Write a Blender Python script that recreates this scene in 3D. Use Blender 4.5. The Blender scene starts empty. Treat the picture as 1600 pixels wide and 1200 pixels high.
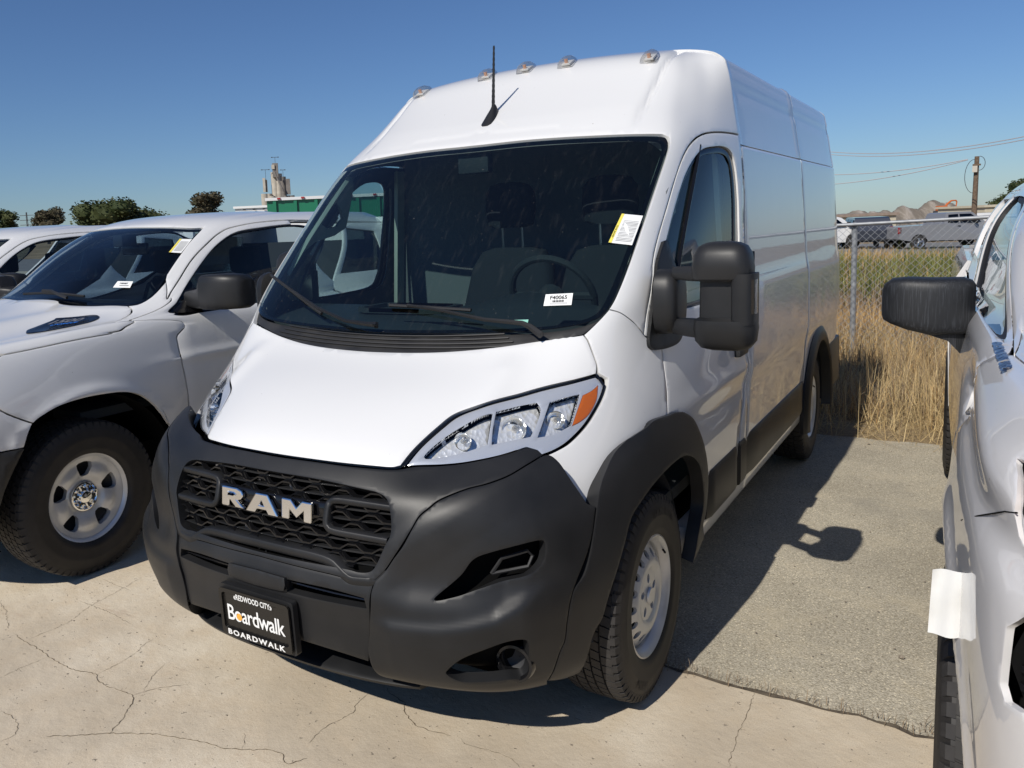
import bpy, bmesh, math, random
import numpy as np
from mathutils import Vector, Matrix
from mathutils.geometry import delaunay_2d_cdt
random.seed(7); rng = np.random.default_rng(7)
C = bpy.context.scene.collection
PI = math.pi

# ---------------------------------------------------------------- camera, sky, sun, exposure
cam_d = bpy.data.cameras.new('camera'); cam = bpy.data.objects.new('camera', cam_d); C.objects.link(cam)
def set_camera(loc, yaw, pit, rol, f, ox, oy):
    fw = Vector((-math.sin(yaw)*math.cos(pit), math.cos(yaw)*math.cos(pit), math.sin(pit)))
    r = Vector((math.cos(yaw), math.sin(yaw), 0)); u = r.cross(fw)
    R = r*math.cos(rol)+u*math.sin(rol); U = -r*math.sin(rol)+u*math.cos(rol)
    m = Matrix((( R.x, U.x, -fw.x, loc[0]), (R.y, U.y, -fw.y, loc[1]), (R.z, U.z, -fw.z, loc[2]), (0, 0, 0, 1)))
    cam.matrix_world = m
    cam_d.sensor_fit = 'HORIZONTAL'; cam_d.sensor_width = 36; cam_d.lens = f/1600*36
    cam_d.shift_x = -ox/1600; cam_d.shift_y = oy/1600
    cam_d.clip_start = .05; cam_d.clip_end = 6000
set_camera((1.937, -1.829, 1.716), .60185, -.12555, -.04388, 1292.3, -149.6, -79.6)
bpy.context.scene.camera = cam

SUN_DIR = Vector((-.10, -1.18, 1.0)).normalized()          # towards the sun
world = bpy.data.worlds.new('World'); bpy.context.scene.world = world; world.use_nodes = True
wn = world.node_tree; bg = wn.nodes['Background']
sky = wn.nodes.new('ShaderNodeTexSky'); sky.sky_type = 'NISHITA'; sky.sun_disc = False
sky.sun_elevation = math.asin(SUN_DIR.z); sky.sun_rotation = math.atan2(SUN_DIR.x, SUN_DIR.y)
sky.altitude = 0; sky.air_density = 1.0; sky.dust_density = .15; sky.ozone_density = 2.2
tint = wn.nodes.new('ShaderNodeMix'); tint.data_type = 'RGBA'; tint.blend_type = 'MULTIPLY'; tint.inputs[0].default_value = 1; tint.inputs[7].default_value = (.64, .84, 1.16, 1)
wn.links.new(sky.outputs[0], tint.inputs[6]); wn.links.new(tint.outputs[2], bg.inputs[0]); bg.inputs[1].default_value = .062
sun_d = bpy.data.lights.new('sun', 'SUN'); sun_d.energy = 3.9; sun_d.angle = math.radians(.5); sun_d.color = (1, .95, .87)
sun = bpy.data.objects.new('sun', sun_d); C.objects.link(sun)
sun.rotation_euler = (-SUN_DIR).to_track_quat('-Z', 'Y').to_euler(); sun.location = (0, -10, 12)
vs = bpy.context.scene.view_settings; vs.view_transform = 'Standard'; vs.look = 'None'; vs.exposure = .12; vs.gamma = 1; vs.use_curve_mapping = False
cy = bpy.context.scene.cycles; cy.max_bounces = 8; cy.transparent_max_bounces = 16; cy.caustics_reflective = False; cy.caustics_refractive = False
cy.use_denoising = True

# ---------------------------------------------------------------- materials
MATS = {}
def nodes(name):
    m = bpy.data.materials.new(name); m.use_nodes = True; MATS[name] = m
    return m, m.node_tree, m.node_tree.nodes['Principled BSDF']
def N(nt, typ, **kw):
    n = nt.nodes.new(typ)
    for k, v in kw.items():
        if k in n.inputs.keys(): n.inputs[k].default_value = v
        else: setattr(n, k, v)
    return n
def pri(name, col, rough=.5, metal=0, coat=0, spec=.5, coat_rough=.03, emit=None):
    m, nt, b = nodes(name)
    b.inputs['Base Color'].default_value = (*col, 1); b.inputs['Roughness'].default_value = rough
    b.inputs['Metallic'].default_value = metal; b.inputs['Coat Weight'].default_value = coat
    b.inputs['Coat Roughness'].default_value = coat_rough; b.inputs['Specular IOR Level'].default_value = spec
    return m
def noisy(name, c1, c2, scale, rough=(.5, .7), bump=0, bscale=None, detail=4, metal=0, coat=0, spec=.5, ramp=(.35, .65), dist=.02):
    m, nt, b = nodes(name)
    tc = N(nt, 'ShaderNodeTexCoord'); n = N(nt, 'ShaderNodeTexNoise', Scale=scale, Detail=detail)
    nt.links.new(tc.outputs['Object'], n.inputs['Vector'])
    r = N(nt, 'ShaderNodeValToRGB'); nt.links.new(n.outputs['Fac'], r.inputs[0])
    r.color_ramp.elements[0].position = ramp[0]; r.color_ramp.elements[1].position = ramp[1]
    r.color_ramp.elements[0].color = (*c1, 1); r.color_ramp.elements[1].color = (*c2, 1)
    nt.links.new(r.outputs[0], b.inputs['Base Color'])
    mr = N(nt, 'ShaderNodeMapRange'); mr.inputs[3].default_value = rough[0]; mr.inputs[4].default_value = rough[1]
    nt.links.new(n.outputs['Fac'], mr.inputs[0]); nt.links.new(mr.outputs[0], b.inputs['Roughness'])
    b.inputs['Metallic'].default_value = metal; b.inputs['Coat Weight'].default_value = coat; b.inputs['Specular IOR Level'].default_value = spec
    b.inputs['Coat Roughness'].default_value = .04
    if bump:
        n2 = N(nt, 'ShaderNodeTexNoise', Scale=bscale or scale*6, Detail=3); nt.links.new(tc.outputs['Object'], n2.inputs['Vector'])
        bp = N(nt, 'ShaderNodeBump', Strength=bump, Distance=dist); nt.links.new(n2.outputs['Fac'], bp.inputs['Height'])
        nt.links.new(bp.outputs[0], b.inputs['Normal'])
    return m
def glass(name, tint, rough=0.0, ior=1.5, dirt=.0):
    """thin sheet of tinted glass: what passes is tinted, the rest is mirrored by Fresnel"""
    m, nt, b = nodes(name); nt.nodes.remove(b); out = nt.nodes['Material Output']
    t = N(nt, 'ShaderNodeBsdfTransparent'); t.inputs[0].default_value = (*tint, 1)
    g = N(nt, 'ShaderNodeBsdfGlossy', Roughness=rough); g.inputs[0].default_value = (1, 1, 1, 1)
    f = N(nt, 'ShaderNodeFresnel', IOR=ior); ge = N(nt, 'ShaderNodeNewGeometry'); mi = N(nt, 'ShaderNodeMapRange'); mi.inputs[3].default_value = ior; mi.inputs[4].default_value = 1/ior
    nt.links.new(ge.outputs['Backfacing'], mi.inputs[0]); nt.links.new(mi.outputs[0], f.inputs['IOR']); mx = N(nt, 'ShaderNodeMixShader')
    nt.links.new(f.outputs[0], mx.inputs[0]); nt.links.new(t.outputs[0], mx.inputs[1]); nt.links.new(g.outputs[0], mx.inputs[2])
    last = mx
    if dirt:
        tc = N(nt, 'ShaderNodeTexCoord'); mp = N(nt, 'ShaderNodeMapping'); mp.inputs['Scale'].default_value = (40, 9, 9)
        n = N(nt, 'ShaderNodeTexNoise', Scale=1.2, Detail=6); n2 = N(nt, 'ShaderNodeTexNoise', Scale=90, Detail=2)
        nt.links.new(tc.outputs['Object'], mp.inputs[0]); nt.links.new(mp.outputs[0], n.inputs['Vector']); nt.links.new(tc.outputs['Object'], n2.inputs['Vector'])
        r = N(nt, 'ShaderNodeValToRGB'); r.color_ramp.elements[0].position = .56; r.color_ramp.elements[1].position = .85
        nt.links.new(n.outputs['Fac'], r.inputs[0])
        r2 = N(nt, 'ShaderNodeValToRGB'); r2.color_ramp.elements[0].position = .74; r2.color_ramp.elements[1].position = .78
        nt.links.new(n2.outputs['Fac'], r2.inputs[0])
        ad = N(nt, 'ShaderNodeMath', operation='MULTIPLY_ADD'); nt.links.new(r.outputs[0], ad.inputs[0]); ad.inputs[1].default_value = dirt
        m3 = N(nt, 'ShaderNodeMath', operation='MULTIPLY'); nt.links.new(r2.outputs[0], m3.inputs[0]); m3.inputs[1].default_value = dirt*9
        nt.links.new(m3.outputs[0], ad.inputs[2])
        ad2 = N(nt, 'ShaderNodeMath', operation='ADD'); nt.links.new(ad.outputs[0], ad2.inputs[0]); ad2.inputs[1].default_value = dirt*.12
        d = N(nt, 'ShaderNodeBsdfDiffuse'); d.inputs[0].default_value = (.5, .48, .44, 1); mx2 = N(nt, 'ShaderNodeMixShader')
        nt.links.new(ad2.outputs[0], mx2.inputs[0]); nt.links.new(mx.outputs[0], mx2.inputs[1]); nt.links.new(d.outputs[0], mx2.inputs[2]); last = mx2
    nt.links.new(last.outputs[0], out.inputs[0]); return m
def paint(name, col, coat=1.0):
    m, nt, b = nodes(name)
    tc = N(nt, 'ShaderNodeTexCoord')
    n = N(nt, 'ShaderNodeTexNoise', Scale=2.2, Detail=3); nt.links.new(tc.outputs['Object'], n.inputs['Vector'])
    sp = N(nt, 'ShaderNodeTexNoise', Scale=70, Detail=2); nt.links.new(tc.outputs['Object'], sp.inputs['Vector'])
    r = N(nt, 'ShaderNodeValToRGB'); e = r.color_ramp.elements; e[0].position = .205; e[0].color = (.33, .30, .26, 1); e[1].position = .225; e[1].color = (*col, 1)
    nt.links.new(sp.outputs['Fac'], r.inputs[0]); nt.links.new(r.outputs[0], b.inputs['Base Color'])
    b.inputs['Roughness'].default_value = .38; b.inputs['Coat Weight'].default_value = coat; b.inputs['Coat Roughness'].default_value = .025
    bp = N(nt, 'ShaderNodeBump', Strength=.06, Distance=.02); nt.links.new(n.outputs['Fac'], bp.inputs['Height']); nt.links.new(bp.outputs[0], b.inputs['Coat Normal'])
    return m
paint('white_paint', (.75, .745, .73)); paint('pearl_paint', (.715, .70, .69))
pri('silver_paint', (.24, .24, .25), .35, .15, coat=.6); paint('dark_paint', (.03, .035, .05))
noisy('black_trim', (.011, .0115, .0125), (.021, .021, .022), 3.5, (.36, .50), bump=.25, bscale=900, spec=.36, dist=.0006)
noisy('dusty_trim', (.014, .014, .015), (.028, .027, .026), 9, (.45, .6), bump=.3, bscale=700, dist=.0008)
pri('gloss_black', (.008, .008, .009), .12); pri('void', (.004, .004, .004), .9, spec=.1); pri('seal', (.012, .012, .013), .6)
pri('chrome', (.86, .86, .85), .10, 1); pri('bezel', (.92, .92, .92), .22, .6); pri('satin_metal', (.55, .55, .56), .3, 1)
noisy('rubber', (.022, .020, .019), (.034, .031, .029), 30, (.65, .85), bump=.2, bscale=300, dist=.001)
noisy('rubber_side', (.018, .0165, .0155), (.028, .025, .023), 18, (.5, .7), spec=.4)
noisy('wheel_silver', (.55, .56, .57), (.64, .65, .66), 12, (.28, .42), metal=.35, coat=.3)
pri('wheel_dark', (.03, .03, .032), .6); noisy('liner', (.03, .032, .038), (.055, .06, .07), 6, (.5, .8))
glass('windscreen', (.46, .58, .59), dirt=.020); glass('side_glass', (.62, .74, .74)); glass('truck_glass', (.40, .50, .56), dirt=.015); glass('dark_glass', (.06, .08, .09))
glass('lens', (.93, .94, .95), ior=1.38); glass('lamp_lens', (.80, .80, .80), rough=.06, ior=1.9)
m = pri('amber', (.55, .12, .012), .25, coat=.6); pri('amber_dark', (.35, .10, .02), .3, coat=.5)
m, nt, b = nodes('reflector'); b.inputs['Metallic'].default_value = .5; b.inputs['Roughness'].default_value = .16; b.inputs['Base Color'].default_value = (.97, .97, .96, 1)
tc = N(nt, 'ShaderNodeTexCoord'); mp = N(nt, 'ShaderNodeMapping'); mp.inputs['Scale'].default_value = (75, 75, 18); nt.links.new(tc.outputs['Object'], mp.inputs[0]); wv = N(nt, 'ShaderNodeTexVoronoi', Scale=1.0); nt.links.new(mp.outputs[0], wv.inputs['Vector'])
bp = N(nt, 'ShaderNodeBump', Strength=.6, Distance=.006); nt.links.new(wv.outputs['Distance'], bp.inputs['Height']); nt.links.new(bp.outputs[0], b.inputs['Normal'])
pri('trim_grey', (.17, .18, .175), .8); pri('trim_pale', (.50, .54, .46), .8); pri('trim_dark', (.035, .04, .042), .75); pri('dash', (.045, .052, .056), .5); pri('seat_cloth', (.022, .025, .029), .9)
pri('bulb_orange', (.75, .42, .28), .3, coat=.5); pri('white_print', (.82, .82, .80), .5); pri('orange_print', (.85, .40, .06), .5); pri('plate_black', (.012, .011, .010), .25)
pri('yellow_print', (.85, .72, .12), .5); pri('grey_print', (.25, .25, .25), .5); pri('paper', (.82, .82, .80), .8); pri('blue_print', (.03, .20, .75), .35)
pri('red_lens', (.35, .012, .012), .2, coat=.5); pri('numeral_grey', (.16, .16, .17), .4); pri('ink', (.02, .02, .02), .5); pri('green_print', (.25, .55, .45), .5)
M = MATS

# ---------------------------------------------------------------- object helpers
def tag(o, label=None, cat=None, group=None, kind=None):
    for k, v in (('label', label), ('category', cat), ('group', group), ('kind', kind)):
        if v: o[k] = v
    return o
def thing(name, label, cat, loc=(0, 0, 0), rz=0, group=None):
    o = bpy.data.objects.new(name, None); C.objects.link(o); o.location = loc; o.rotation_euler = (0, 0, rz); o.empty_display_size = .2
    return tag(o, label, cat, group)
def mesh_obj(name, V, F, mat, parent=None, normals=None, smooth=False, sharp=None, kind=None):
    me = bpy.data.meshes.new(name)
    me.from_pydata([tuple(map(float, v)) for v in V], [], [tuple(map(int, f)) for f in F])
    me.materials.append(M[mat] if isinstance(mat, str) else mat)
    if normals is not None:
        me.shade_smooth(); me.normals_split_custom_set_from_vertices([tuple(map(float, n)) for n in normals])
    elif smooth:
        me.shade_smooth()
        if sharp is None: sharp = 38
        me.set_sharp_from_angle(angle=math.radians(sharp))
    o = bpy.data.objects.new(name, me); C.objects.link(o)
    if parent is not None: o.parent = parent
    if kind: o['kind'] = kind
    return o
class MB:
    """collects simple shapes into one mesh"""
    def __init__(s): s.V = []; s.F = []
    def add(s, V, F):
        n = len(s.V); s.V += [tuple(v) for v in V]; s.F += [tuple(i+n for i in f) for f in F]; return s
    def box(s, c, d, rot=None, bev=0):
        x, y, z = d[0]/2, d[1]/2, d[2]/2
        if bev <= 0:
            V = [Vector((a*x, b*y, e*z)) for a in (-1, 1) for b in (-1, 1) for e in (-1, 1)]
            F = [(0, 1, 3, 2), (4, 6, 7, 5), (0, 4, 5, 1), (2, 3, 7, 6), (0, 2, 6, 4), (1, 5, 7, 3)]
        else:
            bm = bmesh.new(); bmesh.ops.create_cube(bm, size=1)
            for v in bm.verts: v.co = Vector((v.co.x*d[0], v.co.y*d[1], v.co.z*d[2]))
            bmesh.ops.bevel(bm, geom=list(bm.edges), offset=bev, segments=2, affect='EDGES', profile=.6)
            bm.verts.ensure_lookup_table(); V = [v.co.copy() for v in bm.verts]; F = [[v.index for v in f.verts] for f in bm.faces]; bm.free()
        if rot is not None: V = [rot @ v for v in V]
        return s.add([v+Vector(c) for v in V], F)
    def tube(s, pts, r, n=8, cap=True):
        pts = [Vector(p) for p in pts]; rs = r if hasattr(r, '__len__') else [r]*len(pts); V = []; F = []
        up = None
        for i, p in enumerate(pts):
            d = (pts[min(i+1, len(pts)-1)]-pts[max(i-1, 0)]).normalized()
            if up is None: up = d.orthogonal().normalized()
            up = (up-d*up.dot(d)).normalized(); w = d.cross(up)
            V += [p+(up*math.cos(2*PI*k/n)+w*math.sin(2*PI*k/n))*rs[i] for k in range(n)]
        for i in range(len(pts)-1):
            F += [(i*n+k, i*n+(k+1) % n, (i+1)*n+(k+1) % n, (i+1)*n+k) for k in range(n)]
        if cap: F += [tuple(range(n))[::-1], tuple((len(pts)-1)*n+k for k in range(n))]
        return s.add(V, F)
    def loft(s, rings, cap=True, close=True):
        n = len(rings[0]); V = [v for r in rings for v in r]; F = []
        for i in range(len(rings)-1):
            for k in range(n if close else n-1): F.append((i*n+k, i*n+(k+1) % n, (i+1)*n+(k+1) % n, (i+1)*n+k))
        if cap: F += [tuple(range(n))[::-1], tuple((len(rings)-1)*n+k for k in range(n))]
        return s.add(V, F)
    def prism(s, pts, a, b, f):
        """outline pts (u,v); f(u,v,w) -> xyz, w from a to b"""
        n = len(pts); V = [f(u, v, a) for u, v in pts]+[f(u, v, b) for u, v in pts]
        F = [tuple(range(n)), tuple(range(2*n-1, n-1, -1))]+[(k, k+n, (k+1) % n+n, (k+1) % n) for k in range(n)]
        return s.add(V, F)
    def obj(s, name, mat, parent=None, smooth=True, sharp=38, kind=None):
        return mesh_obj(name, s.V, s.F, mat, parent, smooth=smooth, sharp=sharp, kind=kind)
def rrect(w, h, r, n=5):
    P = []
    for cx, cyy, a0 in ((w/2-r, h/2-r, 0), (-w/2+r, h/2-r, 90), (-w/2+r, -h/2+r, 180), (w/2-r, -h/2+r, 270)):
        for k in range(n): a = math.radians(a0+90*k/(n-1)); P.append((cx+r*math.cos(a), cyy+r*math.sin(a)))
    return P
FONT = None
def text_geo(body, size=1, spacing=1, bold=0.0, extrude=0.0, bevel=0.0, align='CENTER'):
    cu = bpy.data.curves.new('t', 'FONT'); cu.body = body; cu.size = size; cu.space_character = spacing; cu.offset = bold
    cu.extrude = extrude; cu.bevel_depth = bevel; cu.align_x = align; cu.align_y = 'CENTER'; cu.resolution_u = 3
    o = bpy.data.objects.new('t', cu); C.objects.link(o)
    dg = bpy.context.evaluated_depsgraph_get(); me = bpy.data.meshes.new_from_object(o.evaluated_get(dg))
    V = [v.co.copy() for v in me.vertices]; F = [tuple(p.vertices) for p in me.polygons]
    bpy.data.objects.remove(o); bpy.data.curves.remove(cu); bpy.data.meshes.remove(me)
    return V, F
def text_obj(name, body, mat, parent, frame, w=None, h=None, **kw):
    """frame(u,v,d)->xyz; fitted to width w and height h"""
    V, F = text_geo(body, **kw)
    xs = [v.x for v in V]; ys = [v.y for v in V]; cx, cyy = (min(xs)+max(xs))/2, (min(ys)+max(ys))/2
    sx = w/(max(xs)-min(xs)) if w else 1; sy = h/(max(ys)-min(ys)) if h else sx
    V = [frame((v.x-cx)*sx, (v.y-cyy)*sy, v.z) for v in V]
    return mesh_obj(name, V, F, mat, parent)

# ---------------------------------------------------------------- panels cut from a smooth surface
def inside(P, poly):
    x, y = P[:, 0], P[:, 1]; r = np.zeros(len(P), bool); n = len(poly); j = n-1
    for i in range(n):
        xi, yi = poly[i]; xj, yj = poly[j]
        if yi != yj: r ^= ((yi > y) != (yj > y)) & (x < (xj-xi)*(y-yi)/(yj-yi)+xi)
        j = i
    return r
def resample(S, pts, step):
    P = np.array(smooth_poly(pts)); out = []; W = S.P(P); n = len(P)
    for i in range(n):
        L = np.linalg.norm(W[(i+1) % n]-W[i]); k = max(1, int(math.ceil(L/step)))
        if L < 1e-5: continue
        if out and L < step*.25 and not any(np.allclose(P[i], q[:2]) for q in pts if len(q) > 2 and q[2]): continue
        out += [P[i]+(P[(i+1) % n]-P[i])*q/k for q in range(k)]
    return np.array(out)
def panel_geo(S, outer, holes=(), step=.03, off=0.0, rim=.012, gap=.0, mirror=None, flip=False, relief=None, rimoff=0):
    """mesh of the part of surface S inside the outline; mirror None / 'join'; rim = depth of its folded edge"""
    loops = [resample(S, outer, step)]+[resample(S, h, step) for h in holes]
    G = S.G; a_s = np.median(np.linalg.norm(np.diff(G, axis=0), axis=2))*S.res; a_t = np.median(np.linalg.norm(np.diff(G, axis=1), axis=2))*S.res
    o = loops[0]; lo, hi = o.min(0), o.max(0)
    gs = np.arange(lo[0], hi[0], step/a_s); gt = np.arange(lo[1], hi[1], step/a_t)
    g = np.stack(np.meshgrid(gs, gt, indexing='ij'), -1).reshape(-1, 2); g = g[inside(g, o)]
    for h in loops[1:]: g = g[~inside(g, h)]
    sc = np.array([a_s, a_t])
    B = np.concatenate(loops)
    if len(g):
        keep = np.ones(len(g), bool)
        for b0 in range(0, len(B), 64):
            d = (((g[:, None]-B[None, b0:b0+64])*sc)**2).sum(2).min(1); keep &= d > (step*.45)**2
        g = g[keep]
    V2 = np.concatenate([B, g]); edges = []; n0 = 0
    for L in loops:
        n = len(L); edges += [(n0+k, n0+(k+1) % n) for k in range(n)]; n0 += n
    vo, eo, fo, ov, oe, of = delaunay_2d_cdt([Vector((float(a*sc[0]), float(b*sc[1]))) for a, b in V2], edges, [], 0, 1e-6)
    st = np.array([(v.x, v.y) for v in vo])/sc; F = np.array([f for f in fo if len(f) == 3])
    cen = st[F].mean(1); k = inside(cen, o)
    for h in loops[1:]: k &= ~inside(cen, h)
    F = F[k]; P = S.P(st); Nn = S.N(st)
    # orientation
    e1 = P[F[:, 1]]-P[F[:, 0]]; e2 = P[F[:, 2]]-P[F[:, 0]]; fl = (np.cross(e1, e2)*Nn[F[:, 0]]).sum(1) < 0; F[fl] = F[fl][:, ::-1]
    if relief is not None: P = P+Nn*relief(P)[:, None]
    used = {}
    for f in F:
        for q in range(3):
            e = (int(f[q]), int(f[(q+1) % 3])); used[e] = 1
    bd = [e for e in used if (e[1], e[0]) not in used]
    if mirror == 'join': bd = [e for e in bd if not (abs(P[e[0]][0]) < 1e-4 and abs(P[e[1]][0]) < 1e-4)]
    out = np.zeros_like(P)
    for a, b in bd:
        t = P[b]-P[a]; L = np.linalg.norm(t)
        if L < 1e-9: continue
        w = np.cross(t/L, Nn[a]); out[a] += w; out[b] += w
    ln = np.linalg.norm(out, axis=1); bi = ln > 1e-6; out[bi] /= ln[bi][:, None]
    if mirror == 'join':
        cz = np.abs(P[:, 0]) < 1e-4; out[cz, 0] = 0
    P = P+Nn*off
    if gap: P = P-out*gap
    Vv = [P]; NN = [Nn.copy()]; FF = [F.tolist()]
    if rim:
        # slightly rounded edge: tilt boundary normals outward
        ids = sorted({i for e in bd for i in e}); m1 = {i: len(P)+q for q, i in enumerate(ids)}; m2 = {i: len(P)+len(ids)+q for q, i in enumerate(ids)}
        Vv += [P[ids]+out[ids]*rimoff*0, P[ids]-Nn[ids]*rim+out[ids]*rimoff]; NN += [out[ids], out[ids]]
        NN[0][ids] = Nn[ids]+out[ids]*.25; NN[0][ids] /= np.linalg.norm(NN[0][ids], axis=1)[:, None]
        FF.append([(m1[b], m1[a], m2[a], m2[b]) for a, b in bd])
    V = np.concatenate(Vv); NR = np.concatenate(NN); FA = [tuple(f) for q in FF for f in q]
    if flip: FA = [f[::-1] for f in FA]; NR = -NR
    if mirror == 'join':
        n = len(V); FA = FA+[tuple(i+n for i in f[::-1]) for f in FA]; V = np.concatenate([V, V*[-1, 1, 1]]); NR = np.concatenate([NR, NR*[-1, 1, 1]])
    return V, FA, NR
def panel(name, mat, parent, S, outer, mirror=None, label=None, world=None, **kw):
    """mirror: None, 'join' (one mesh over the centre line), 'both' (a part on each side), 'left' (only mirrored)"""
    V, F, NR = panel_geo(S, outer, mirror='join' if mirror == 'join' else None, **kw); obs = []
    sides = {'both': (1, -1), 'left': (-1,)}.get(mirror, (1,))
    for sd in sides:
        if sd > 0: o = mesh_obj(name, V, F, mat, parent, normals=NR)
        else: o = mesh_obj(name, V*[-1, 1, 1], [f[::-1] for f in F], mat, parent, normals=NR*[-1, 1, 1])
        if label: o['label'] = label
        obs.append(o)
    return obs if mirror == 'both' else obs[0]

# ---------------------------------------------------------------- smooth surfaces
def nat_spline(tk, Y, tq):
    """natural cubic spline through Y (n,...) at knots tk, evaluated at tq"""
    n = len(tk); h = np.diff(tk); A = np.zeros((n, n)); B = np.zeros((n,) + Y.shape[1:])
    A[0, 0] = A[-1, -1] = 1
    for i in range(1, n-1):
        A[i, i-1] = h[i-1]; A[i, i] = 2*(h[i-1]+h[i]); A[i, i+1] = h[i]
        B[i] = 6*((Y[i+1]-Y[i])/h[i]-(Y[i]-Y[i-1])/h[i-1])
    M = np.linalg.solve(A, B.reshape(n, -1)).reshape(B.shape)
    k = np.clip(np.searchsorted(tk, tq, side='right')-1, 0, n-2)
    sh = (-1,)+(1,)*(Y.ndim-1)
    a = ((tk[k+1]-tq)/h[k]).reshape(sh); b = ((tq-tk[k])/h[k]).reshape(sh); hh = h[k].reshape(sh)
    return a*Y[k]+b*Y[k+1]+((a**3-a)*M[k]+(b**3-b)*M[k+1])*hh*hh/6

class Surf:
    """surface through a net of points; s runs over rows, t over columns (row units, column units)"""
    def __init__(s, net, res=12, disp=None, sym=True):
        N = np.array(net, float); s.nr, s.nc = N.shape[:2]
        def knots(P):
            d = np.sqrt(np.linalg.norm(np.diff(P, axis=0), axis=2).mean(axis=1)+1e-9)
            return np.concatenate([[0], np.cumsum(d)])
        tr = knots(N); tc = knots(N.transpose(1, 0, 2))
        # parameters are row / column numbers: warp them through the knots
        qs = np.linspace(0, s.nr-1, (s.nr-1)*res+1); qt = np.linspace(0, s.nc-1, (s.nc-1)*res+1)
        ks = np.interp(qs, np.arange(s.nr), tr); kt = np.interp(qt, np.arange(s.nc), tc)
        if sym:   # mirror across x = 0 so the surface is smooth there
            M = N[:, 1:4][:, ::-1]*np.array([-1, 1, 1]); N2 = np.concatenate([M, N], axis=1)
            tc2 = np.concatenate([-tc[1:4][::-1], tc])
            G = nat_spline(tc2, N2.transpose(1, 0, 2), kt)
        else:
            G = nat_spline(tc, N.transpose(1, 0, 2), kt)
        G = nat_spline(tr, G.transpose(1, 0, 2), ks)
        s.G = G; s.res = res; s._norm()
        if disp is not None:
            s.G = s.G + s.Nn*disp(s.G)[..., None]; s._norm()
    def _norm(s):
        du = np.gradient(s.G, axis=0); dv = np.gradient(s.G, axis=1)
        n = np.cross(dv, du); s.Nn = n/np.maximum(np.linalg.norm(n, axis=2, keepdims=True), 1e-12)
    def _bil(s, A, st):
        st = np.asarray(st, float); u = np.clip(st[:, 0]*s.res, 0, A.shape[0]-1.0001); v = np.clip(st[:, 1]*s.res, 0, A.shape[1]-1.0001)
        i = u.astype(int); j = v.astype(int); fu = (u-i)[:, None]; fv = (v-j)[:, None]
        return (A[i, j]*(1-fu)+A[i+1, j]*fu)*(1-fv)+(A[i, j+1]*(1-fu)+A[i+1, j+1]*fu)*fv
    def P(s, st): return s._bil(s.G, st)
    def N(s, st):
        n = s._bil(s.Nn, st); return n/np.linalg.norm(n, axis=1, keepdims=True)

def smooth_poly(pts, n=6):
    """closed outline; a third value marks a corner; Catmull-Rom between corners"""
    P = [np.array(p[:2], float) for p in pts]; C = [len(p) > 2 and p[2] for p in pts]; m = len(P); out = []
    for i in range(m):
        a, b = P[i], P[(i+1) % m]
        p0 = P[i-1] if not C[i] else a; p3 = P[(i+2) % m] if not C[(i+1) % m] else b
        for k in range(n):
            t = k/n
            out.append(.5*((2*a)+(-p0+b)*t+(2*p0-5*a+4*b-p3)*t*t+(-p0+3*a-3*b+p3)*t**3))
    return out

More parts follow.
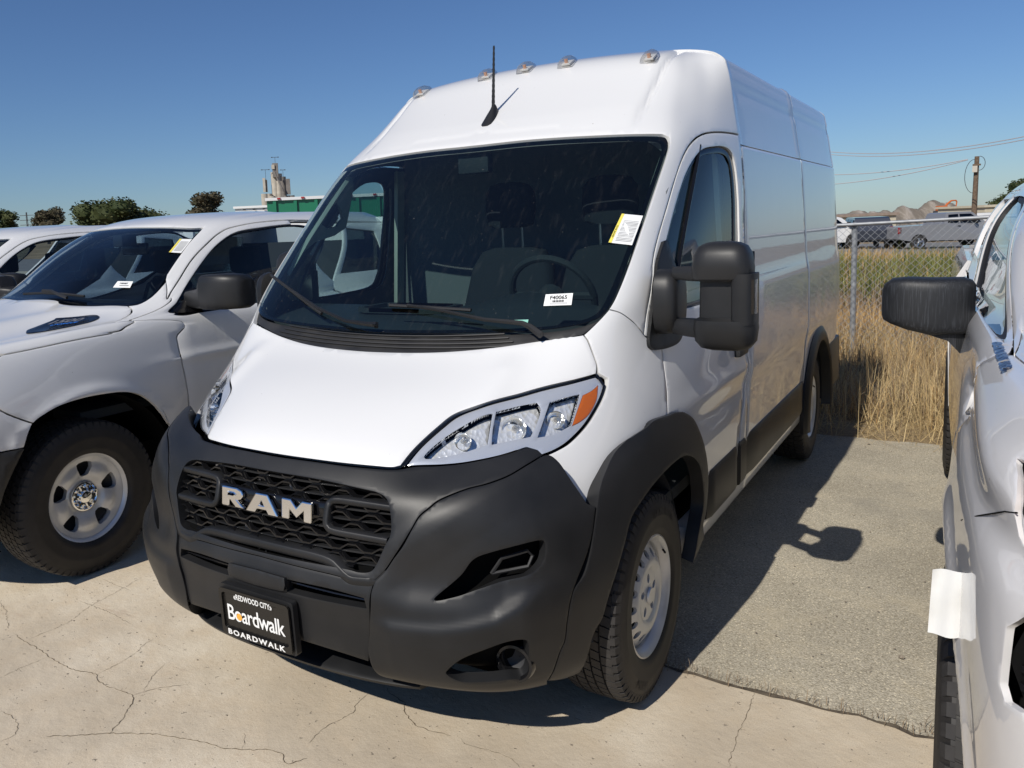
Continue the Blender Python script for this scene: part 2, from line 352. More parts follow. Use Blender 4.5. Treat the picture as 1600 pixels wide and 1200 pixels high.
# ---------------------------------------------------------------- the delivery van's surfaces (x to the right, y to the back, z up)
def gss(v, c, w): return np.exp(-((v-c)/w)**2)
CAB = [
 [(0,.10,.45),(.25,.12,.45),(.47,.17,.45),(.68,.28,.45),(.83,.42,.45),(.94,.62,.45),(.99,.85,.45),(1.01,1.2,.45),(1.016,1.7,.45),(1.018,2.3,.45)],
 [(0,.09,.70),(.25,.11,.70),(.47,.16,.70),(.68,.27,.70),(.84,.41,.70),(.948,.60,.70),(1.0,.85,.70),(1.02,1.2,.70),(1.026,1.7,.70),(1.026,2.3,.70)],
 [(0,.125,.935),(.25,.14,.935),(.47,.20,.925),(.68,.33,.91),(.84,.47,.90),(.945,.66,.90),(1.0,.9,.90),(1.022,1.2,.90),(1.03,1.7,.9),(1.03,2.3,.9)],
 [(0,.24,1.06),(.25,.26,1.06),(.47,.33,1.055),(.68,.45,1.045),(.83,.58,1.04),(.93,.76,1.04),(.985,.97,1.04),(1.013,1.25,1.04),(1.028,1.7,1.04),(1.031,2.3,1.04)],
 [(0,.44,1.165),(.25,.455,1.165),(.47,.50,1.16),(.68,.59,1.155),(.82,.70,1.155),(.91,.84,1.16),(.965,1.03,1.165),(1.0,1.3,1.17),(1.022,1.7,1.18),(1.03,2.3,1.18)],
 [(0,.655,1.262),(.25,.67,1.264),(.47,.705,1.27),(.68,.765,1.285),(.82,.845,1.305),(.895,.95,1.32),(.945,1.1,1.325),(.98,1.33,1.33),(1.01,1.7,1.33),(1.028,2.3,1.33)],
 [(0,.80,1.385),(.25,.815,1.39),(.47,.845,1.40),(.68,.89,1.41),(.83,.955,1.425),(.90,1.035,1.44),(.94,1.15,1.45),(.972,1.36,1.46),(1.0,1.7,1.47),(1.022,2.3,1.48)],
 [(0,1.13,1.735),(.25,1.14,1.735),(.47,1.165,1.74),(.68,1.21,1.745),(.83,1.275,1.75),(.888,1.35,1.76),(.92,1.45,1.77),(.95,1.62,1.78),(.98,1.85,1.79),(1.008,2.3,1.80)],
 [(0,1.49,2.065),(.25,1.50,2.063),(.47,1.52,2.06),(.68,1.56,2.055),(.82,1.61,2.05),(.872,1.67,2.05),(.90,1.75,2.05),(.925,1.87,2.05),(.95,2.02,2.055),(.985,2.3,2.06)],
 [(0,1.69,2.205),(.25,1.697,2.203),(.47,1.715,2.20),(.66,1.75,2.195),(.785,1.80,2.19),(.835,1.86,2.185),(.868,1.93,2.18),(.895,2.01,2.18),(.925,2.12,2.185),(.962,2.3,2.195)],
 [(0,1.93,2.378),(.25,1.935,2.375),(.47,1.945,2.366),(.65,1.965,2.355),(.755,1.99,2.34),(.805,2.025,2.325),(.84,2.07,2.315),(.872,2.13,2.31),(.905,2.2,2.315),(.942,2.3,2.335)],
 [(0,2.10,2.49),(.25,2.103,2.486),(.47,2.11,2.476),(.63,2.12,2.463),(.725,2.135,2.45),(.77,2.155,2.435),(.807,2.185,2.425),(.842,2.215,2.415),(.878,2.25,2.415),(.92,2.3,2.42)],
 [(0,2.3,2.54),(.22,2.3,2.538),(.42,2.3,2.53),(.57,2.3,2.52),(.67,2.3,2.51),(.74,2.3,2.50),(.79,2.3,2.49),(.83,2.3,2.48),(.865,2.3,2.465),(.90,2.3,2.445)],
]
def cab_disp(P):
    x, y, z = np.abs(P[..., 0]), P[..., 1], P[..., 2]
    up = np.clip((z-2.10)/.10, 0, 1)
    d = -.013*gss(x, .712, .011)*up*(y > 1.6)            # groove over the roof front
    d = d + .006*np.clip((.70-x)/.03, 0, 1)*up*(y > 1.6)  # raised middle of the roof front
    side = np.clip((x-.93)/.05, 0, 1)
    d = d + side*.012*gss(z, .995, .05)*np.clip((y-1.1)/.6, 0, 1)       # character line
    d = d - side*.010*gss(z, .90, .06)*np.clip((y-1.2)/.6, 0, 1)
    d = d + .010*gss(x-.0, .60, .05)*np.clip((z-1.0)/.08, 0, 1)*np.clip((1.27-z)/.05, 0, 1)*(y < .9)*(x < .75)  # bonnet ridges
    return d
S_cab = Surf(CAB, res=20, disp=cab_disp)

BUM = [
 [(0,.13,.30),(.22,.135,.30),(.415,.16,.295),(.60,.20,.285),(.76,.27,.285),(.87,.39,.285),(.94,.54,.285),(.985,.72,.29),(1.01,.95,.30),(1.02,1.25,.32),(1.02,1.65,.34)],
 [(0,.035,.36),(.22,.042,.36),(.415,.065,.355),(.60,.115,.35),(.77,.20,.35),(.89,.34,.35),(.96,.51,.35),(1.005,.70,.355),(1.03,.95,.36),(1.04,1.25,.37),(1.03,1.65,.38)],
 [(0,.010,.50),(.22,.018,.50),(.415,.043,.50),(.60,.09,.50),(.78,.18,.50),(.905,.32,.50),(.975,.50,.50),(1.018,.70,.50),(1.043,.95,.50),(1.052,1.25,.50),(1.035,1.65,.50)],
 [(0,.0,.60),(.22,.008,.60),(.415,.032,.60),(.60,.082,.59),(.785,.175,.59),(.912,.32,.59),(.982,.50,.60),(1.023,.70,.60),(1.05,.95,.60),(1.058,1.25,.60),(1.038,1.65,.60)],
 [(0,.030,.70),(.22,.038,.70),(.415,.062,.70),(.60,.11,.70),(.78,.20,.70),(.905,.33,.70),(.98,.51,.70),(1.022,.70,.70),(1.05,.95,.70),(1.058,1.25,.70),(1.038,1.65,.70)],
 [(0,.055,.81),(.22,.064,.81),(.42,.09,.81),(.60,.135,.82),(.77,.22,.83),(.895,.355,.83),(.97,.53,.82),(1.012,.70,.81),(1.042,.95,.81),(1.052,1.25,.81),(1.036,1.65,.81)],
 [(0,.085,.90),(.22,.096,.90),(.43,.125,.90),(.61,.19,.92),(.765,.30,.94),(.88,.45,.94),(.958,.59,.92),(1.0,.72,.91),(1.032,.95,.91),(1.043,1.25,.91),(1.034,1.65,.91)],
 [(0,.135,.972),(.23,.15,.972),(.45,.195,.968),(.62,.31,.99),(.765,.43,1.02),(.885,.59,1.03),(.957,.74,1.01),(1.0,.87,.99),(1.02,.95,.985),(1.034,1.25,.985),(1.033,1.65,.985)],
 [(0,.21,1.03),(.24,.225,1.03),(.46,.27,1.03),(.63,.42,1.05),(.755,.53,1.07),(.865,.68,1.08),(.935,.82,1.07),(.98,.93,1.06),(1.008,.98,1.05),(1.028,1.25,1.05),(1.031,1.65,1.05)],
]
def bum_disp(P):
    x, y, z = np.abs(P[..., 0]), P[..., 1], P[..., 2]
    c = np.clip((x-.42)/.08, 0, 1)*np.clip((.97-x)/.10, 0, 1)
    q = np.clip((x-.79)/.10, 0, 1); zr = .545+.035*np.clip((x-.60)/.2, 0, 1)**2+.07*q
    hi = np.clip((.90-z)/.12, 0, 1)
    d = c*.022/(1+np.exp((z-zr)/.009))*np.clip((z-.34)/.14, 0, 1)*hi*np.clip((.94-x)/.09, 0, 1)     # ledge across the corner, rising round the intake
    d = d - c*.014*gss(z, .66, .06)*np.clip((x-.46)/.1, 0, 1)*np.clip((.86-x)/.05, 0, 1)
    zs = .80+.22*np.clip((x-.50)/.32, 0, 1)
    d = d + c*.010/(1+np.exp((z-zs)/.014))*np.clip((z-zs+.16)/.1, 0, 1)
    return d
S_bum = Surf(BUM, res=20, disp=bum_disp)
SURFS = {'cab': S_cab, 'bum': S_bum}

T = {"hood":["cab",[[2.288,0.0,1],[2.286,0.464],[2.279,0.978],[2.285,1.479],[2.288,1.775],[2.333,1.886,1],[2.736,1.977],[3.177,2.116],[3.492,2.252],[3.703,2.552],[3.984,2.97],[4.167,3.544],[4.273,4.501,1],[4.455,4.457],[4.789,4.174],[5.188,3.823,1],[5.199,2.996],[5.116,2.289],[5.016,1.434],[4.973,0.769],[4.956,0.0,1]]],"lamp":["cab",[[2.327,1.899,1],[2.737,1.988],[3.17,2.13],[3.479,2.269],[3.686,2.557],[3.963,2.976],[4.149,3.551],[4.255,4.506],[4.218,4.724],[4.083,4.83],[3.817,4.787],[3.449,4.641],[3.093,4.465],[2.79,4.213],[2.645,3.987],[2.576,3.807,1],[2.715,3.658],[2.753,3.506],[2.693,3.35],[2.589,3.103],[2.444,2.671],[2.382,2.356],[2.357,2.091]]],"fender":["cab",[[5.185,3.837,1],[4.787,4.19],[4.453,4.473],[4.28,4.554,1],[4.24,4.734],[4.078,4.858],[3.791,4.811],[3.422,4.663],[3.058,4.477],[2.758,4.229],[2.616,3.992],[2.543,3.824,1],[2.504,3.807,1],[1.75,3.85,1],[1.0,4.75,1],[1.45,5.35,1],[1.9,5.9,1],[2.1,6.5,1],[2.636,6.646,1],[3.056,6.586,1],[3.453,6.557],[4.477,6.422,1],[4.813,5.885,1],[4.978,5.715],[5.258,5.394],[5.59,4.866],[5.795,4.308,1],[5.501,4.083,1]]],"windshield":["cab",[[8.044,0.0,1],[8.046,0.304],[8.07,1.053],[8.062,1.853],[8.044,2.617],[8.03,3.464],[8.007,4.008,1],[7.977,4.393],[7.88,4.613],[7.689,4.687],[7.077,4.627],[6.56,4.504],[6.237,4.405],[5.816,4.265],[5.641,4.102],[5.552,3.758],[5.517,3.288],[5.515,2.705],[5.528,1.938],[5.548,1.006],[5.555,0.0,1]]],"cowl":["cab",[[5.521,0.0,1],[5.514,1.018],[5.495,1.947],[5.481,2.713],[5.481,3.298],[5.514,3.769],[5.603,4.118],[5.762,4.291],[5.735,4.347,1],[5.497,4.104],[5.257,3.794,1],[5.235,2.987],[5.151,2.278],[5.053,1.419],[5.01,0.753],[4.993,0.0,1]]],"capfront":["cab",[[8.084,0.0,1],[8.086,0.287],[8.109,1.036],[8.1,1.838],[8.081,2.606],[8.067,3.453],[8.051,4.017],[8.01,4.48],[7.879,4.744],[7.687,4.821],[7.073,4.739],[6.555,4.598],[6.232,4.485],[5.808,4.312,1],[5.598,4.862],[5.267,5.393],[4.985,5.714],[4.861,5.847,1],[5.296,5.89],[6.069,5.967],[6.386,5.773],[6.607,5.735],[6.973,5.816],[7.4,5.893],[7.723,6.084],[7.945,6.455],[8.145,7.147],[8.209,7.847],[8.223,8.537],[8.195,9.0,1],[8.16,9,1],[12,9,1],[12,0,1]]],"door":["cab",[[4.841,5.883,1],[5.289,5.929],[6.065,6.013],[6.383,5.827],[6.604,5.792],[6.971,5.877],[7.4,5.959],[7.712,6.153],[7.926,6.511],[8.103,7.153],[8.166,7.848],[8.179,8.533],[8.146,8.963,1],[7.683,9.0],[7.063,8.966],[6.545,8.933],[5.301,8.918],[3.433,8.888],[2.094,8.892],[1.351,8.766],[0.753,8.716,1],[0.0,8.62,1],[0,7.9,1],[1.2,7.6],[2.0,7.35],[2.35,6.95],[2.613,6.969],[2.71,6.622,1],[3.048,6.607,1],[3.446,6.577],[4.459,6.442,1]]],"sidestrip":["cab",[[8.144,9.0,1],[7.685,9.0],[7.062,9.0],[6.542,8.969],[5.287,8.954],[3.408,8.928],[2.059,8.941],[1.325,8.81],[0.727,8.759,1],[0,8.65,1],[0,9,1],[8.13,9,1]]],"window":["cab",[[6.464,6.228,1],[6.979,6.298],[7.339,6.424],[7.598,6.734],[7.768,7.205],[7.82,7.886],[7.823,8.348],[7.722,8.615],[7.45,8.735],[7.002,8.789],[6.608,8.796],[6.327,8.792],[5.8,8.75],[5.35,8.6],[5.25,8.0],[5.25,7.2],[5.35,6.55],[5.6,6.2],[6.132,6.014],[6.318,6.074]]],"surround":["bum",[[7.027,0.0,1],[7.023,0.552],[7.012,1.099],[7.055,1.602],[7.051,1.913],[7.071,2.06,1],[7.128,2.262],[7.012,2.612],[6.9,3.069],[6.865,3.672],[6.91,3.952],[6.935,4.121],[6.808,4.296],[6.572,4.475,1],[6.383,4.286],[6.166,4.038],[6.057,3.736],[6.022,3.441],[5.916,3.191],[5.792,3.024],[5.614,2.922],[5.401,2.802],[5.053,2.722],[4.711,2.621],[4.283,2.467],[3.931,2.332],[3.665,2.192,1],[3.629,2.102],[3.576,1.728],[3.624,1.272],[3.681,0.0,1]]],"grille_hole":["bum",[[6.42,0.0,1],[6.394,0.69],[6.334,1.26],[6.233,1.761],[6.143,1.96],[5.948,2.135],[5.59,2.259],[5.154,2.345],[4.841,2.362],[4.581,2.296],[4.077,2.181],[3.869,2.083],[3.803,1.879],[3.838,1.52],[3.808,0.0,1]]],"centre":["bum",[[3.669,0.0,1],[3.611,1.273],[3.562,1.73],[3.616,2.103],[3.639,2.174,1],[3.223,2.134],[2.573,2.106],[1.798,2.034],[1.444,2.001],[1.274,1.974,1],[1.347,1.334],[1.408,0.0,1]]],"slot":["bum",[[3.179,0.579,1],[3.171,1.341],[3.068,2.017,1],[2.96,2.064],[2.756,2.056,1],[2.724,1.973],[2.716,1.212],[2.735,0.574,1]]],"radar":["bum",[[3.233,0.563,1],[2.925,0.583],[2.813,0.493],[2.772,0.0,1],[3.26,0.0,1]]],"corner":["bum",[[3.637,2.2,1],[3.911,2.339],[4.268,2.475],[4.636,2.625],[5.044,2.733],[5.386,2.814],[5.594,2.935],[5.77,3.038],[5.892,3.206],[5.999,3.453],[6.035,3.747],[6.145,4.049],[6.361,4.299],[6.543,4.493,1],[6.504,4.66],[5.975,5.197],[5.568,5.547],[5.221,5.774,1],[5.103,5.985,1],[4.218,5.82],[3.076,5.414],[2.125,5.322],[1.679,5.286],[1.385,5.155],[0.542,4.922,1],[0.0,4.9,1],[0,4.4],[0,3.6],[0.0,2.9],[0,2.35,1],[0.55,2.12,1],[1.448,2.013],[1.99,2.068],[2.814,2.146],[3.322,2.156]]],"vent":["bum",[[3.344,3.167],[3.926,3.522],[4.301,3.713],[4.454,3.985],[4.566,4.436],[4.606,4.801],[4.513,4.902],[4.197,4.878],[4.009,4.753],[3.88,4.55],[3.784,4.158],[3.621,3.79],[3.426,3.452]]],"foghole":["bum",[[1.403,3.334],[1.669,3.563],[1.887,3.907],[2.046,4.258],[1.998,4.508],[1.626,4.567],[1.315,4.597],[1.069,4.491],[1.117,4.276],[1.112,3.891],[1.115,3.52],[1.284,3.321]]],"archtrim":["bum",[[5.094,6.02,1],[3.567,5.723],[3.069,5.425],[2.119,5.333],[1.675,5.297],[1.381,5.166],[0.528,4.931,1],[0.07,5.266],[0.0,5.672,1],[1.399,5.935],[1.77,6.194],[2.279,6.338],[2.971,6.531],[3.664,6.739],[4.379,6.994],[4.739,7.345],[5.049,7.804],[5.266,8.436],[5.143,8.928],[4.625,9.266],[3.92,9.424],[2.627,9.497],[1.608,9.319],[0.804,9.226,1],[1.4,9.62,1],[1.829,9.543],[2.093,9.64],[3.002,9.701],[3.922,9.7],[4.802,9.601],[5.648,9.432],[6.495,9.205],[7.177,8.898],[7.395,8.535],[7.482,7.843],[6.767,6.365],[5.962,6.162]]],"bezel_old":["cab",[[2.395,2.01,1],[2.743,2.093],[3.139,2.2],[3.342,2.326],[3.512,2.61],[3.839,3.016],[4.012,3.602],[4.052,4.176],[4.144,4.535],[4.152,4.715],[4.095,4.749,1],[3.706,4.693],[3.217,4.483],[2.894,4.26],[2.699,3.977],[2.648,3.815,1],[2.771,3.616],[2.798,3.466],[2.695,3.211],[2.57,2.864],[2.454,2.448],[2.401,2.194]]],"ch1":["cab",[[2.543,2.131],[2.922,2.246],[3.248,2.45],[3.45,2.628],[3.532,2.761,1],[3.148,2.829],[2.823,2.88,1],[2.651,2.618],[2.535,2.315]]],"ch2":["cab",[[3.581,2.796,1],[3.733,3.052],[3.819,3.383,1],[3.611,3.519],[3.227,3.535],[2.987,3.506,1],[2.901,3.154],[2.824,2.933,1],[3.151,2.865]]],"ch3":["cab",[[3.816,3.63,1],[3.891,3.915],[3.921,4.22,1],[3.531,4.219],[3.167,4.196,1],[3.007,3.918],[2.959,3.631,1],[3.303,3.639]]],"amber":["cab",[[3.882,4.301,1],[3.952,4.491],[4.049,4.636,1],[3.715,4.651],[3.383,4.535],[3.218,4.377],[3.142,4.217,1],[3.525,4.256]]],"lt_hood":["lt",[[4.15,0,1],[4.12,2.0],[4.05,3.2],[4.0,4.2,1],[4.3,5.2],[4.181,5.927,1],[4.256,6.99],[4.257,7.405],[4.321,7.371],[4.425,7.534],[5.203,7.481],[5.826,5.449],[6.071,3.9,1],[6.1,2.767],[6.035,1.487],[6.083,1.149],[6.073,0.697],[6.02,0,1]]],"lt_glass":["lt",[[6.02,0,1],[6.09,0.655],[6.1,2.185],[6.094,3.836],[6.116,4.446],[6.241,4.697],[6.483,4.706],[6.702,4.63],[7.125,4.601],[7.633,4.242],[8.113,4.009,1],[7.997,1.342],[8.007,0.218],[8.0,0,1]]],"lt_fender":["lt",[[4.149,5.946,1],[4.233,6.988],[4.233,7.402],[4.283,7.37],[4.38,7.536],[5.174,7.512],[5.823,5.538],[6.07,3.956,1],[6.1,4.533],[6.225,4.791],[6.454,4.887],[6.555,4.95,1],[6.172,6.173,1],[6.015,6.715],[4.508,8.019],[3.471,8.013],[2.626,8.015],[2.737,8.011],[1.326,8.052,1],[0.3,8.05,1],[0.3,7.9,1],[1.2,7.75],[0.708,7.831],[1.036,7.742],[1.35,7.655],[1.667,7.53],[1.847,7.37],[1.922,7.189],[1.947,6.936],[1.886,6.653],[1.719,6.433],[1.606,6.346,1],[2.099,5.915,1],[3.3,4.8,1]]],"lt_door":["lt",[[6.163,6.251,1],[6.389,5.966],[6.791,5.892],[7.359,5.934],[7.77,5.868],[8.072,6.125],[8.369,7.174],[8.519,8.263,1],[6.3,9.35],[5.5,9.4],[4,9.4],[0.3,9.4,1],[0.3,8.08,1],[1.319,8.061,1],[2.73,8.019],[2.619,8.023],[3.463,8.021],[4.496,8.026],[6.009,6.797]]],"lt_win":["lt",[[5.967,7.295],[5.408,8.005,1],[4.77,8.137],[4.895,8.317],[5.062,8.668],[6.15,9.2,1],[7.6,9.2,1],[8.108,8.649],[7.978,7.615],[7.808,6.718],[7.456,6.503],[6.98,6.522],[6.413,6.59]]],"lt_roof":["lt",[[8.03,0,1],[8.021,0.202],[8.014,1.319],[8.175,3.857,1],[7.623,4.299],[7.117,4.642],[6.696,4.674],[6.609,4.81,1],[6.187,6.151,1],[6.405,5.867],[6.809,5.796],[7.388,5.815],[7.806,5.743],[8.133,6.027],[8.453,7.093],[8.627,8.233],[8.2,10,1],[10,10,1],[10,0,1]]],"lt_badge":["lt",[[5.5,2.55,1],[5.68,2.34],[5.74,2.31],[5.86,2.94],[5.83,3.5],[5.72,4.05,1],[5.6,4.12,1],[5.33,3.4,1],[5.38,2.8]]],"lt_bumper":["lt",[[0,0,1],[2.35,0,1],[2.3,4.6,1],[1.074,5.943,1],[1.068,6.237,1],[0.0,5.9,1]]],"lt_cap":["lt",[[2.36,0,1],[3.25,0,1],[3.25,4.8,1],[2.063,5.914,1],[1.596,6.332,1],[1.369,6.276],[1.098,6.235,1],[1.102,5.941,1],[2.31,4.6,1]]],"rt_lamp":["rt",[[4.458,5.554,1],[4.38,5.419],[4.304,5.29],[4.09,5.123],[3.881,5.147],[3.738,5.232],[3.67,5.152],[3.608,4.98],[3.0,4.2],[2.9,3.6,1],[4.5,3.4,1],[4.6,4.0]]],"rt_fog":["rt",[[2.914,4.594,1],[2.884,4.723],[2.827,4.824],[2.719,4.888],[2.526,4.904],[2.29,4.927],[2.093,4.945],[2.037,4.913],[2.057,4.696],[2.082,4.42,1],[0.5,3.3,1],[2.0,3.4,1]]],"rt_cut":["rt",[[2.916,7.293,1],[3.342,6.747],[3.818,5.502],[3.92,5.072,1]]],"rt_doorfront":["rt",[[6.923,9.81,1],[4.719,8.236],[4.607,8.116],[4.119,8.353],[3.756,8.246],[3.585,8.162,1]]],"rt_win":["rt",[[6.05,8.75,1],[6.2,8.05],[7.3,7.9],[8.3,8.0],[8.65,8.5],[8.75,9.2],[8.75,10.05,1],[6.1,10.1,1]]],"rt_door":["rt",[[0.1,9.46,1],[3.585,8.162],[3.756,8.246],[4.119,8.353],[4.607,8.116],[4.73,8.234],[5.3,8.05],[5.75,7.75],[6.3,7.6],[7.3,7.55],[8.3,7.6],[8.95,8.2],[9.1,9.2],[9.1,10.2,1],[0.1,10.2,1]]],"rt_wing":["rt",[[5.95,2.0,1],[5.95,6.5],[5.98,7.5,1],[5.75,7.7,1],[5.3,8.0],[4.722,8.242],[4.598,8.125],[4.336,8.121],[3.75,8.252],[3.577,8.168]]],"rt_badge":["rt",[[5.469,8.315],[5.827,8.189],[5.501,7.332],[5.233,7.449]]],"mirbase":["cab",[[4.496,6.085],[4.705,5.959],[5.253,6.018],[6.053,6.057],[6.349,5.929],[6.581,6.011,1],[6.587,6.148,1],[6.356,6.571],[6.044,6.947],[5.319,7.106],[4.712,7.076],[4.462,6.907],[4.423,6.481]]]}
PT = {"wA_blade":[[6.101,0.0],[6.088,0.0],[6.066,0.59],[6.003,1.535]],"wA_arm":[[6.075,0.353],[5.971,1.097],[5.748,1.873],[5.56,2.586],[5.444,2.743],[5.184,2.978]],"st1":[[6.173,2.753],[6.167,3.258],[6.02,3.306],[6.035,2.781]],"st2":[[6.964,3.743],[6.915,4.501],[6.617,4.406],[6.677,3.655]],"st3":[[5.786,2.255],[5.778,2.598],[5.701,2.606],[5.724,2.294]],"seatback":[[6.65,0.638]],"lt_st1":[[6.46,2.153],[6.457,2.872],[6.583,2.745],[6.581,2.084]],"lt_st2":[[7.218,3.486],[7.194,4.579],[7.623,4.272],[7.63,3.191]],"lt_wip":[[6.117,0.0],[6.155,0.57],[6.184,1.185],[6.207,1.75]],"lt_arm":[[6.172,0.531],[6.181,0.782],[6.127,1.144],[6.096,1.468]],"wB_blade":[[6.3,-4.65],[6.2,-2.75],[6.0,-1.8],[5.85,-1.4]],"wB_arm":[[6.2,-2.75],[5.95,-1.55],[5.7,-0.7],[5.6,-0.15],[5.6,-0.0],[5.55,-0.0]]}
FD = {"CR":[[[-1.561,0.01],[-1.447,-0.004],[-1.329,-0.014],[-1.231,-0.031],[-1.065,-0.041],[-0.941,-0.012],[-0.889,-0.039],[-0.844,-0.045],[-0.754,-0.04],[-0.679,-0.035],[-0.64,-0.064],[-0.605,-0.116],[-0.576,-0.154],[-0.56,-0.198],[-0.543,-0.234]],[[-0.934,-0.008],[-0.93,0.07],[-0.939,0.171],[-0.966,0.229],[-0.978,0.299]],[[-1.571,-0.055],[-1.561,0.01]],[[-1.261,-0.228],[-1.264,-0.146],[-1.245,-0.039]],[[-0.663,-0.003],[-0.728,0.102],[-0.76,0.184]],[[-0.679,-0.035],[-0.656,0.009],[-0.619,0.061],[-0.55,0.124]],[[-0.726,-0.361],[-0.635,-0.301],[-0.543,-0.234],[-0.465,-0.189],[-0.382,-0.147],[-0.315,-0.127],[-0.212,-0.097],[-0.135,-0.089],[-0.065,-0.06],[0.014,-0.013],[0.075,-0.007],[0.092,-0.026],[0.123,-0.036],[0.158,0.019]],[[-1.465,0.024],[-1.453,0.194],[-1.517,0.357],[-1.541,0.535],[-1.574,0.697]],[[-1.026,-0.36],[-0.963,-0.352],[-0.882,-0.373],[-0.834,-0.411],[-0.838,-0.465]],[[-1.957,0.16],[-1.848,0.128],[-1.643,0.025]],[[-0.127,0.009],[-0.08,-0.032],[-0.065,-0.06]],[[-1.743,0.579],[-1.618,0.568],[-1.489,0.563]],[[-1.606,0.365],[-1.388,0.36],[-1.167,0.333]],[[0.138,0.493],[0.173,0.465],[0.252,0.447],[0.289,0.394],[0.363,0.35],[0.433,0.35],[0.501,0.362]],[[0.099,0.422],[0.104,0.346],[0.127,0.299],[0.102,0.212],[0.096,0.153],[0.106,0.077]],[[0.516,0.378],[0.567,0.348],[0.635,0.356],[0.672,0.359],[0.725,0.359],[0.778,0.331]],[[1.313,1.131],[1.32,1.034],[1.322,0.939],[1.32,0.86],[1.328,0.802],[1.329,0.73],[1.339,0.663]]],"FAR":{"sv0":[-2.6,50.96,-0.54],"sv1":[2.76,54.6,-0.82],"wt0":[-5.56,51.39,-0.38],"wt1":[-3.78,52.61,-0.4],"dv":[-3.18,51.81,-0.31],"pole0":[1.36,70.96,0.52],"pole1":[1.41,71.7,5.11],"b0":[-12.22,98.33,0.62],"b1":[-5.9,102.66,0.56],"wb0":[2.08,132.43,-0.55],"wb1":[7.85,136.35,-0.85],"wv0":[0.1,94.5,0.17],"wv1":[1.22,95.26,0.11],"exc":[-4.32,238.39,1.46],"tr1":[5.44,171.3,-1.34],"tr2":[8.57,173.42,-1.51],"tr3":[3.77,182.36,-1.46],"t1":[-115.52,64.56,3.88],"t2":[-110.14,68.21,3.59],"t3":[-111.17,79.69,3.31],"t4":[-110.34,86.34,3.1],"t5":[-68.0,60.46,3.55],"t6":[-132.42,89.69,4.22],"tower0":[-131.6,78.0,4.05],"tower1":[-132.07,78.17,7.29],"silo0":[-350.04,369.95,15.73],"silo1":[-351.03,373.62,44.11],"gt0":[-16.66,17.29,2.4],"gt1":[-15.91,17.8,2.36],"gt2":[-13.63,19.33,2.14],"wbx0":[-20.48,19.57,2.46],"wbx1":[-19.41,20.31,2.45],"wa0":[-8.6,77.27,6.57],"wa1":[5.08,62.11,5.88],"wb_0":[-8.6,77.24,6.35],"wb_1":[5.08,62.08,5.69],"wc0":[-8.76,76.88,4.7],"wc1":[0.86,71.3,4.95],"wd0":[-8.73,76.77,3.9],"wd1":[0.87,71.29,4.91],"po2":[-33.8,47.13,2.6],"po1":[-33.86,47.37,4.44],"m0":[-31.26,243.96,-1.05],"m1":[5.32,268.79,-2.98],"pap0":[1.876,0.1,0.973],"pap1":[1.926,0.1,0.979],"pap2":[1.936,0.1,0.84],"pap3":[1.871,0.1,0.832]}}

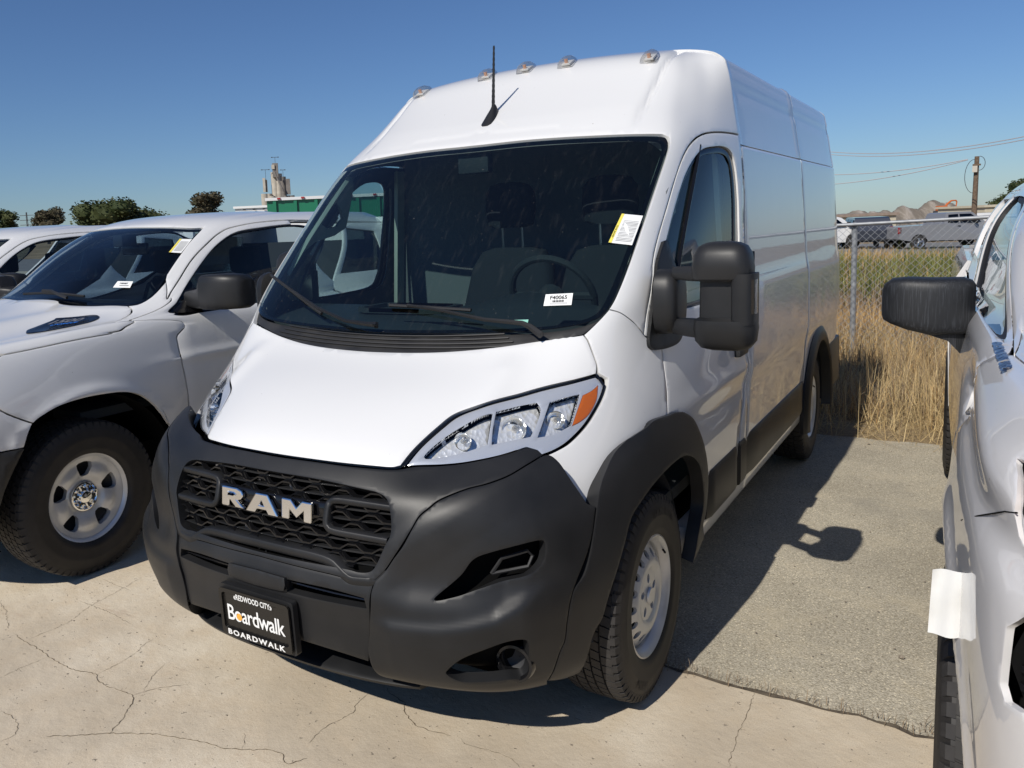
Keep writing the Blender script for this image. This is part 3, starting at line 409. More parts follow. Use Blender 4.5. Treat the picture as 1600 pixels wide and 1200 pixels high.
# ---------------------------------------------------------------- surfaces of the pickup trucks (own frames: x from the middle, to be moved / mirrored)
def row(z, pts): return [(p[0], p[1], p[2] if len(p) > 2 else z) for p in pts]
LT = [
 row(.50, [(0,-.33),(.3,-.32),(.55,-.29),(.75,-.22),(.90,-.12),(.975,.0),(1.0,.15),(1.005,.63),(.985,1.25),(.985,2.2),(.985,3.7)]),
 row(.75, [(0,-.36),(.3,-.35),(.55,-.32),(.76,-.25),(.92,-.14),(1.0,.0),(1.03,.17),(1.035,.63),(1.0,1.25),(1.0,2.2),(1.0,3.7)]),
 row(.95, [(0,-.34),(.3,-.33),(.55,-.30),(.75,-.23),(.91,-.12),(.99,.02),(1.025,.2),(1.035,.63),(1.005,1.25),(1.005,2.2),(1.005,3.7)]),
 row(1.10,[(0,-.31),(.3,-.30),(.55,-.26),(.74,-.19),(.88,-.08),(.955,.06),(.99,.22),(1.0,.63),(.99,1.25),(1.0,2.2),(1.0,3.7)]),
 row(1.19,[(0,-.24,1.20),(.3,-.23,1.20),(.55,-.19,1.19),(.73,-.12,1.185),(.86,-.01,1.19),(.925,.12,1.195),(.95,.26),(.965,.63,1.20),(.965,1.25,1.21),(.985,2.2,1.21),(.985,3.7,1.21)]),
 row(1.28,[(0,.20,1.30),(.3,.20,1.295),(.54,.22,1.27),(.70,.27,1.25),(.80,.33,1.25),(.86,.40,1.255),(.89,.50,1.26),(.91,.72,1.27),(.925,1.25,1.28),(.95,2.2,1.28),(.95,3.7,1.28)]),
 row(1.35,[(0,.90,1.39),(.3,.91,1.38),(.52,.96,1.345),(.66,1.04,1.335),(.75,1.10,1.335),(.80,1.16,1.335),(.835,1.23,1.335),(.865,1.33,1.34),(.885,1.55,1.345),(.90,2.2,1.35),(.90,3.7,1.35)]),
 row(1.58,[(0,1.33,1.62),(.3,1.34,1.615),(.5,1.40,1.60),(.60,1.46,1.59),(.66,1.51,1.585),(.70,1.57,1.585),(.735,1.65,1.59),(.765,1.80,1.595),(.79,2.05,1.60),(.80,2.6,1.60),(.80,3.7,1.60)]),
 row(1.77,[(0,1.68,1.805),(.3,1.69,1.80),(.47,1.74,1.785),(.55,1.79,1.77),(.60,1.84,1.765),(.635,1.90,1.765),(.665,2.0,1.765),(.69,2.15,1.77),(.705,2.4,1.775),(.71,2.8,1.775),(.715,3.7,1.765)]),
 row(1.85,[(0,1.98,1.875),(.28,1.99,1.87),(.42,2.02,1.855),(.50,2.05,1.845),(.545,2.09,1.84),(.58,2.15,1.835),(.605,2.24,1.835),(.62,2.38,1.835),(.63,2.6,1.835),(.64,2.95,1.835),(.645,3.7,1.82)]),
 row(1.90,[(0,2.6,1.90),(.2,2.6,1.90),(.32,2.6,1.895),(.4,2.62,1.89),(.44,2.65,1.885),(.46,2.7,1.88),(.48,2.8,1.88),(.49,2.9,1.88),(.5,3.1,1.88),(.5,3.3,1.88),(.5,3.7,1.87)]),
]
def lt_disp(P):
    x, y, z = np.abs(P[..., 0]), P[..., 1], P[..., 2]
    side = np.clip((x-.88)/.06, 0, 1); d = side*.016*gss(np.hypot((y-.66), (z-.42)), .54, .035)*(z > .5)     # flared arch
    d = d + side*.012*gss(z, 1.04, .03)*np.clip((y-1.0)/.4, 0, 1)
    d = d + .018*gss(x-.0, .48, .10)*np.clip((z-1.21)/.05, 0, 1)*np.clip((1.37-z)/.05, 0, 1)*(y < 1.2)
    return d
S_lt = Surf(LT, disp=lt_disp)
RT = [
 row(.50, [(0,-.42),(.35,-.42),(.6,-.39),(.78,-.34),(.88,-.27),(.94,-.18),(.97,-.07),(.985,.08),(.99,.55),(.99,1.2),(1.0,2.1),(1.0,3.8)]),
 row(.72, [(0,-.46),(.35,-.46),(.6,-.43),(.79,-.38),(.895,-.30),(.955,-.20),(.985,-.08),(1.0,.08),(1.03,.55),(1.01,1.2),(1.02,2.1),(1.02,3.8)]),
 row(.90, [(0,-.47),(.35,-.47),(.6,-.44),(.80,-.39),(.905,-.31),(.965,-.21),(.995,-.08),(1.01,.08),(1.042,.55),(1.025,1.2),(1.035,2.1),(1.035,3.8)]),
 row(1.08,[(0,-.46),(.35,-.46),(.6,-.43),(.80,-.385),(.90,-.31),(.96,-.21),(.993,-.08),(1.01,.08),(1.03,.55),(1.025,1.2),(1.035,2.1),(1.035,3.8)]),
 row(1.22,[(0,-.43),(.35,-.43),(.6,-.40),(.78,-.35),(.88,-.28),(.94,-.18),(.975,-.06),(.995,.10),(1.008,.55),(1.01,1.2),(1.02,2.1),(1.02,3.8)]),
 row(1.33,[(0,-.34),(.35,-.34),(.58,-.31),(.74,-.26),(.84,-.20),(.90,-.10),(.93,.02),(.95,.18),(.965,.55),(.975,1.2),(.985,2.1),(.985,3.8)]),
 row(1.37,[(0,-.05,1.42),(.35,-.05,1.415),(.55,-.03,1.40),(.70,.02,1.385),(.79,.08,1.375),(.845,.16,1.37),(.88,.28,1.365),(.905,.45,1.36),(.93,.75,1.355),(.955,1.25,1.35),(.97,2.1,1.35),(.97,3.8,1.35)]),
 row(1.43,[(0,.80,1.50),(.3,.80,1.495),(.5,.84,1.47),(.64,.90,1.45),(.73,.95,1.44),(.79,1.01,1.435),(.83,1.08,1.43),(.87,1.18,1.42),(.905,1.38,1.41),(.93,1.8,1.41),(.95,2.4,1.41),(.955,3.8,1.41)]),
 row(1.62,[(0,1.20,1.70),(.3,1.21,1.695),(.49,1.25,1.68),(.62,1.30,1.655),(.71,1.36,1.645),(.77,1.43,1.635),(.81,1.52,1.63),(.85,1.64,1.62),(.87,1.86,1.62),(.885,2.25,1.62),(.89,2.8,1.62),(.89,3.8,1.62)]),
 row(1.77,[(0,1.58,1.86),(.3,1.59,1.855),(.47,1.63,1.84),(.575,1.68,1.82),(.635,1.73,1.80),(.68,1.80,1.79),(.71,1.90,1.78),(.74,2.03,1.775),(.765,2.23,1.77),(.78,2.5,1.77),(.785,2.9,1.77),(.785,3.8,1.77)]),
 row(1.86,[(0,2.1,1.92),(.28,2.1,1.915),(.42,2.13,1.90),(.49,2.16,1.885),(.54,2.2,1.875),(.575,2.25,1.87),(.60,2.33,1.865),(.625,2.43,1.86),(.645,2.6,1.86),(.655,2.8,1.86),(.66,3.1,1.86),(.665,3.8,1.85)]),
 row(1.95,[(0,2.7,1.95),(.2,2.7,1.95),(.3,2.7,1.945),(.36,2.7,1.94),(.4,2.72,1.935),(.43,2.75,1.93),(.45,2.8,1.93),(.46,2.9,1.93),(.47,3.0,1.93),(.48,3.1,1.93),(.48,3.3,1.93),(.48,3.8,1.92)]),
]
def rt_disp(P):
    x, y, z = np.abs(P[..., 0]), P[..., 1], P[..., 2]
    side = np.clip((x-.90)/.05, 0, 1)
    d = side*.012*gss(np.hypot((y-.55), (z-.42)), .55, .045)*(z > .55)
    zc = 1.29-.10*np.clip((.9-y)/1.2, 0, 1)
    return d-side*.014*gss(z, zc-.05, .05)*np.clip((1.0-y)/.2, 0, 1)+side*.010*gss(z, zc+.03, .04)
S_rt = Surf(RT, disp=rt_disp)
SURFS['lt'] = S_lt; SURFS['rt'] = S_rt

# ---------------------------------------------------------------- white delivery van
TP = {k: (SURFS[v[0]], v[1]) for k, v in T.items()}
van = thing('cargo_van', 'white high roof cargo van with black bumper parked in the middle', 'van', (0, 0, 0))
def shrink(poly, d): return poly
def tp(k): return TP[k][1]
# cargo body section, x against z
CZ = [.38, .50, .62, .84, 1.00, 1.15, 1.30, 1.52, 1.80, 2.00, 2.06, 2.12, 2.26, 2.36, 2.42, 2.455, 2.48, 2.505, 2.525, 2.54]
CX = [1.006, 1.016, 1.02, 1.027, 1.031, 1.032, 1.030, 1.022, 1.006, .992, .986, .975, .954, .938, .922, .895, .855, .76, .55, 0]
CY = [2.3, 2.7, 3.2, 3.85, 4.4, 4.9, 5.2, 5.34, 5.40, 5.42]
CIN = [0, 0, 0, 0, 0, 0, .004, .014, .034, .075]
net = [[(max(0, x-(CIN[j] if x > .5 else 0)), CY[j], z) for j in range(len(CY))] for z, x in zip(CZ, CX)]
def cargo_disp(P):
    x, y, z = P[..., 0], P[..., 1], P[..., 2]
    side = np.clip((x-.80)/.05, 0, 1)
    d = side*.012/(1+np.exp((z-1.40)/.012)) - side*.010/(1+np.exp((z-.93)/.012))
    d = d - side*.010*np.clip((z-2.03)/.012, 0, 1)*np.clip((2.44-z)/.03, 0, 1)
    for yy in (2.32, 3.85, 5.33): d = d + side*.009*gss(y, yy, .012)*np.clip((z-2.03)/.02, 0, 1)
    d = d - side*.006*np.clip((z-2.28)/.02, 0, 1)*np.clip((2.36-z)/.02, 0, 1)
    d = d + .006*gss(x, .45, .05)*(z > 2.48) + .006*gss(x, .15, .05)*(z > 2.48)
    return d
S_cargo = Surf(net, res=16, disp=cargo_disp, sym=False)
def cs(z): return float(np.interp(z, CZ, range(len(CZ))))
def cyt(y): return float(np.interp(y, CY, range(len(CY))))
def rect(z0, z1, y0, y1): return [(cs(z0), cyt(y0), 1), (cs(z0), cyt(y1), 1), (cs(z1), cyt(y1), 1), (cs(z1), cyt(y0), 1)]
def arch(yc, zc, r, y0, y1, z0, z1, n=18):
    """panel outline with a wheel arch cut from its lower edge"""
    a0 = math.asin((z0-zc)/r); P = [(cs(z0), cyt(y0), 1)]
    for k in range(n+1):
        a = (PI-a0)+(a0-(PI-a0))*k/n; P.append((cs(zc+r*math.sin(a)), cyt(yc+r*math.cos(a)), 1 if k in (0, n) else 0))
    return P+[(cs(z0), cyt(y1), 1), (cs(z1), cyt(y1), 1), (cs(z1), cyt(y0), 1)]
for nm, z0, z1, y0, y1 in (('lower_side_panel', .38, 2.035, 2.3, 3.85), ('upper_side_panel', 2.04, 2.54, 2.3, 3.85), ('upper_side_panel', 2.04, 2.54, 3.853, 5.42)):
    panel(nm, 'white_paint', van, S_cargo, rect(z0, z1, y0+.003, y1-.003), mirror='both', gap=.002, rim=.02, step=.045)
panel('lower_side_panel', 'white_paint', van, S_cargo, arch(4.36, .37, .47, 3.856, 5.42, .38, 2.035), mirror='both', gap=.002, rim=.02, step=.04)
# front body panels
panel('bonnet', 'white_paint', van, S_cab, tp('hood'), mirror='join', gap=.002, rim=.022, step=.022)
panel('front_wing', 'white_paint', van, S_cab, tp('fender'), mirror='both', gap=.002, rim=.02, step=.02)
panel('roof_cap', 'white_paint', van, S_cab, tp('capfront'), mirror='join', gap=.0015, rim=.018, step=.026)
doors = panel('door', 'white_paint', van, S_cab, tp('door'), holes=[tp('window')], mirror='both', gap=.002, rim=.03, step=.022)
panel('door_pillar_strip', 'white_paint', van, S_cab, tp('sidestrip'), mirror='both', gap=.001, rim=.02, step=.03)
# door windows: black frame, fixed quarter pane, sliding pane
for sd, dr in ((1, doors[0]), (-1, doors[1])):
    def mir(o):
        return o
    def pn(name, mat, poly, **kw):
        V, F, NR = panel_geo(S_cab, poly, **kw)
        if sd < 0: V = V*[-1, 1, 1]; NR = NR*[-1, 1, 1]; F = [f[::-1] for f in F]
        return mesh_obj(name, V, F, mat, dr, normals=NR)
    w = np.array([p[:2] for p in tp('window')]); c0 = w.mean(0)
    ins = [(c0[0]+(p[0]-c0[0])*.90, c0[1]+(p[1]-c0[1])*.91)+((1,) if len(p) > 2 else ()) for p in tp('window')]
    pn('window_seal', 'gloss_black', tp('window'), holes=[ins], off=-.008, rim=.01, gap=.001, step=.03)
    pn('window_pane', 'side_glass', ins, off=-.012, rim=0, step=.05)
    # divider bar
    st = np.array([(5.1+2.75*k/8, 7.02-.0*k) for k in range(9)]); P = S_cab.P(st)-S_cab.N(st)*.008
    P[:, 0] *= sd
    MB().tube(P, .011, 6).obj('window_divider', 'gloss_black', dr)
# windscreen and the plastic scuttle
panel('windscreen', 'windscreen', van, S_cab, tp('windshield'), mirror='join', gap=.002, rim=0, step=.035, off=-.002)
wsp = tp('windshield'); w = np.array([p[:2] for p in wsp]); inner = []
for p in wsp:
    s_, t_ = p[0], p[1]; ctr = (6.75, 0.0)
    inner.append((ctr[0]+(s_-ctr[0])*.925, t_*.945)+((1,) if len(p) > 2 and t_ < .01 else ()))
panel('windscreen_border', 'gloss_black', van, S_cab, wsp[:1]+wsp[1:], holes=[], mirror='join', gap=.002, rim=0, step=.03, off=-.006) if False else None
def ring_strip(name, mat, outer, innr, off, sign=1):
    """black printed band round the glass: outer outline to inner outline, right half then mirrored"""
    O = S_cab.P(np.array([p[:2] for p in smooth_poly(outer, 5)])); I = S_cab.P(np.array([p[:2] for p in smooth_poly(innr, 5)]))
    NO = S_cab.N(np.array([p[:2] for p in smooth_poly(outer, 5)])); n = len(O)
    V = np.concatenate([O+NO*off, I+NO*off]); F = [(k, k+1, n+k+1, n+k) for k in range(n-1) if not (O[k][0] < 1e-4 and O[k+1][0] < 1e-4)]
    m = len(V); V2 = np.concatenate([V, V*[-1, 1, 1]]); F2 = F+[tuple(i+m for i in f[::-1]) for f in F]
    return mesh_obj(name, V2, F2, mat, van, smooth=True)
ring_strip('windscreen_border', 'gloss_black', wsp, inner, -.005)
panel('scuttle', 'dusty_trim', van, S_cab, tp('cowl'), mirror='join', gap=.001, rim=.01, step=.02, off=-.012)
mb = MB()
for k in range(4):                                      # slots across the scuttle
    s0 = 5.17+.11*k; st = np.array([(s0, t) for t in np.linspace(-.0, 2.55-.1*k, 14)]); P = S_cab.P(st)-S_cab.N(st)*.008
    PP = np.concatenate([P[::-1]*[-1, 1, 1], P[1:]]); mb.tube(PP, .0035, 5)
mb.obj('scuttle_rib', 'seal', van, kind='stuff')
# ---- bumper and grille
panel('grille_surround', 'black_trim', van, S_bum, tp('surround'), holes=[], mirror='join', gap=.001, rim=.03, step=.016) if False else None
def hole_half(outer, hole):
    """subtract a centre-crossing opening from a half outline that starts and ends on the centre line"""
    # outer: [centre-top ... centre-bottom]; hole: [centre-top ... centre-bottom]
    return outer+[(p[0], p[1], 1) if i in (0, len(hole)-1) else p for i, p in enumerate(hole[::-1])]
panel('grille_surround', 'black_trim', van, S_bum, hole_half(tp('surround'), tp('grille_hole')), mirror='join', gap=.001, rim=.045, step=.015)
panel('bumper_centre', 'black_trim', van, S_bum, tp('centre'), holes=[tp('slot')], mirror='join', gap=.001, rim=.03, step=.016, off=-.006)
panel('radar_cover', 'black_trim', van, S_bum, tp('radar'), mirror='join', gap=-.001, rim=.02, step=.02, off=.008)
cor = panel('bumper_corner', 'black_trim', van, S_bum, tp('corner'), holes=[tp('vent'), tp('foghole')], mirror='both', gap=.0015, rim=.035, step=.0115)
panel('wheel_arch_trim', 'black_trim', van, S_bum, tp('archtrim'), mirror='both', gap=.0015, rim=.05, step=.018)
# dark backing behind every opening of the nose
V, F, NR = panel_geo(S_bum, [(0, 0, 1), (0, 6, 1), (6.2, 6.3, 1), (6.9, 3, 0), (7.0, 0, 1)], mirror='join', step=.06, off=-.075, rim=0)
mesh_obj('bumper_backing', V, F, 'void', van, normals=NR)
# front underside lip
mb = MB(); rr = []
for k in range(33):
    t = -2.55+5.1*k/32; P = S_bum.P([(0.25, abs(t))])[0]; x = P[0]*(1 if t > 0 else -1)
    e_ = .03*abs(t/2.55)**4; rr.append([(x, P[1]-.004+e_, P[2]-.012), (x, P[1]-.014+e_, P[2]-.021), (x, P[1]-.008+e_, P[2]-.032), (x, P[1]+.07, P[2]-.044), (x, P[1]+.08, P[2]-.0)])
mb.loft(rr).obj('bumper_lip', 'black_trim', van)
# grille mesh
def nose(x, z, off=0.0):
    """point of the bumper surface over (x, z)"""
    G = S_bum.G; t = np.interp(abs(x), G[70, :, 0], np.arange(G.shape[1]))/S_bum.res
    s = 4.0
    for _ in range(4):
        col = S_bum.P([(s, t)])[0]; s = float(np.interp(z, S_bum.P([(q/4, t) for q in range(0, 33)])[:, 2], np.arange(33)/4))
        t = float(np.interp(abs(x), S_bum.P([(s, q/8) for q in range(0, 41)])[:, 0], np.arange(41)/8))
    P = S_bum.P([(s, t)])[0]; n = S_bum.N([(s, t)])[0]
    return Vector((math.copysign(P[0]+n[0]*off, x) if x else 0, P[1]+n[1]*off, P[2]))
_nc = {}
def nosef(x, z, off=0):
    k = (round(abs(x), 2), round(z, 2))
    if k not in _nc: _nc[k] = nose(k[0]+1e-6, k[1])
    x0, z0 = k; return Vector((x, _nc[k].y-off+ (abs(x)-x0)*.12+(z-z0)*.2, z))
GH = [(p[0], p[1]) for p in smooth_poly(tp('grille_hole'), 4)]; GW = S_bum.P(np.array(GH))
def in_grille(x, z): return bool(inside(np.array([[abs(x), z]]), [(q[0]+.012 if q[0] > .01 else -.02, q[2]) for q in GW])[0])
rows = 11
for j in range(rows):
    z0 = .925-.031*j; ph = (j % 2)*.5; mb = MB(); per = .115; xs = np.arange(-.56, .561, per/12); cur = []
    def flush(cur):
        if len(cur) > 1:
            rg = []
            for (x, z, y) in cur: rg.append([(x, y, z+.0028), (x, y, z-.0028), (x, y+.022, z-.005), (x, y+.022, z+.004)])
            mb.loft(rg)
    for x in xs:
        u = ((x/per+ph) % 1); w = 4*abs(u-.5)-1; z = z0+.0085*max(-1, min(1, w*2.2))-.008*abs(x)*0
        if in_grille(x, z): cur.append((x, z, nosef(x, z).y+.018))
        else: flush(cur); cur = []
    flush(cur)
    if mb.V: mb.obj('grille_bar', 'gloss_black', van, smooth=False, kind='stuff')
    mb = MB(); cur = []                                # thin slat between two honeycomb rows
    for x in xs:
        z = z0-.0155
        if in_grille(x, z): cur.append((x, z, nosef(x, z).y+.030))
        else: flush(cur); cur = []
    flush(cur)
    if mb.V: mb.obj('grille_slat', 'black_trim', van, smooth=False, kind='stuff')
# bits of the radiator catching light
for x, z in ((-.30, .90), (-.10, .885), (.08, .885), (.22, .86), (-.1, .73), (.05, .72), (.2, .71), (.3, .70)):
    MB().box((x, nosef(x, z).y+.045, z), (.045, .006, .008)).obj('radiator_tab', 'satin_metal', van)
for sd in (1, -1):
    for z in (.60, .618): MB().tube([(sd*x, nosef(x, z).y+.028, z-.03*(x-.12)) for x in (.12, .2, .3, .41)], .0035, 5).obj('slot_bar', 'gloss_black', van)
def strip_on_nose(pts, w, d, off, nm, mat, rnd=.004):
    """moulded band following (x, z) points on the nose"""
    rg = []
    for i, (x, z) in enumerate(pts):
        a = pts[max(i-1, 0)]; b = pts[min(i+1, len(pts)-1)]; tx, tz = b[0]-a[0], b[1]-a[1]; L = math.hypot(tx, tz); nx, nz = -tz/L, tx/L
        y = nosef(x, z).y-off
        rg.append([(x+nx*w/2, y+d, z+nz*w/2), (x+nx*w/2, y+rnd, z+nz*w/2), (x+nx*(w/2-rnd), y, z+nz*(w/2-rnd)), (x-nx*(w/2-rnd), y, z-nz*(w/2-rnd)), (x-nx*w/2, y+rnd, z-nz*w/2), (x-nx*w/2, y+d, z-nz*w/2)])
    return MB().loft(rg).obj(nm, mat, van, sharp=50)
def fillet(pts, n=5, k=.35):
    out = []
    for i, p in enumerate(pts):
        if i in (0, len(pts)-1): out.append(p); continue
        a, b = pts[i-1], pts[i+1]; A = (p[0]+(a[0]-p[0])*k, p[1]+(a[1]-p[1])*k); B = (p[0]+(b[0]-p[0])*k, p[1]+(b[1]-p[1])*k)
        for q in range(n+1):
            t = q/n; out.append(((1-t)**2*A[0]+2*t*(1-t)*p[0]+t*t*B[0], (1-t)**2*A[1]+2*t*(1-t)*p[1]+t*t*B[1]))
    return out
for sd in (1, -1):
    strip_on_nose([(sd*x, z) for x, z in fillet([(.475, .872), (.268, .877), (.248, .86), (.248, .80), (.268, .782), (.475, .777)], k=.3)], .022, .03, -.004, 'grille_loop', 'black_trim')
xs = np.linspace(-.25, .25, 15); strip_on_nose([(x, .832) for x in xs], .062, .02, -.016, 'badge_bar', 'gloss_black')
strip_on_nose(fillet([(-.47, .70), (-.44, .655), (-.36, .650), (-.27, .700), (.27, .700), (.36, .650), (.44, .655), (.47, .70)], k=.25), .030, .04, -.002, 'grille_lower_frame', 'black_trim')
for x in (-.16, 0, .16): MB().box((x, nosef(x, .66).y+.05, .66), (.006, .03, .05)).obj('grille_rib', 'black_trim', van)
MB().loft([[(x, .03+.06, .615+.0), (x, .03+.06, .69), (x, .10, .69), (x, .10, .615)] for x in (-.42, .42)]).obj('grille_slot_back', 'void', van)
# chrome letters, front faces towards -y
LET = {'R': [[(0, 0), (0, 1), (.68, 1), (.88, .9), (.96, .74), (.96, .6), (.86, .44), (.70, .38), (1.02, 0), (.62, 0), (.38, .34), (.32, .34), (.32, 0)], [(.32, .74), (.56, .74), (.63, .67), (.56, .60), (.32, .60)]],
       'A': [[(0, 0), (.40, 1), (.86, 1), (1.26, 0), (.88, 0), (.80, .2), (.46, .2), (.38, 0)], [(.55, .42), (.71, .42), (.63, .66)]],
       'M': [[(0, 0), (0, 1), (.38, 1), (.63, .62), (.88, 1), (1.26, 1), (1.26, 0), (.94, 0), (.94, .52), (.63, .12), (.32, .52), (.32, 0)]]}
def letter(L, x0, z0, w, h, y, mat, parent, nm, tilt=0, d=.008):
    loops = LET[L]; vw = max(p[0] for p in loops[0]); P2 = []; ed = []; n0 = 0
    for lp in loops:
        P2 += [Vector((p[0]/vw*w, p[1]*h)) for p in lp]; ed += [(n0+k, n0+(k+1) % len(lp)) for k in range(len(lp))]; n0 += len(lp)
    vo, eo, fo, *_ = delaunay_2d_cdt(P2, ed, [], 0, 1e-7); sc = [(p[0]/vw*w, p[1]*h) for p in loops[0]]; ho = [[(p[0]/vw*w, p[1]*h) for p in q] for q in loops[1:]]
    F = []
    for f in fo:
        c = np.array([[sum(vo[i].x for i in f)/3, sum(vo[i].y for i in f)/3]])
        if inside(c, sc)[0] and not any(inside(c, q)[0] for q in ho): F.append(tuple(f))
    m = len(vo); V = [(x0+v.x, y-v.y*tilt-d, z0+v.y) for v in vo]+[(x0+v.x, y-v.y*tilt+.004, z0+v.y) for v in vo]
    FF = [tuple(f[::-1]) if (vo[f[1]]-vo[f[0]]).cross(vo[f[2]]-vo[f[0]]) < 0 else tuple(f) for f in F]; n0 = 0
    for lp in loops:
        k = len(lp); FF += [(n0+q, n0+(q+1) % k, m+n0+(q+1) % k, m+n0+q) for q in range(k)]; n0 += k
    o = mesh_obj(nm, V, FF, mat, parent)
    bv = o.modifiers.new('bevel', 'BEVEL'); bv.width = h*.06; bv.segments = 2; bv.limit_method = 'ANGLE'; bv.angle_limit = math.radians(50)
    return o
for L, x0, w in (('R', -.205, .108), ('A', -.086, .150), ('M', .078, .128)):
    letter(L, x0, .800, w, .066, nosef(x0+.04, .82).y-.006+.008, 'chrome', van, 'chrome_letter', tilt=-.09)
# vents and fog lamps inside the bumper corners
for sd in (1, -1):
    w = MB()
    cv = S_bum.P(np.array([p[:2] for p in tp('vent')])); c0 = cv.mean(0)
    P = S_bum.P(np.array([p[:2] for p in smooth_poly([(q[0], q[1]) for q in tp('vent')], 3)])); Nn = S_bum.N(np.array([p[:2] for p in smooth_poly([(q[0], q[1]) for q in tp('vent')], 3)]))
    def at_v(st, o): a = S_bum.P([st])[0]+S_bum.N([st])[0]*o; return (a[0]*sd, a[1], a[2])
    sts = [p[:2] for p in tp('vent')]; ss = [p[0] for p in sts]; ts = [p[1] for p in sts]
    s0, s1, t0, t1 = min(ss), max(ss), min(ts), max(ts)
    loop = [(s0+(s1-s0)*.42, t0+(t1-t0)*.48), (s0+(s1-s0)*.68, t0+(t1-t0)*.58), (s0+(s1-s0)*.80, t0+(t1-t0)*.86), (s0+(s1-s0)*.70, t0+(t1-t0)*.92), (s0+(s1-s0)*.52, t0+(t1-t0)*.86), (s0+(s1-s0)*.42, t0+(t1-t0)*.48)]
    w.tube([at_v(q, -.034) for q in loop], .006, 6).obj('vent_frame', 'seal', van)
    fc = Vector((.812*sd, .262, .400)); ax = Vector((.10*sd, -1, .02)).normalized()
    q = ax.to_track_quat('Z', 'Y').to_matrix()
    ring = [[fc+q @ Vector((r*math.cos(2*PI*k/28), r*math.sin(2*PI*k/28), d)) for k in range(28)] for r, d in ((.062, -.06), (.062, .0), (.058, .012), (.050, .014), (.044, .004), (.040, -.03), (.020, -.045))]
    fg = MB().loft(ring).obj('fog_lamp', 'gloss_black', van)
    MB().loft([[fc+q @ Vector((r*math.cos(2*PI*k/20), r*math.sin(2*PI*k/20), d)) for k in range(20)] for r, d in ((.040, -.028), (.026, -.034), (.001, -.036))], cap=False).obj('fog_reflector', 'wheel_dark', fg)
# number plate
pb = MB(); fr = lambda u, v, w: (u, .012-w+.05*(-v), .462+v-.0)
pbase = MB().prism(rrect(.335, .185, .012), 0, .022, fr).obj('plate_bracket', 'black_trim', van, sharp=40)
plate = thing('licence_plate', 'black dealer plate with white and orange lettering on van bumper', 'licence plate', (0, .012, .462))
def pfr(d): return lambda u, v, w: (u, -.024-d-w+.05*(-v), v)
MB().prism(rrect(.305, .152, .012), 0, .003, pfr(0)).obj('plate_sheet', 'plate_black', plate)
fm = MB(); o_ = rrect(.318, .168, .014); i_ = [(x*.925, y*.78+.004) for x, y in o_]
a = [pfr(.004)(*p, 0) for p in o_]; b = [pfr(.011)(*p, 0) for p in o_]; c_ = [pfr(.011)(*p, 0) for p in i_]; d_ = [pfr(.003)(*p, 0) for p in i_]
fm.loft([a, b, c_, d_], cap=False).obj('plate_frame', 'plate_black', plate, sharp=30)
text_obj('dealer_lettering', 'Boardwalk', 'white_print', plate, lambda u, v, w: pfr(.0045)(u, v-.002, 0), w=.262, h=.056, bold=.012, spacing=.92)
text_obj('city_lettering', '«REDWOOD CITY»', 'white_print', plate, lambda u, v, w: pfr(.0118)(u, v+.064, 0), w=.175, h=.020, bold=.02)
text_obj('frame_lettering', 'BOARDWALK', 'white_print', plate, lambda u, v, w: pfr(.0118)(u, v-.070, 0), w=.262, h=.020, bold=.03, spacing=1.25)
text_obj('orange_dot', '●', 'orange_print', plate, lambda u, v, w: pfr(.0052)(u, v, 0), w=.02) if False else None
MB().add([pfr(.0056)(-.0765+.0125*math.cos(2*PI*k/20), -.011+.0125*math.sin(2*PI*k/20), 0) for k in range(20)], [tuple(range(20))]).obj('orange_dot', 'orange_print', plate, smooth=False)
# ---- headlights
LP = tp('lamp')
def lamp_poly(k, cx=None):
    w = np.array([p[:2] for p in LP]); c0 = w.mean(0) if cx is None else np.array(cx)
    return [(c0[0]+(p[0]-c0[0])*k, c0[1]+(p[1]-c0[1])*k)+((1,) if len(p) > 2 else ()) for p in LP]
def both(name, mat, parents, poly, **kw):
    V, F, NR = panel_geo(S_cab, poly, **kw); r = []
    for sd, pa in ((1, parents[0]), (-1, parents[1])):
        r.append(mesh_obj(name, V if sd > 0 else V*[-1, 1, 1], F if sd > 0 else [f[::-1] for f in F], mat, pa, normals=NR if sd > 0 else NR*[-1, 1, 1]))
    return r
heads = both('headlight', 'gloss_black', (van, van), LP, off=-.085, rim=0, gap=-.01, step=.03)
both('lamp_seal', 'gloss_black', heads, LP, holes=[lamp_poly(.965)], off=-.004, rim=.03, gap=.002, step=.03)
both('lamp_cover', 'lens', heads, lamp_poly(.985), off=.001, rim=0, gap=.002, step=.03)

chs = [tp('ch1'), tp('ch2'), tp('ch3')]
both('lamp_bezel', 'bezel', heads, lamp_poly(.955), holes=chs+[tp('amber')], off=-.008, rim=.014, gap=0, step=.02, rimoff=-.0)
for ch in chs: both('lamp_reflector', 'reflector', heads, ch, off=-.040, rim=-.030, gap=.0, step=.012, relief=None)
both('turn_signal', 'amber', heads, tp('amber'), off=-.006, rim=.02, gap=.001, step=.015)
for i, ch in enumerate(chs):
    st = np.array([p[:2] for p in ch]).mean(0); P = S_cab.P([st])[0]-S_cab.N([st])[0]*.034; n = S_cab.N([st])[0]
    for sd, hd in ((1, heads[0]), (-1, heads[1])):
        c0 = Vector((P[0]*sd, P[1], P[2])); d = Vector((n[0]*.3*sd, -1, .1)).normalized(); q = d.to_track_quat('Z', 'Y').to_matrix()
        r0 = (.030, .042, .030)[i]
        MB().loft([[c0+q @ Vector((r*math.cos(2*PI*k/18), r*math.sin(2*PI*k/18), z)) for k in range(18)] for r, z in ((r0, .022), (r0*.9, .010), (r0*.6, -.006), (r0*.2, -.012))], cap=False).obj('lamp_bowl', 'chrome', hd)
        MB().tube([c0, c0+d*.022], [.011, .008], 10).obj('bulb', 'lamp_lens', hd)
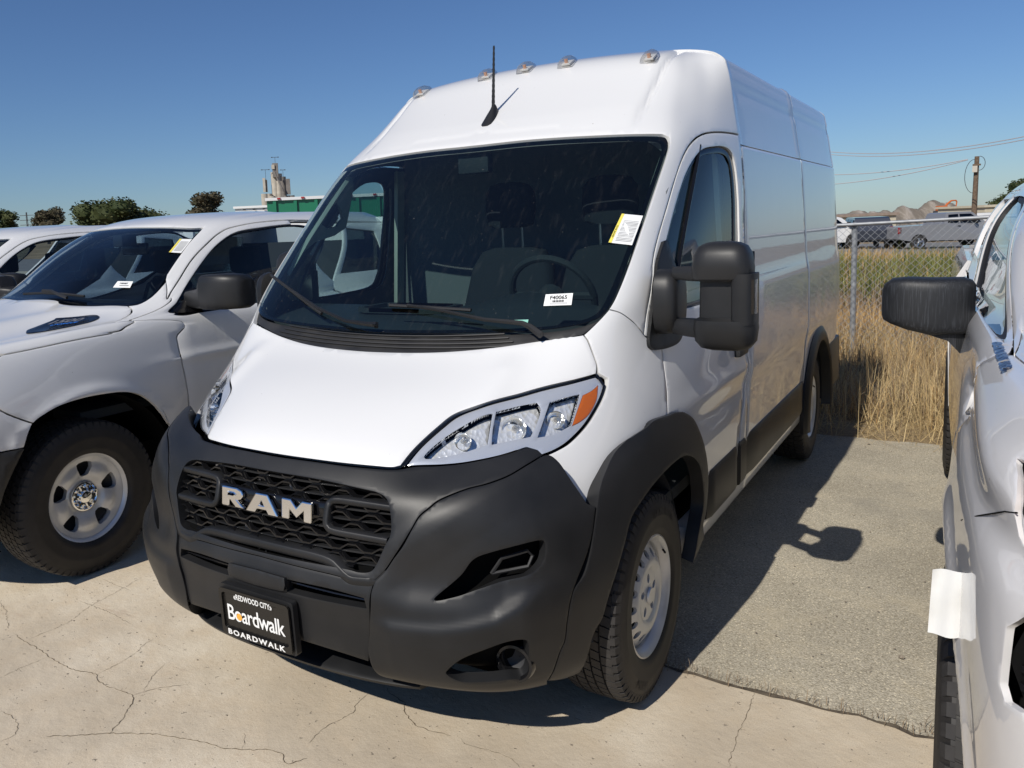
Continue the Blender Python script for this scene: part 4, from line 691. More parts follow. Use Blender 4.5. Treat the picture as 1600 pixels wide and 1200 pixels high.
# ---- roof marker lamps, aerial
def top_of(x, y):
    G = S_cab.G; m = (G[..., 2] > 1.9); d = (G[..., 0]-abs(x))**2+(G[..., 1]-y)**2+np.where(m, 0, 9); k = np.unravel_index(np.argmin(d), d.shape)
    P = G[k]; n = S_cab.Nn[k]; return Vector((x, y, P[2]-(n[1]*(y-P[1]))/n[2])), Vector((math.copysign(n[0], x) if x else 0, n[1], n[2]))
for x in (-.636, -.225, 0, .225, .636):
    p, n = top_of(x, 2.085)
    o = thing('marker_lamp_base', None, None); C.objects.unlink(o); bpy.data.objects.remove(o)
    ang = math.atan2(-n.y, n.z); q = Matrix.Rotation(-0, 3, 'X') @ Matrix.Rotation(ang*.9, 3, 'X')
    def fm_(u, v, w): return p+q @ Vector((u, v, w))
    rg = []
    for yy, hw, hh in ((-.055, .030, .030), (-.050, .036, .046), (-.02, .037, .048), (.03, .032, .040), (.07, .020, .022), (.085, .008, .008)):
        rg.append([fm_(1.1*hw*math.cos(a)*(1-.25*max(0, math.sin(a))), yy, -.004+hh*max(0, math.sin(a))**.8) for a in np.linspace(-.0, PI, 9)])
    ml = MB().loft(rg).obj('marker_lamp', 'lamp_lens', van, sharp=60)
    MB().tube([fm_(0, -.02, .004), fm_(0, -.02, .03)], [.008, .010], 8).obj('bulb', 'bulb_orange', ml)
    MB().box(fm_(0, -.0, .006), (.045, .07, .010), q, .003).obj('lamp_foot', 'white_print', ml)
p, n = top_of(-.005, 1.70); aq = n.to_track_quat('Z', 'Y').to_matrix(); yb = Vector((0, n.z, -n.y)).normalized()
an = MB(); rg = []
for k in range(11):
    t = k/10; L = -.075+.15*t; hw = .036*math.sin(PI*min(1, t*.55+.25))*(1-t*.4)*(.55 if k in (0, 10) else 1); hh = .008+.040*t**1.3*(1 if k < 10 else .7)
    rg.append([p+yb*L+Vector((1, 0, 0))*hw*math.cos(a)+n*(hh*math.sin(a)-.004) for a in np.linspace(0, PI, 9)])
base = an.loft(rg).obj('aerial_base', 'black_trim', van)
tip = Vector(p)+Vector((.02, .015, .33)); b0 = p+yb*.045+n*.02
pts = [b0.lerp(tip, k/24) for k in range(25)]
MB().tube(pts, [.008-.004*k/24+(.0012 if k % 2 else 0) for k in range(25)], 8).obj('aerial_mast', 'black_trim', base)
MB().loft([[Vector((.25+.05*math.cos(a)*r, 2.62+.09*math.sin(a)*r, 2.535+h)) for a in np.linspace(0, 2*PI, 14)[:-1]] for r, h in ((1, 0), (.9, .03), (.5, .045))]).obj('roof_antenna_pod', 'gloss_black', van)
# ---- wipers
def on_ws(s_, t_, o):
    P = S_cab.P([(s_, abs(t_))])[0]; n = S_cab.N([(s_, abs(t_))])[0]; sg = 1 if t_ >= 0 else -1
    return Vector(((P[0]+n[0]*o)*sg, P[1]+n[1]*o, P[2]+n[2]*o))

for nm in ('wA', 'wB'):
    arm = MB().tube([on_ws(*q, .022+.012*(i > 2)) for i, q in enumerate(PT[nm+'_arm'])], [.006, .007, .008, .010, .012, .014], 6).obj('wiper_arm', 'black_trim', van)
    bl = PT[nm+'_blade']; MB().tube([on_ws(*q, .014) for q in bl], [.007]*len(bl), 6).obj('wiper_blade', 'seal', arm)
# ---- stickers on the windscreen
def decal(pts, o, nm, mat, parent, surf=None):
    P = [on_ws(q[0], q[1], o) for q in pts]; return MB().add(P, [tuple(range(len(P)))]).obj(nm, mat, parent, smooth=False)
def quad(pts, o):
    A = [on_ws(q[0], q[1], o) for q in pts]; n = (A[1]-A[0]).cross(A[3]-A[0]).normalized()
    if n.y > 0: n = -n
    return lambda u, v, d=0: (A[0]*(1-u)+A[1]*u)*(1-v)+(A[3]*(1-u)+A[2]*u)*v+n*d
def qbox(f, u0, v0, u1, v1, d, nm, mat, parent): return MB().add([f(u0, v0, d), f(u1, v0, d), f(u1, v1, d), f(u0, v1, d)], [(0, 1, 2, 3)]).obj(nm, mat, parent, smooth=False)
f1 = quad(PT['st1'], .004); st = thing('stock_sticker', 'white stock number sticker low on the van windscreen', 'sticker', f1(0, 1))
st_inv = -Vector(f1(0, 1))
def shifted(f, o): return lambda u, v, d=0: f(u, v, d)-o
g1 = shifted(f1, Vector(f1(0, 1)))
qbox(g1, 0, 0, 1, 1, 0, 'paper_label', 'paper', st)
text_obj('number', 'F40065', 'ink', st, lambda u, v, w: g1(.5+u, .32-v, .001), w=.62, h=.34, bold=.02)
for k in range(13): qbox(g1, .28+.034*k, .56, .28+.034*k+.014+.008*(k % 3), .72, .001, 'barcode_bar', 'ink', st)
for k in range(2): qbox(g1, .2, .78+.09*k, .85, .80+.09*k, .001, 'print_line', 'grey_print', st)
f2 = quad(PT['st2'], .004); o2 = Vector(f2(0, 1)); st2 = thing('window_sticker', 'white and yellow paper form high on van windscreen edge', 'sticker', o2); g2 = shifted(f2, o2)
qbox(g2, 0, 0, 1, 1, 0, 'paper_label', 'paper', st2); qbox(g2, 0, 0, .13, 1, .001, 'yellow_band', 'yellow_print', st2)
text_obj('band_lettering', 'GOLDC', 'ink', st2, lambda u, v, w: g2(.065+v*.9, .62-u, .002), w=.42, h=.07, bold=.02)
for k in range(16): qbox(g2, .24, .22+.045*k, .92, .22+.045*k+(.018 if k % 4 else .008), .001, 'print_line', 'grey_print' if k % 4 else 'ink', st2)
f3 = quad(PT['st3'], .003); o3 = Vector(f3(0, 1)); st3 = thing('small_sticker', 'narrow pale green code plate at the foot of van windscreen', 'sticker', o3); qbox(shifted(f3, o3), 0, 0, 1, 1, 0, 'green_label', 'green_print', st3)
# ---- black side mouldings and sill
def side_x(y, z):
    if y < 2.3:
        G = S_cab.G[::2, 100::2]; d = (G[..., 1]-y)**2+(G[..., 2]-z)**2; k = np.unravel_index(np.argmin(d), d.shape); return G[k][0]
    return float(np.interp(z, CZ, CX))+(.012 if z < 1.4 else 0)-(.010 if z < .93 else 0)
for y0, y1 in ((1.60, 2.10), (2.115, 2.255), (2.27, 3.86)):
    for sd in (1, -1):
        rg = []
        for y in np.linspace(y0, y1, 12):
            e = .006 if y in (y0, y1) else .022; x = side_x(max(y, 2.3), .55)-.006
            rg.append([(sd*(x-.01), y, .445), (sd*(x+e*.7), y, .45), (sd*(x+e), y, .47), (sd*(x+e), y, .635), (sd*(x+e*.6), y, .652), (sd*(x-.01), y, .656)])
        MB().loft(rg).obj('side_moulding', 'black_trim', van, sharp=35)
for sd in (1, -1):
    rg = [[(sd*1.012, y, .46), (sd*1.008, y, .40), (sd*.985, y, .345), (sd*.93, y, .33), (sd*.93, y, .46)] for y in (1.44, 2.5, 3.4, 3.93)]
    MB().loft(rg).obj('sill', 'white_paint', van, sharp=30)
    # rear wheel arch trim
    rg = []
    for k in range(25):
        a = math.radians(-12+204*k/24); c0, s0 = math.cos(a), math.sin(a); rg.append([])
        for r, o in ((.445, -.03), (.455, .030), (.475, .040), (.53, .028), (.56, .012), (.56, -.01)):
            y, z = 4.36-r*c0, .38+r*s0; rg[-1].append((sd*(1.022+o), y, max(z, .30)))
    MB().loft(rg).obj('wheel_arch_trim', 'black_trim', van, sharp=40)
    MB().box((sd*.985, 5.14, .56), (.09, .56, .36), bev=.02).obj('rear_bumper_corner', 'black_trim', van)
    # wheel housings
    for yc in (.97, 4.36):
        rg = [[(sd*x, yc-r*math.cos(a), .38+r*math.sin(a)) for a in np.linspace(-.0, PI+.1, 20)] for x, r in ((.955 if yc < 2 else 1.0, .45 if yc < 2 else .47), (.62, .47), (.60, .0))]
        MB().loft(rg, cap=False, close=False).obj('wheel_housing', 'liner', van)
    MB().box((sd*1.040, 2.10, 1.10), (.035, .16, .05), bev=.012).obj('door_handle', 'black_trim', van)
# rear, floor, chassis
MB().prism([(-1.0, .4), (1.0, .4), (1.0, 1.5), (.93, 2.1), (.88, 2.40), (.7, 2.50), (-.7, 2.50), (-.88, 2.40), (-.93, 2.1), (-1.0, 1.5)], 5.36, 5.385, lambda u, v, w: (u, w, v)).obj('rear_door', 'white_paint', van)
MB().box((0, 3.0, .42), (1.75, 4.7, .10)).obj('underbody', 'void', van); MB().box((0, .72, .62), (1.15, .9, .5)).obj('engine_block', 'void', van)
# ---- mirrors
def mirror(sd, fold=0.0):
    f0 = lambda x, y, z: (sd*x, y, z); cf, sf = math.cos(fold), math.sin(fold)
    def f(x, y, z):
        dx, dy = x-1.075, y-1.13; pxx, pyy = (1.075, 1.13) if fold == 0 else (.985, 1.26); return (sd*(pxx+dx*cf-dy*sf), pyy+dx*sf+dy*cf, z)
    V, F, NR = panel_geo(S_cab, tp('mirbase'), off=.014, rim=.02, step=.02); root = mesh_obj('wing_mirror', V*[sd, 1, 1], F if sd > 0 else [q[::-1] for q in F], 'black_trim', van, normals=NR*[sd, 1, 1])
    MB().loft([[f0((.975 if sd > 0 else .955)+(.080 if sd > 0 else .05)*w, 1.15+r_*.085*math.copysign(abs(math.cos(a))**.7, math.cos(a)), 1.415+r_*.118*math.copysign(abs(math.sin(a))**.7, math.sin(a))) for a in np.linspace(0, 2*PI, 25)[:-1]] for w, r_ in ((0, 1), (.5, 1), (.8, .93), (.95, .8), (1, .6))]).obj('mirror_knuckle', 'black_trim', root, sharp=50)
    oct_ = ((-1, -.6), (-.7, -1), (.7, -1), (1, -.6), (1, .6), (.7, 1), (-.7, 1), (-1, .6))
    for z0, z1 in ((1.495, 1.545), (1.30, 1.362)):
        rg = [[f(x, y0+a*.028, (z0+z1)/2+b*(z1-z0)/2*(1 if x > 1.08 else .85)) for a, b in oct_] for x, y0 in ((1.035, 1.12), (1.10, 1.085), (1.16, 1.055), (1.235, 1.045), (1.285, 1.06))]
        MB().loft(rg).obj('mirror_arm', 'black_trim', root, sharp=40)
    secs = [(1.258, .050, .03), (1.266, .080, .05), (1.29, .098, .066), (1.335, .103, .074), (1.362, .100, .072), (1.370, .086, .040), (1.495, .084, .036), (1.503, .098, .068), (1.54, .098, .076), (1.585, .092, .072), (1.612, .078, .058), (1.624, .055, .038), (1.628, .03, .02)]
    rg = [[f(1.222-(.0 if z < 1.5 else .010)+hw*math.copysign(abs(math.cos(a))**.55, math.cos(a)), 1.085+hd*math.copysign(abs(math.sin(a))**.6, math.sin(a)), z) for a in np.linspace(0, 2*PI, 33)[:-1]] for z, hw, hd in secs]
    MB().loft(rg).obj('mirror_head', 'black_trim', root, sharp=50)
    rg = [[f(1.284+.038*math.copysign(abs(math.cos(a))**.55, math.cos(a)), 1.085+.068*math.copysign(abs(math.sin(a))**.6, math.sin(a)), z) for a in np.linspace(0, 2*PI, 25)[:-1]] for z in (1.35, 1.44, 1.52)]
    MB().loft(rg).obj('mirror_edge', 'black_trim', root, sharp=40)
    rg = [[f(1.318+a*.009, 1.060+b*.030, z) for a, b in oct_] for z in (1.388, 1.395, 1.495, 1.502)]
    MB().loft(rg).obj('side_repeater', 'lamp_lens', root, sharp=40)
    V = [f(1.15, 1.148, 1.30), f(1.30, 1.148, 1.30), f(1.30, 1.148, 1.59), f(1.15, 1.148, 1.59)]; MB().add(V, [(0, 1, 2, 3)]).obj('mirror_glass', 'chrome', root, smooth=False)
mirror(1); mirror(-1, math.radians(92))
# ---- wheels
def lathe(profile, n=48, ax='x'):
    m = MB(); m.loft([[(x, r*math.cos(2*PI*k/n), r*math.sin(2*PI*k/n)) for k in range(n)] for x, r in profile], cap=False); return m
def tyre(parent, R=.372, W=.112, rim=.213, blocks=64, nm='tyre'):
    """outer face towards +x"""
    pr = [(-W*.80, rim), (-W*1.02, rim+.03), (-W*1.05, (R+rim)/2), (-W*.98, R-.03), (-W*.86, R-.010), (-W*.80, R-.009), (W*.80, R-.009), (W*.86, R-.010), (W*.98, R-.03), (W*1.04, R-.055), (W*1.05, (R+rim)/2+.01), (W*1.07, (R+rim)/2), (W*1.05, (R+rim)/2-.008), (W*1.03, rim+.035), (W*1.01, rim+.018), (W*.92, rim+.006), (W*.80, rim-.003)]
    t = lathe(pr, 72).obj(nm, 'rubber_side', parent)
    tb = MB(); cols = [(-.80, -.50), (-.44, -.17), (-.11, .11), (.17, .44), (.50, .80)]
    for ci, (a, b) in enumerate(cols):
        for k in range(blocks):
            a0 = 2*PI*(k+.5*(ci % 2))/blocks; a1 = a0+2*PI/blocks*.86; sk = .02
            V = []
            for rr in (R-.012, R):
                for (x, an) in ((a*W, a0), (b*W, a0+sk), (b*W, a1+sk), (a*W, a1)):
                    rr2 = rr-(.004 if abs(x) > .7*W else 0); V.append((x, rr2*math.cos(an), rr2*math.sin(an)))
            tb.add(V, [(4, 5, 6, 7), (0, 1, 5, 4), (1, 2, 6, 5), (2, 3, 7, 6), (3, 0, 4, 7)])
    for k in range(blocks):                               # shoulder lugs
        for sg in (-1, 1):
            a0 = 2*PI*k/blocks; a1 = a0+2*PI/blocks*.7; V = []
            for (x, r) in ((.80*W, R-.003), (.93*W, R-.010), (1.0*W, R-.036)):
                V += [(sg*x, r*math.cos(a0), r*math.sin(a0)), (sg*x, r*math.cos(a1), r*math.sin(a1))]
            V += [(sg*.80*W, (R-.012)*math.cos(a0), (R-.012)*math.sin(a0)), (sg*.80*W, (R-.012)*math.cos(a1), (R-.012)*math.sin(a1)), (sg*.97*W, (R-.04)*math.cos(a0), (R-.04)*math.sin(a0)), (sg*.97*W, (R-.04)*math.cos(a1), (R-.04)*math.sin(a1))]
            F = [(0, 1, 3, 2), (2, 3, 5, 4), (0, 2, 4, 8, 6), (1, 7, 9, 5, 3)]
            tb.add(V, F if sg > 0 else [q[::-1] for q in F])
    o = tb.obj('tread', 'rubber', t, smooth=False, kind='stuff')
    return t
def arc_text(body, r, a0, h, x, parent, nm, mat, span):
    V, F = text_geo(body, bold=.02, spacing=1.1); xs = [v.x for v in V]; ys = [v.y for v in V]; w = max(xs)-min(xs); cy_ = (max(ys)+min(ys))/2; hh = max(ys)-min(ys)
    P = []
    for v in V:
        a = a0+(.5-(v.x-min(xs))/w)*span*(-1); rr = r+(v.y-cy_)/hh*h; P.append((x, rr*math.sin(a), rr*math.cos(a)))
    return mesh_obj(nm, P, F, mat, parent)
def holed_disc(R, r_in, holes, x0, dome, parent, nm, mat):
    """dished steel disc; holes = list of (cx, cy, rx, ry, rot)"""
    P = []; ed = []
    def ringp(r, n): k0 = len(P); P.extend([Vector((r*math.cos(2*PI*k/n), r*math.sin(2*PI*k/n))) for k in range(n)]); ed.extend([(k0+k, k0+(k+1) % n) for k in range(n)])
    ringp(R, 72)
    hp = []
    for cx, cyy, rx, ry, rot in holes:
        lp = [(cx+rx*math.cos(a)*math.cos(rot)-ry*math.sin(a)*math.sin(rot), cyy+rx*math.cos(a)*math.sin(rot)+ry*math.sin(a)*math.cos(rot)) for a in np.linspace(0, 2*PI, 15)[:-1]]
        k0 = len(P); P.extend([Vector(q) for q in lp]); ed.extend([(k0+k, k0+(k+1) % 14) for k in range(14)]); hp.append(lp)
    for r in np.arange(.012, R-.006, .011):
        n = max(6, int(2*PI*r/.012))
        for k in range(n):
            q = (r*math.cos(2*PI*k/n), r*math.sin(2*PI*k/n))
            if not any(inside(np.array([q]), [(cx_+(a_-cx_)*1.15, cy_+(b_-cy_)*1.15) for a_, b_ in lp])[0] for lp in hp for cx_, cy_ in [(sum(t[0] for t in lp)/14, sum(t[1] for t in lp)/14)]): P.append(Vector(q))
    vo, eo, fo, *_ = delaunay_2d_cdt(P, ed, [], 0, 1e-7); F = []
    for f in fo:
        c0 = np.array([[sum(vo[i].x for i in f)/3, sum(vo[i].y for i in f)/3]])
        if np.hypot(*c0[0]) < R and not any(inside(c0, lp)[0] for lp in hp): F.append(tuple(f))
    used = {}
    V = [(x0+dome(v.length), v.x, v.y) for v in vo]
    F = [f if (Vector(V[f[1]])-Vector(V[f[0]])).cross(Vector(V[f[2]])-Vector(V[f[0]])).x > 0 else f[::-1] for f in F]
    for f in F:
        for q in range(len(f)): used[(f[q], f[(q+1) % len(f)])] = 1
    bd = [e for e in used if (e[1], e[0]) not in used]; m = len(V); V2 = V+[(v[0]-.012, v[1], v[2]) for v in V]
    F += [(b, a, a+m, b+m) for a, b in bd]
    return mesh_obj(nm, V2, F, mat, parent, smooth=True, sharp=40)
def steel_wheel(parent):
    pr = [(-.09, .205), (-.06, .195), (.02, .185), (.055, .190), (.085, .200), (.094, .207), (.100, .216), (.104, .219), (.106, .214), (.100, .206), (.090, .198), (.075, .190)]
    lathe(pr, 64).obj('rim', 'wheel_silver', parent)
    hs = [(.150*math.cos(a), .150*math.sin(a), .0165, .0145, a) for a in np.linspace(0, 2*PI, 17)[:-1]]+[(.062*math.cos(a), .062*math.sin(a), .018, .013, a+.2) for a in np.linspace(.3, 2*PI+.3, 6)[:-1]]
    dome = lambda r: float(np.interp(r, [0, .03, .034, .085, .092, .10, .118, .132, .172, .19], [.010, .010, .003, .003, .000, .009, .012, .009, -.016, -.028]))
    d = holed_disc(.19, 0, hs, .090, dome, parent, 'wheel_disc', 'wheel_silver')
    lathe([(.045, .185), (.02, .15), (.0, .05), (.0, .001)], 32).obj('brake_drum', 'wheel_dark', parent)
    MB().loft([[(.098, .030*math.cos(a), .030*math.sin(a)) for a in np.linspace(0, 2*PI, 19)[:-1]], [(.104, .027*math.cos(a), .027*math.sin(a)) for a in np.linspace(0, 2*PI, 19)[:-1]]]).obj('hub_cap', 'wheel_silver', parent)
    MB().tube([(.09, .215*math.sin(.9), .215*math.cos(.9)-.02), (.105, .2*math.sin(.9), .2*math.cos(.9)-.02)], .004, 6).obj('valve', 'rubber', parent)
def copy_tree(o, parent=None):
    c2 = o.copy(); C.objects.link(c2)
    if parent is not None: c2.parent = parent
    for ch in list(o.children): copy_tree(ch, c2)
    return c2
w0 = lathe([(-.06,.19),(-.05,.06),(.05,.05)],24).obj("wheel","wheel_dark",van)
ty = tyre(w0); steel_wheel(w0)
arc_text('IAN CT8', .305, .35, .030, .1215, ty, 'tyre_lettering', 'rubber', .75); arc_text('HEN', .305, PI+.5, .030, .1215, ty, 'tyre_lettering', 'rubber', .35)
w0.location = (.895, .955, .372)
for x, y in ((.885, 4.36),): c1 = copy_tree(w0, van); c1.location = (x, y, .372)
for x, y in ((-.895, .955), (-.885, 4.36)): c1 = copy_tree(w0, van); c1.location = (x, y, .372); c1.rotation_euler = (0, 0, PI)
# ---- cabin
MB().box((0, 1.7, .62), (1.9, 1.3, .05)).obj('cab_floor', 'trim_dark', van)
MB().prism([(-.93, .55), (.93, .55), (.96, 1.5), (.90, 2.05), (.82, 2.3), (-.82, 2.3), (-.90, 2.05), (-.96, 1.5)], 2.24, 2.27, lambda u, v, w: (u, w, v)).obj('bulkhead', 'trim_grey', van)
rg = []
for x in np.linspace(-.90, .90, 19):
    k = gss(x, .42, .22); q = gss(x, -.12, .17); fr_ = .74+.28*(abs(x)/.9)**2.4
    rg.append([(x, fr_+.02, 1.15), (x, fr_+.02, 1.315), (x, fr_+.10, 1.335), (x, fr_+.30, 1.36+.035*k), (x, 1.22, 1.375+.065*k-.03*q), (x, 1.32, 1.355+.05*k-.05*q), (x, 1.38, 1.28), (x, 1.36, .9)])
MB().loft(rg).obj('dashboard', 'dash', van, sharp=60)
MB().loft([[( -.12+.22*sx*a, 1.12+.12*b, 1.362+h) for a, b in ((-1, -.7), (-.7, -1), (.7, -1), (1, -.7), (1, .8), (.8, 1), (-.8, 1), (-1, .8))] for sx, h in ((1, .0), (.98, .022), (.86, .022), (.84, .004))]).obj('phone_tray', 'trim_dark', van)
def wheelpt(a, r=.19): q = Matrix.Rotation(math.radians(-62), 3, 'X'); return Vector((.40, 1.47, 1.40))+q @ Vector((r*math.cos(a), r*math.sin(a), 0))
sw = MB(); pts = [wheelpt(a) for a in np.linspace(0, 2*PI, 33)]; sw.tube(pts, .016, 8, cap=False); sw = sw.obj('steering_wheel', 'trim_dark', van)
MB().tube([wheelpt(0), wheelpt(0, 0), wheelpt(PI)], .018, 6).obj('spoke', 'trim_dark', sw); MB().tube([wheelpt(0, 0), wheelpt(0, 0)+Vector((0, -.25, -.12))], .06, 12).obj('column', 'trim_dark', sw)
def seat(x):
    m = MB().loft([[(x+hw*math.copysign(abs(math.cos(a))**.5, math.cos(a)), y+.07*math.copysign(abs(math.sin(a))**.6, math.sin(a)), z) for a in np.linspace(0, 2*PI, 21)[:-1]] for y, z, hw in ((1.75, .85, .22), (1.80, 1.0, .25), (1.86, 1.3, .25), (1.91, 1.5, .22), (1.93, 1.58, .17), (1.935, 1.60, .10))])
    s_ = m.obj('seat', 'seat_cloth', van)
    MB().box((x, 1.62, .88), (.50, .52, .16), bev=.05).obj('seat_cushion', 'seat_cloth', s_)
    MB().loft([[(x+hw*math.copysign(abs(math.cos(a))**.6, math.cos(a)), 1.90+.05*math.copysign(abs(math.sin(a))**.7, math.sin(a)), z) for a in np.linspace(0, 2*PI, 21)[:-1]] for z, hw in ((1.70, .08), (1.715, .12), (1.78, .135), (1.87, .13), (1.91, .10), (1.922, .05))]).obj('headrest', 'seat_cloth', s_)
    for d in (-.055, .055): MB().tube([(x+d, 1.92, 1.56), (x+d, 1.91, 1.72)], .006, 6).obj('headrest_post', 'satin_metal', s_)
seat(.50); seat(-.02)
# inner trim of pillars, doors and roof
V, F, NR = panel_geo(S_cab, tp('capfront'), mirror='join', step=.05, off=-.035, rim=0); mesh_obj('headliner', V, F, 'trim_grey', van, normals=NR)
wi = tp('window'); w_ = np.array([p[:2] for p in wi]); c0 = w_.mean(0); wi2 = [(c0[0]+(p[0]-c0[0])*.95, c0[1]+(p[1]-c0[1])*.95) for p in wi]
for sd in (1, -1):
    V, F, NR = panel_geo(S_cab, tp('door'), holes=[wi2], step=.05, off=-.05, rim=0)
    mesh_obj('door_lining', V*[sd, 1, 1], F, 'trim_dark', van)
MB().box((0, 1.53, 2.0), (.16, .05, .09), bev=.01).obj('camera_housing', 'trim_dark', van)
PT1 = [(1.659, 2.008), (1.712, 1.969), (1.676, 1.837), (1.635, 1.736), (1.536, 1.698), (1.382, 1.674), (1.233, 1.613), (1.115, 1.527), (1.05, 1.52), (1.19, 1.69), (1.40, 1.87), (1.56, 2.0)]
PT2 = [(1.561, 1.872), (1.605, 1.827), (1.617, 1.787), (1.566, 1.747), (1.487, 1.734), (1.421, 1.76), (1.449, 1.818), (1.513, 1.857)]
for sd in (1, -1):
    P = [Vector(q) for q in PT1+PT2]; ed = [(k, (k+1) % 12) for k in range(12)]+[(12+k, 12+(k+1) % 8) for k in range(8)]
    vo, eo, fo, *_ = delaunay_2d_cdt(P, ed, [], 0, 1e-6); F = []
    for fc_ in fo:
        c0 = np.array([[sum(vo[i].x for i in fc_)/3, sum(vo[i].y for i in fc_)/3]])
        if inside(c0, PT1)[0] and not inside(c0, PT2)[0]: F.append(tuple(fc_))
    px_ = lambda y, z: (sd*min(.875, side_x(y, z)-.05), max(y, float(np.interp(z, [1.42, 1.75, 2.05], [1.06, 1.36, 1.70]))), z)
    o = mesh_obj('pillar_trim', [px_(v.x, v.y) for v in vo], F, 'trim_pale', van); so = o.modifiers.new('thick', 'SOLIDIFY'); so.thickness = .02; so.offset = 0
    MB().prism(PT2, 0, .006, lambda u, v, w: (sd*(.90+w), u, v)).obj('pillar_trim_recess', 'trim_grey', van, smooth=False)
    MB().loft([[(sd*(.95-.10*(z-1.2)*.6+a*.012), 2.20+b*.035, z) for a, b in ((-1, -1), (1, -1), (1, 1), (-1, 1))] for z in (1.2, 1.5, 1.9, 2.05)]).obj('rear_pillar_trim', 'trim_pale', van)

MB().box((0, .80, .35), (1.66, 1.05, .03)).obj('sun_block_panel', 'void', van)  # panel added under the nose to stop sunlight leaking onto the ground

# ---------------------------------------------------------------- helpers for trucks
mirror_unused = None
def st_of(S, y, z, tmin=3):
    G = S.G[:, int(tmin*S.res):]; d = (G[..., 1]-y)**2+(G[..., 2]-z)**2; k = np.unravel_index(np.argmin(d), d.shape)
    return (k[0]/S.res, tmin+k[1]/S.res)
def surf_quad(S, sts, off=.003, sx=1):
    A = []
    for q in sts:
        P = S.P([q])[0]+S.N([q])[0]*off; A.append(Vector((P[0]*sx, P[1], P[2])))
    n = (A[1]-A[0]).cross(A[3]-A[0]).normalized()
    return lambda u, v, d=0: (A[0]*(1-u)+A[1]*u)*(1-v)+(A[3]*(1-u)+A[2]*u)*v+n*d
def alloy_steel5(parent, R=.225):
    """pressed steel wheel, five windows, chrome centre"""
    lathe([(-.10, R-.012), (-.04, R-.022), (.05, R-.03), (.085, R-.018), (.100, R-.004), (.106, R), (.108, R-.004), (.102, R-.014), (.09, R-.022)], 64).obj('rim', 'wheel_silver', parent)
    n5 = []
    P = []; ed = []; nR = 80; Ro = R-.020
    P += [Vector((Ro*math.cos(2*PI*k/nR), Ro*math.sin(2*PI*k/nR))) for k in range(nR)]; ed += [(k, (k+1) % nR) for k in range(nR)]
    for w in range(5):
        a0 = 2*PI*w/5+.28; lp = []
        for r, da in ((.112, -.20), (.150, -.27), (.172, -.25), (.178, -.18), (.180, 0), (.178, .18), (.172, .25), (.150, .27), (.112, .20), (.104, .10), (.104, -.10)):
            r = r*R/.225*1.0; lp.append((r*math.cos(a0+da), r*math.sin(a0+da)))
        n5.append(lp); k0 = len(P); P += [Vector(q) for q in lp]; ed += [(k0+k, k0+(k+1) % len(lp)) for k in range(len(lp))]
    for r in np.arange(.012, Ro-.006, .012):
        n = max(6, int(2*PI*r/.013))
        for k in range(n):
            q = (r*math.cos(2*PI*k/n), r*math.sin(2*PI*k/n))
            if not any(inside(np.array([q]), [(sum(t[0] for t in lp)/11*(-.12)+a_*1.12, sum(t[1] for t in lp)/11*(-.12)+b_*1.12) for a_, b_ in lp])[0] for lp in n5): P.append(Vector(q))
    vo, eo, fo, *_ = delaunay_2d_cdt(P, ed, [], 0, 1e-7); F = []; V = []
    for v in vo:
        r = v.length; a = math.atan2(v.y, v.x); sp = .5+.5*math.cos(5*(a-.28))      # 1 at window, 0 on spoke
        x = float(np.interp(r, [0, .07, .09, .12, .15, .18, Ro], [.052, .052, .060, .082, .088, .080, .088])); x -= .016*sp*gss(r, .14, .05)
        V.append((x, v.x, v.y))
    for f in fo:
        c0 = np.array([[sum(vo[i].x for i in f)/3, sum(vo[i].y for i in f)/3]])
        if not any(inside(c0, lp)[0] for lp in n5): F.append(tuple(f))
    F = [f if (Vector(V[f[1]])-Vector(V[f[0]])).cross(Vector(V[f[2]])-Vector(V[f[0]])).x > 0 else f[::-1] for f in F]
    used = {}
    for f in F:
        for q in range(len(f)): used[(f[q], f[(q+1) % len(f)])] = 1
    bd = [e for e in used if (e[1], e[0]) not in used]; m = len(V); V += [(v[0]-.03, v[1]*.985, v[2]*.985) for v in V]; F += [(b, a, a+m, b+m) for a, b in bd]
    mesh_obj('wheel_disc', V, F, 'wheel_silver', parent, smooth=True, sharp=45)
    hub = lathe([(.058, .078), (.066, .076), (.068, .070), (.062, .064), (.062, .034), (.078, .033), (.082, .028), (.083, .001)], 36).obj('hub_cap', 'chrome', parent)
    for k in range(6):
        a = 2*PI*k/6+.3; MB().tube([(.06, .053*math.cos(a), .053*math.sin(a)), (.080, .053*math.cos(a), .053*math.sin(a)), (.086, .053*math.cos(a), .053*math.sin(a))], [.011, .010, .006], 8).obj('lug_nut', 'chrome', hub)
        MB().box((.066, .045*math.cos(a+PI/6), .045*math.sin(a+PI/6)), (.010, .030, .012), Matrix.Rotation(a+PI/6, 3, 'X')).obj('hub_spoke', 'chrome', hub)
    lathe([(.03, .19), (.0, .15), (.0, .001)], 24).obj('brake_drum', 'wheel_dark', parent)

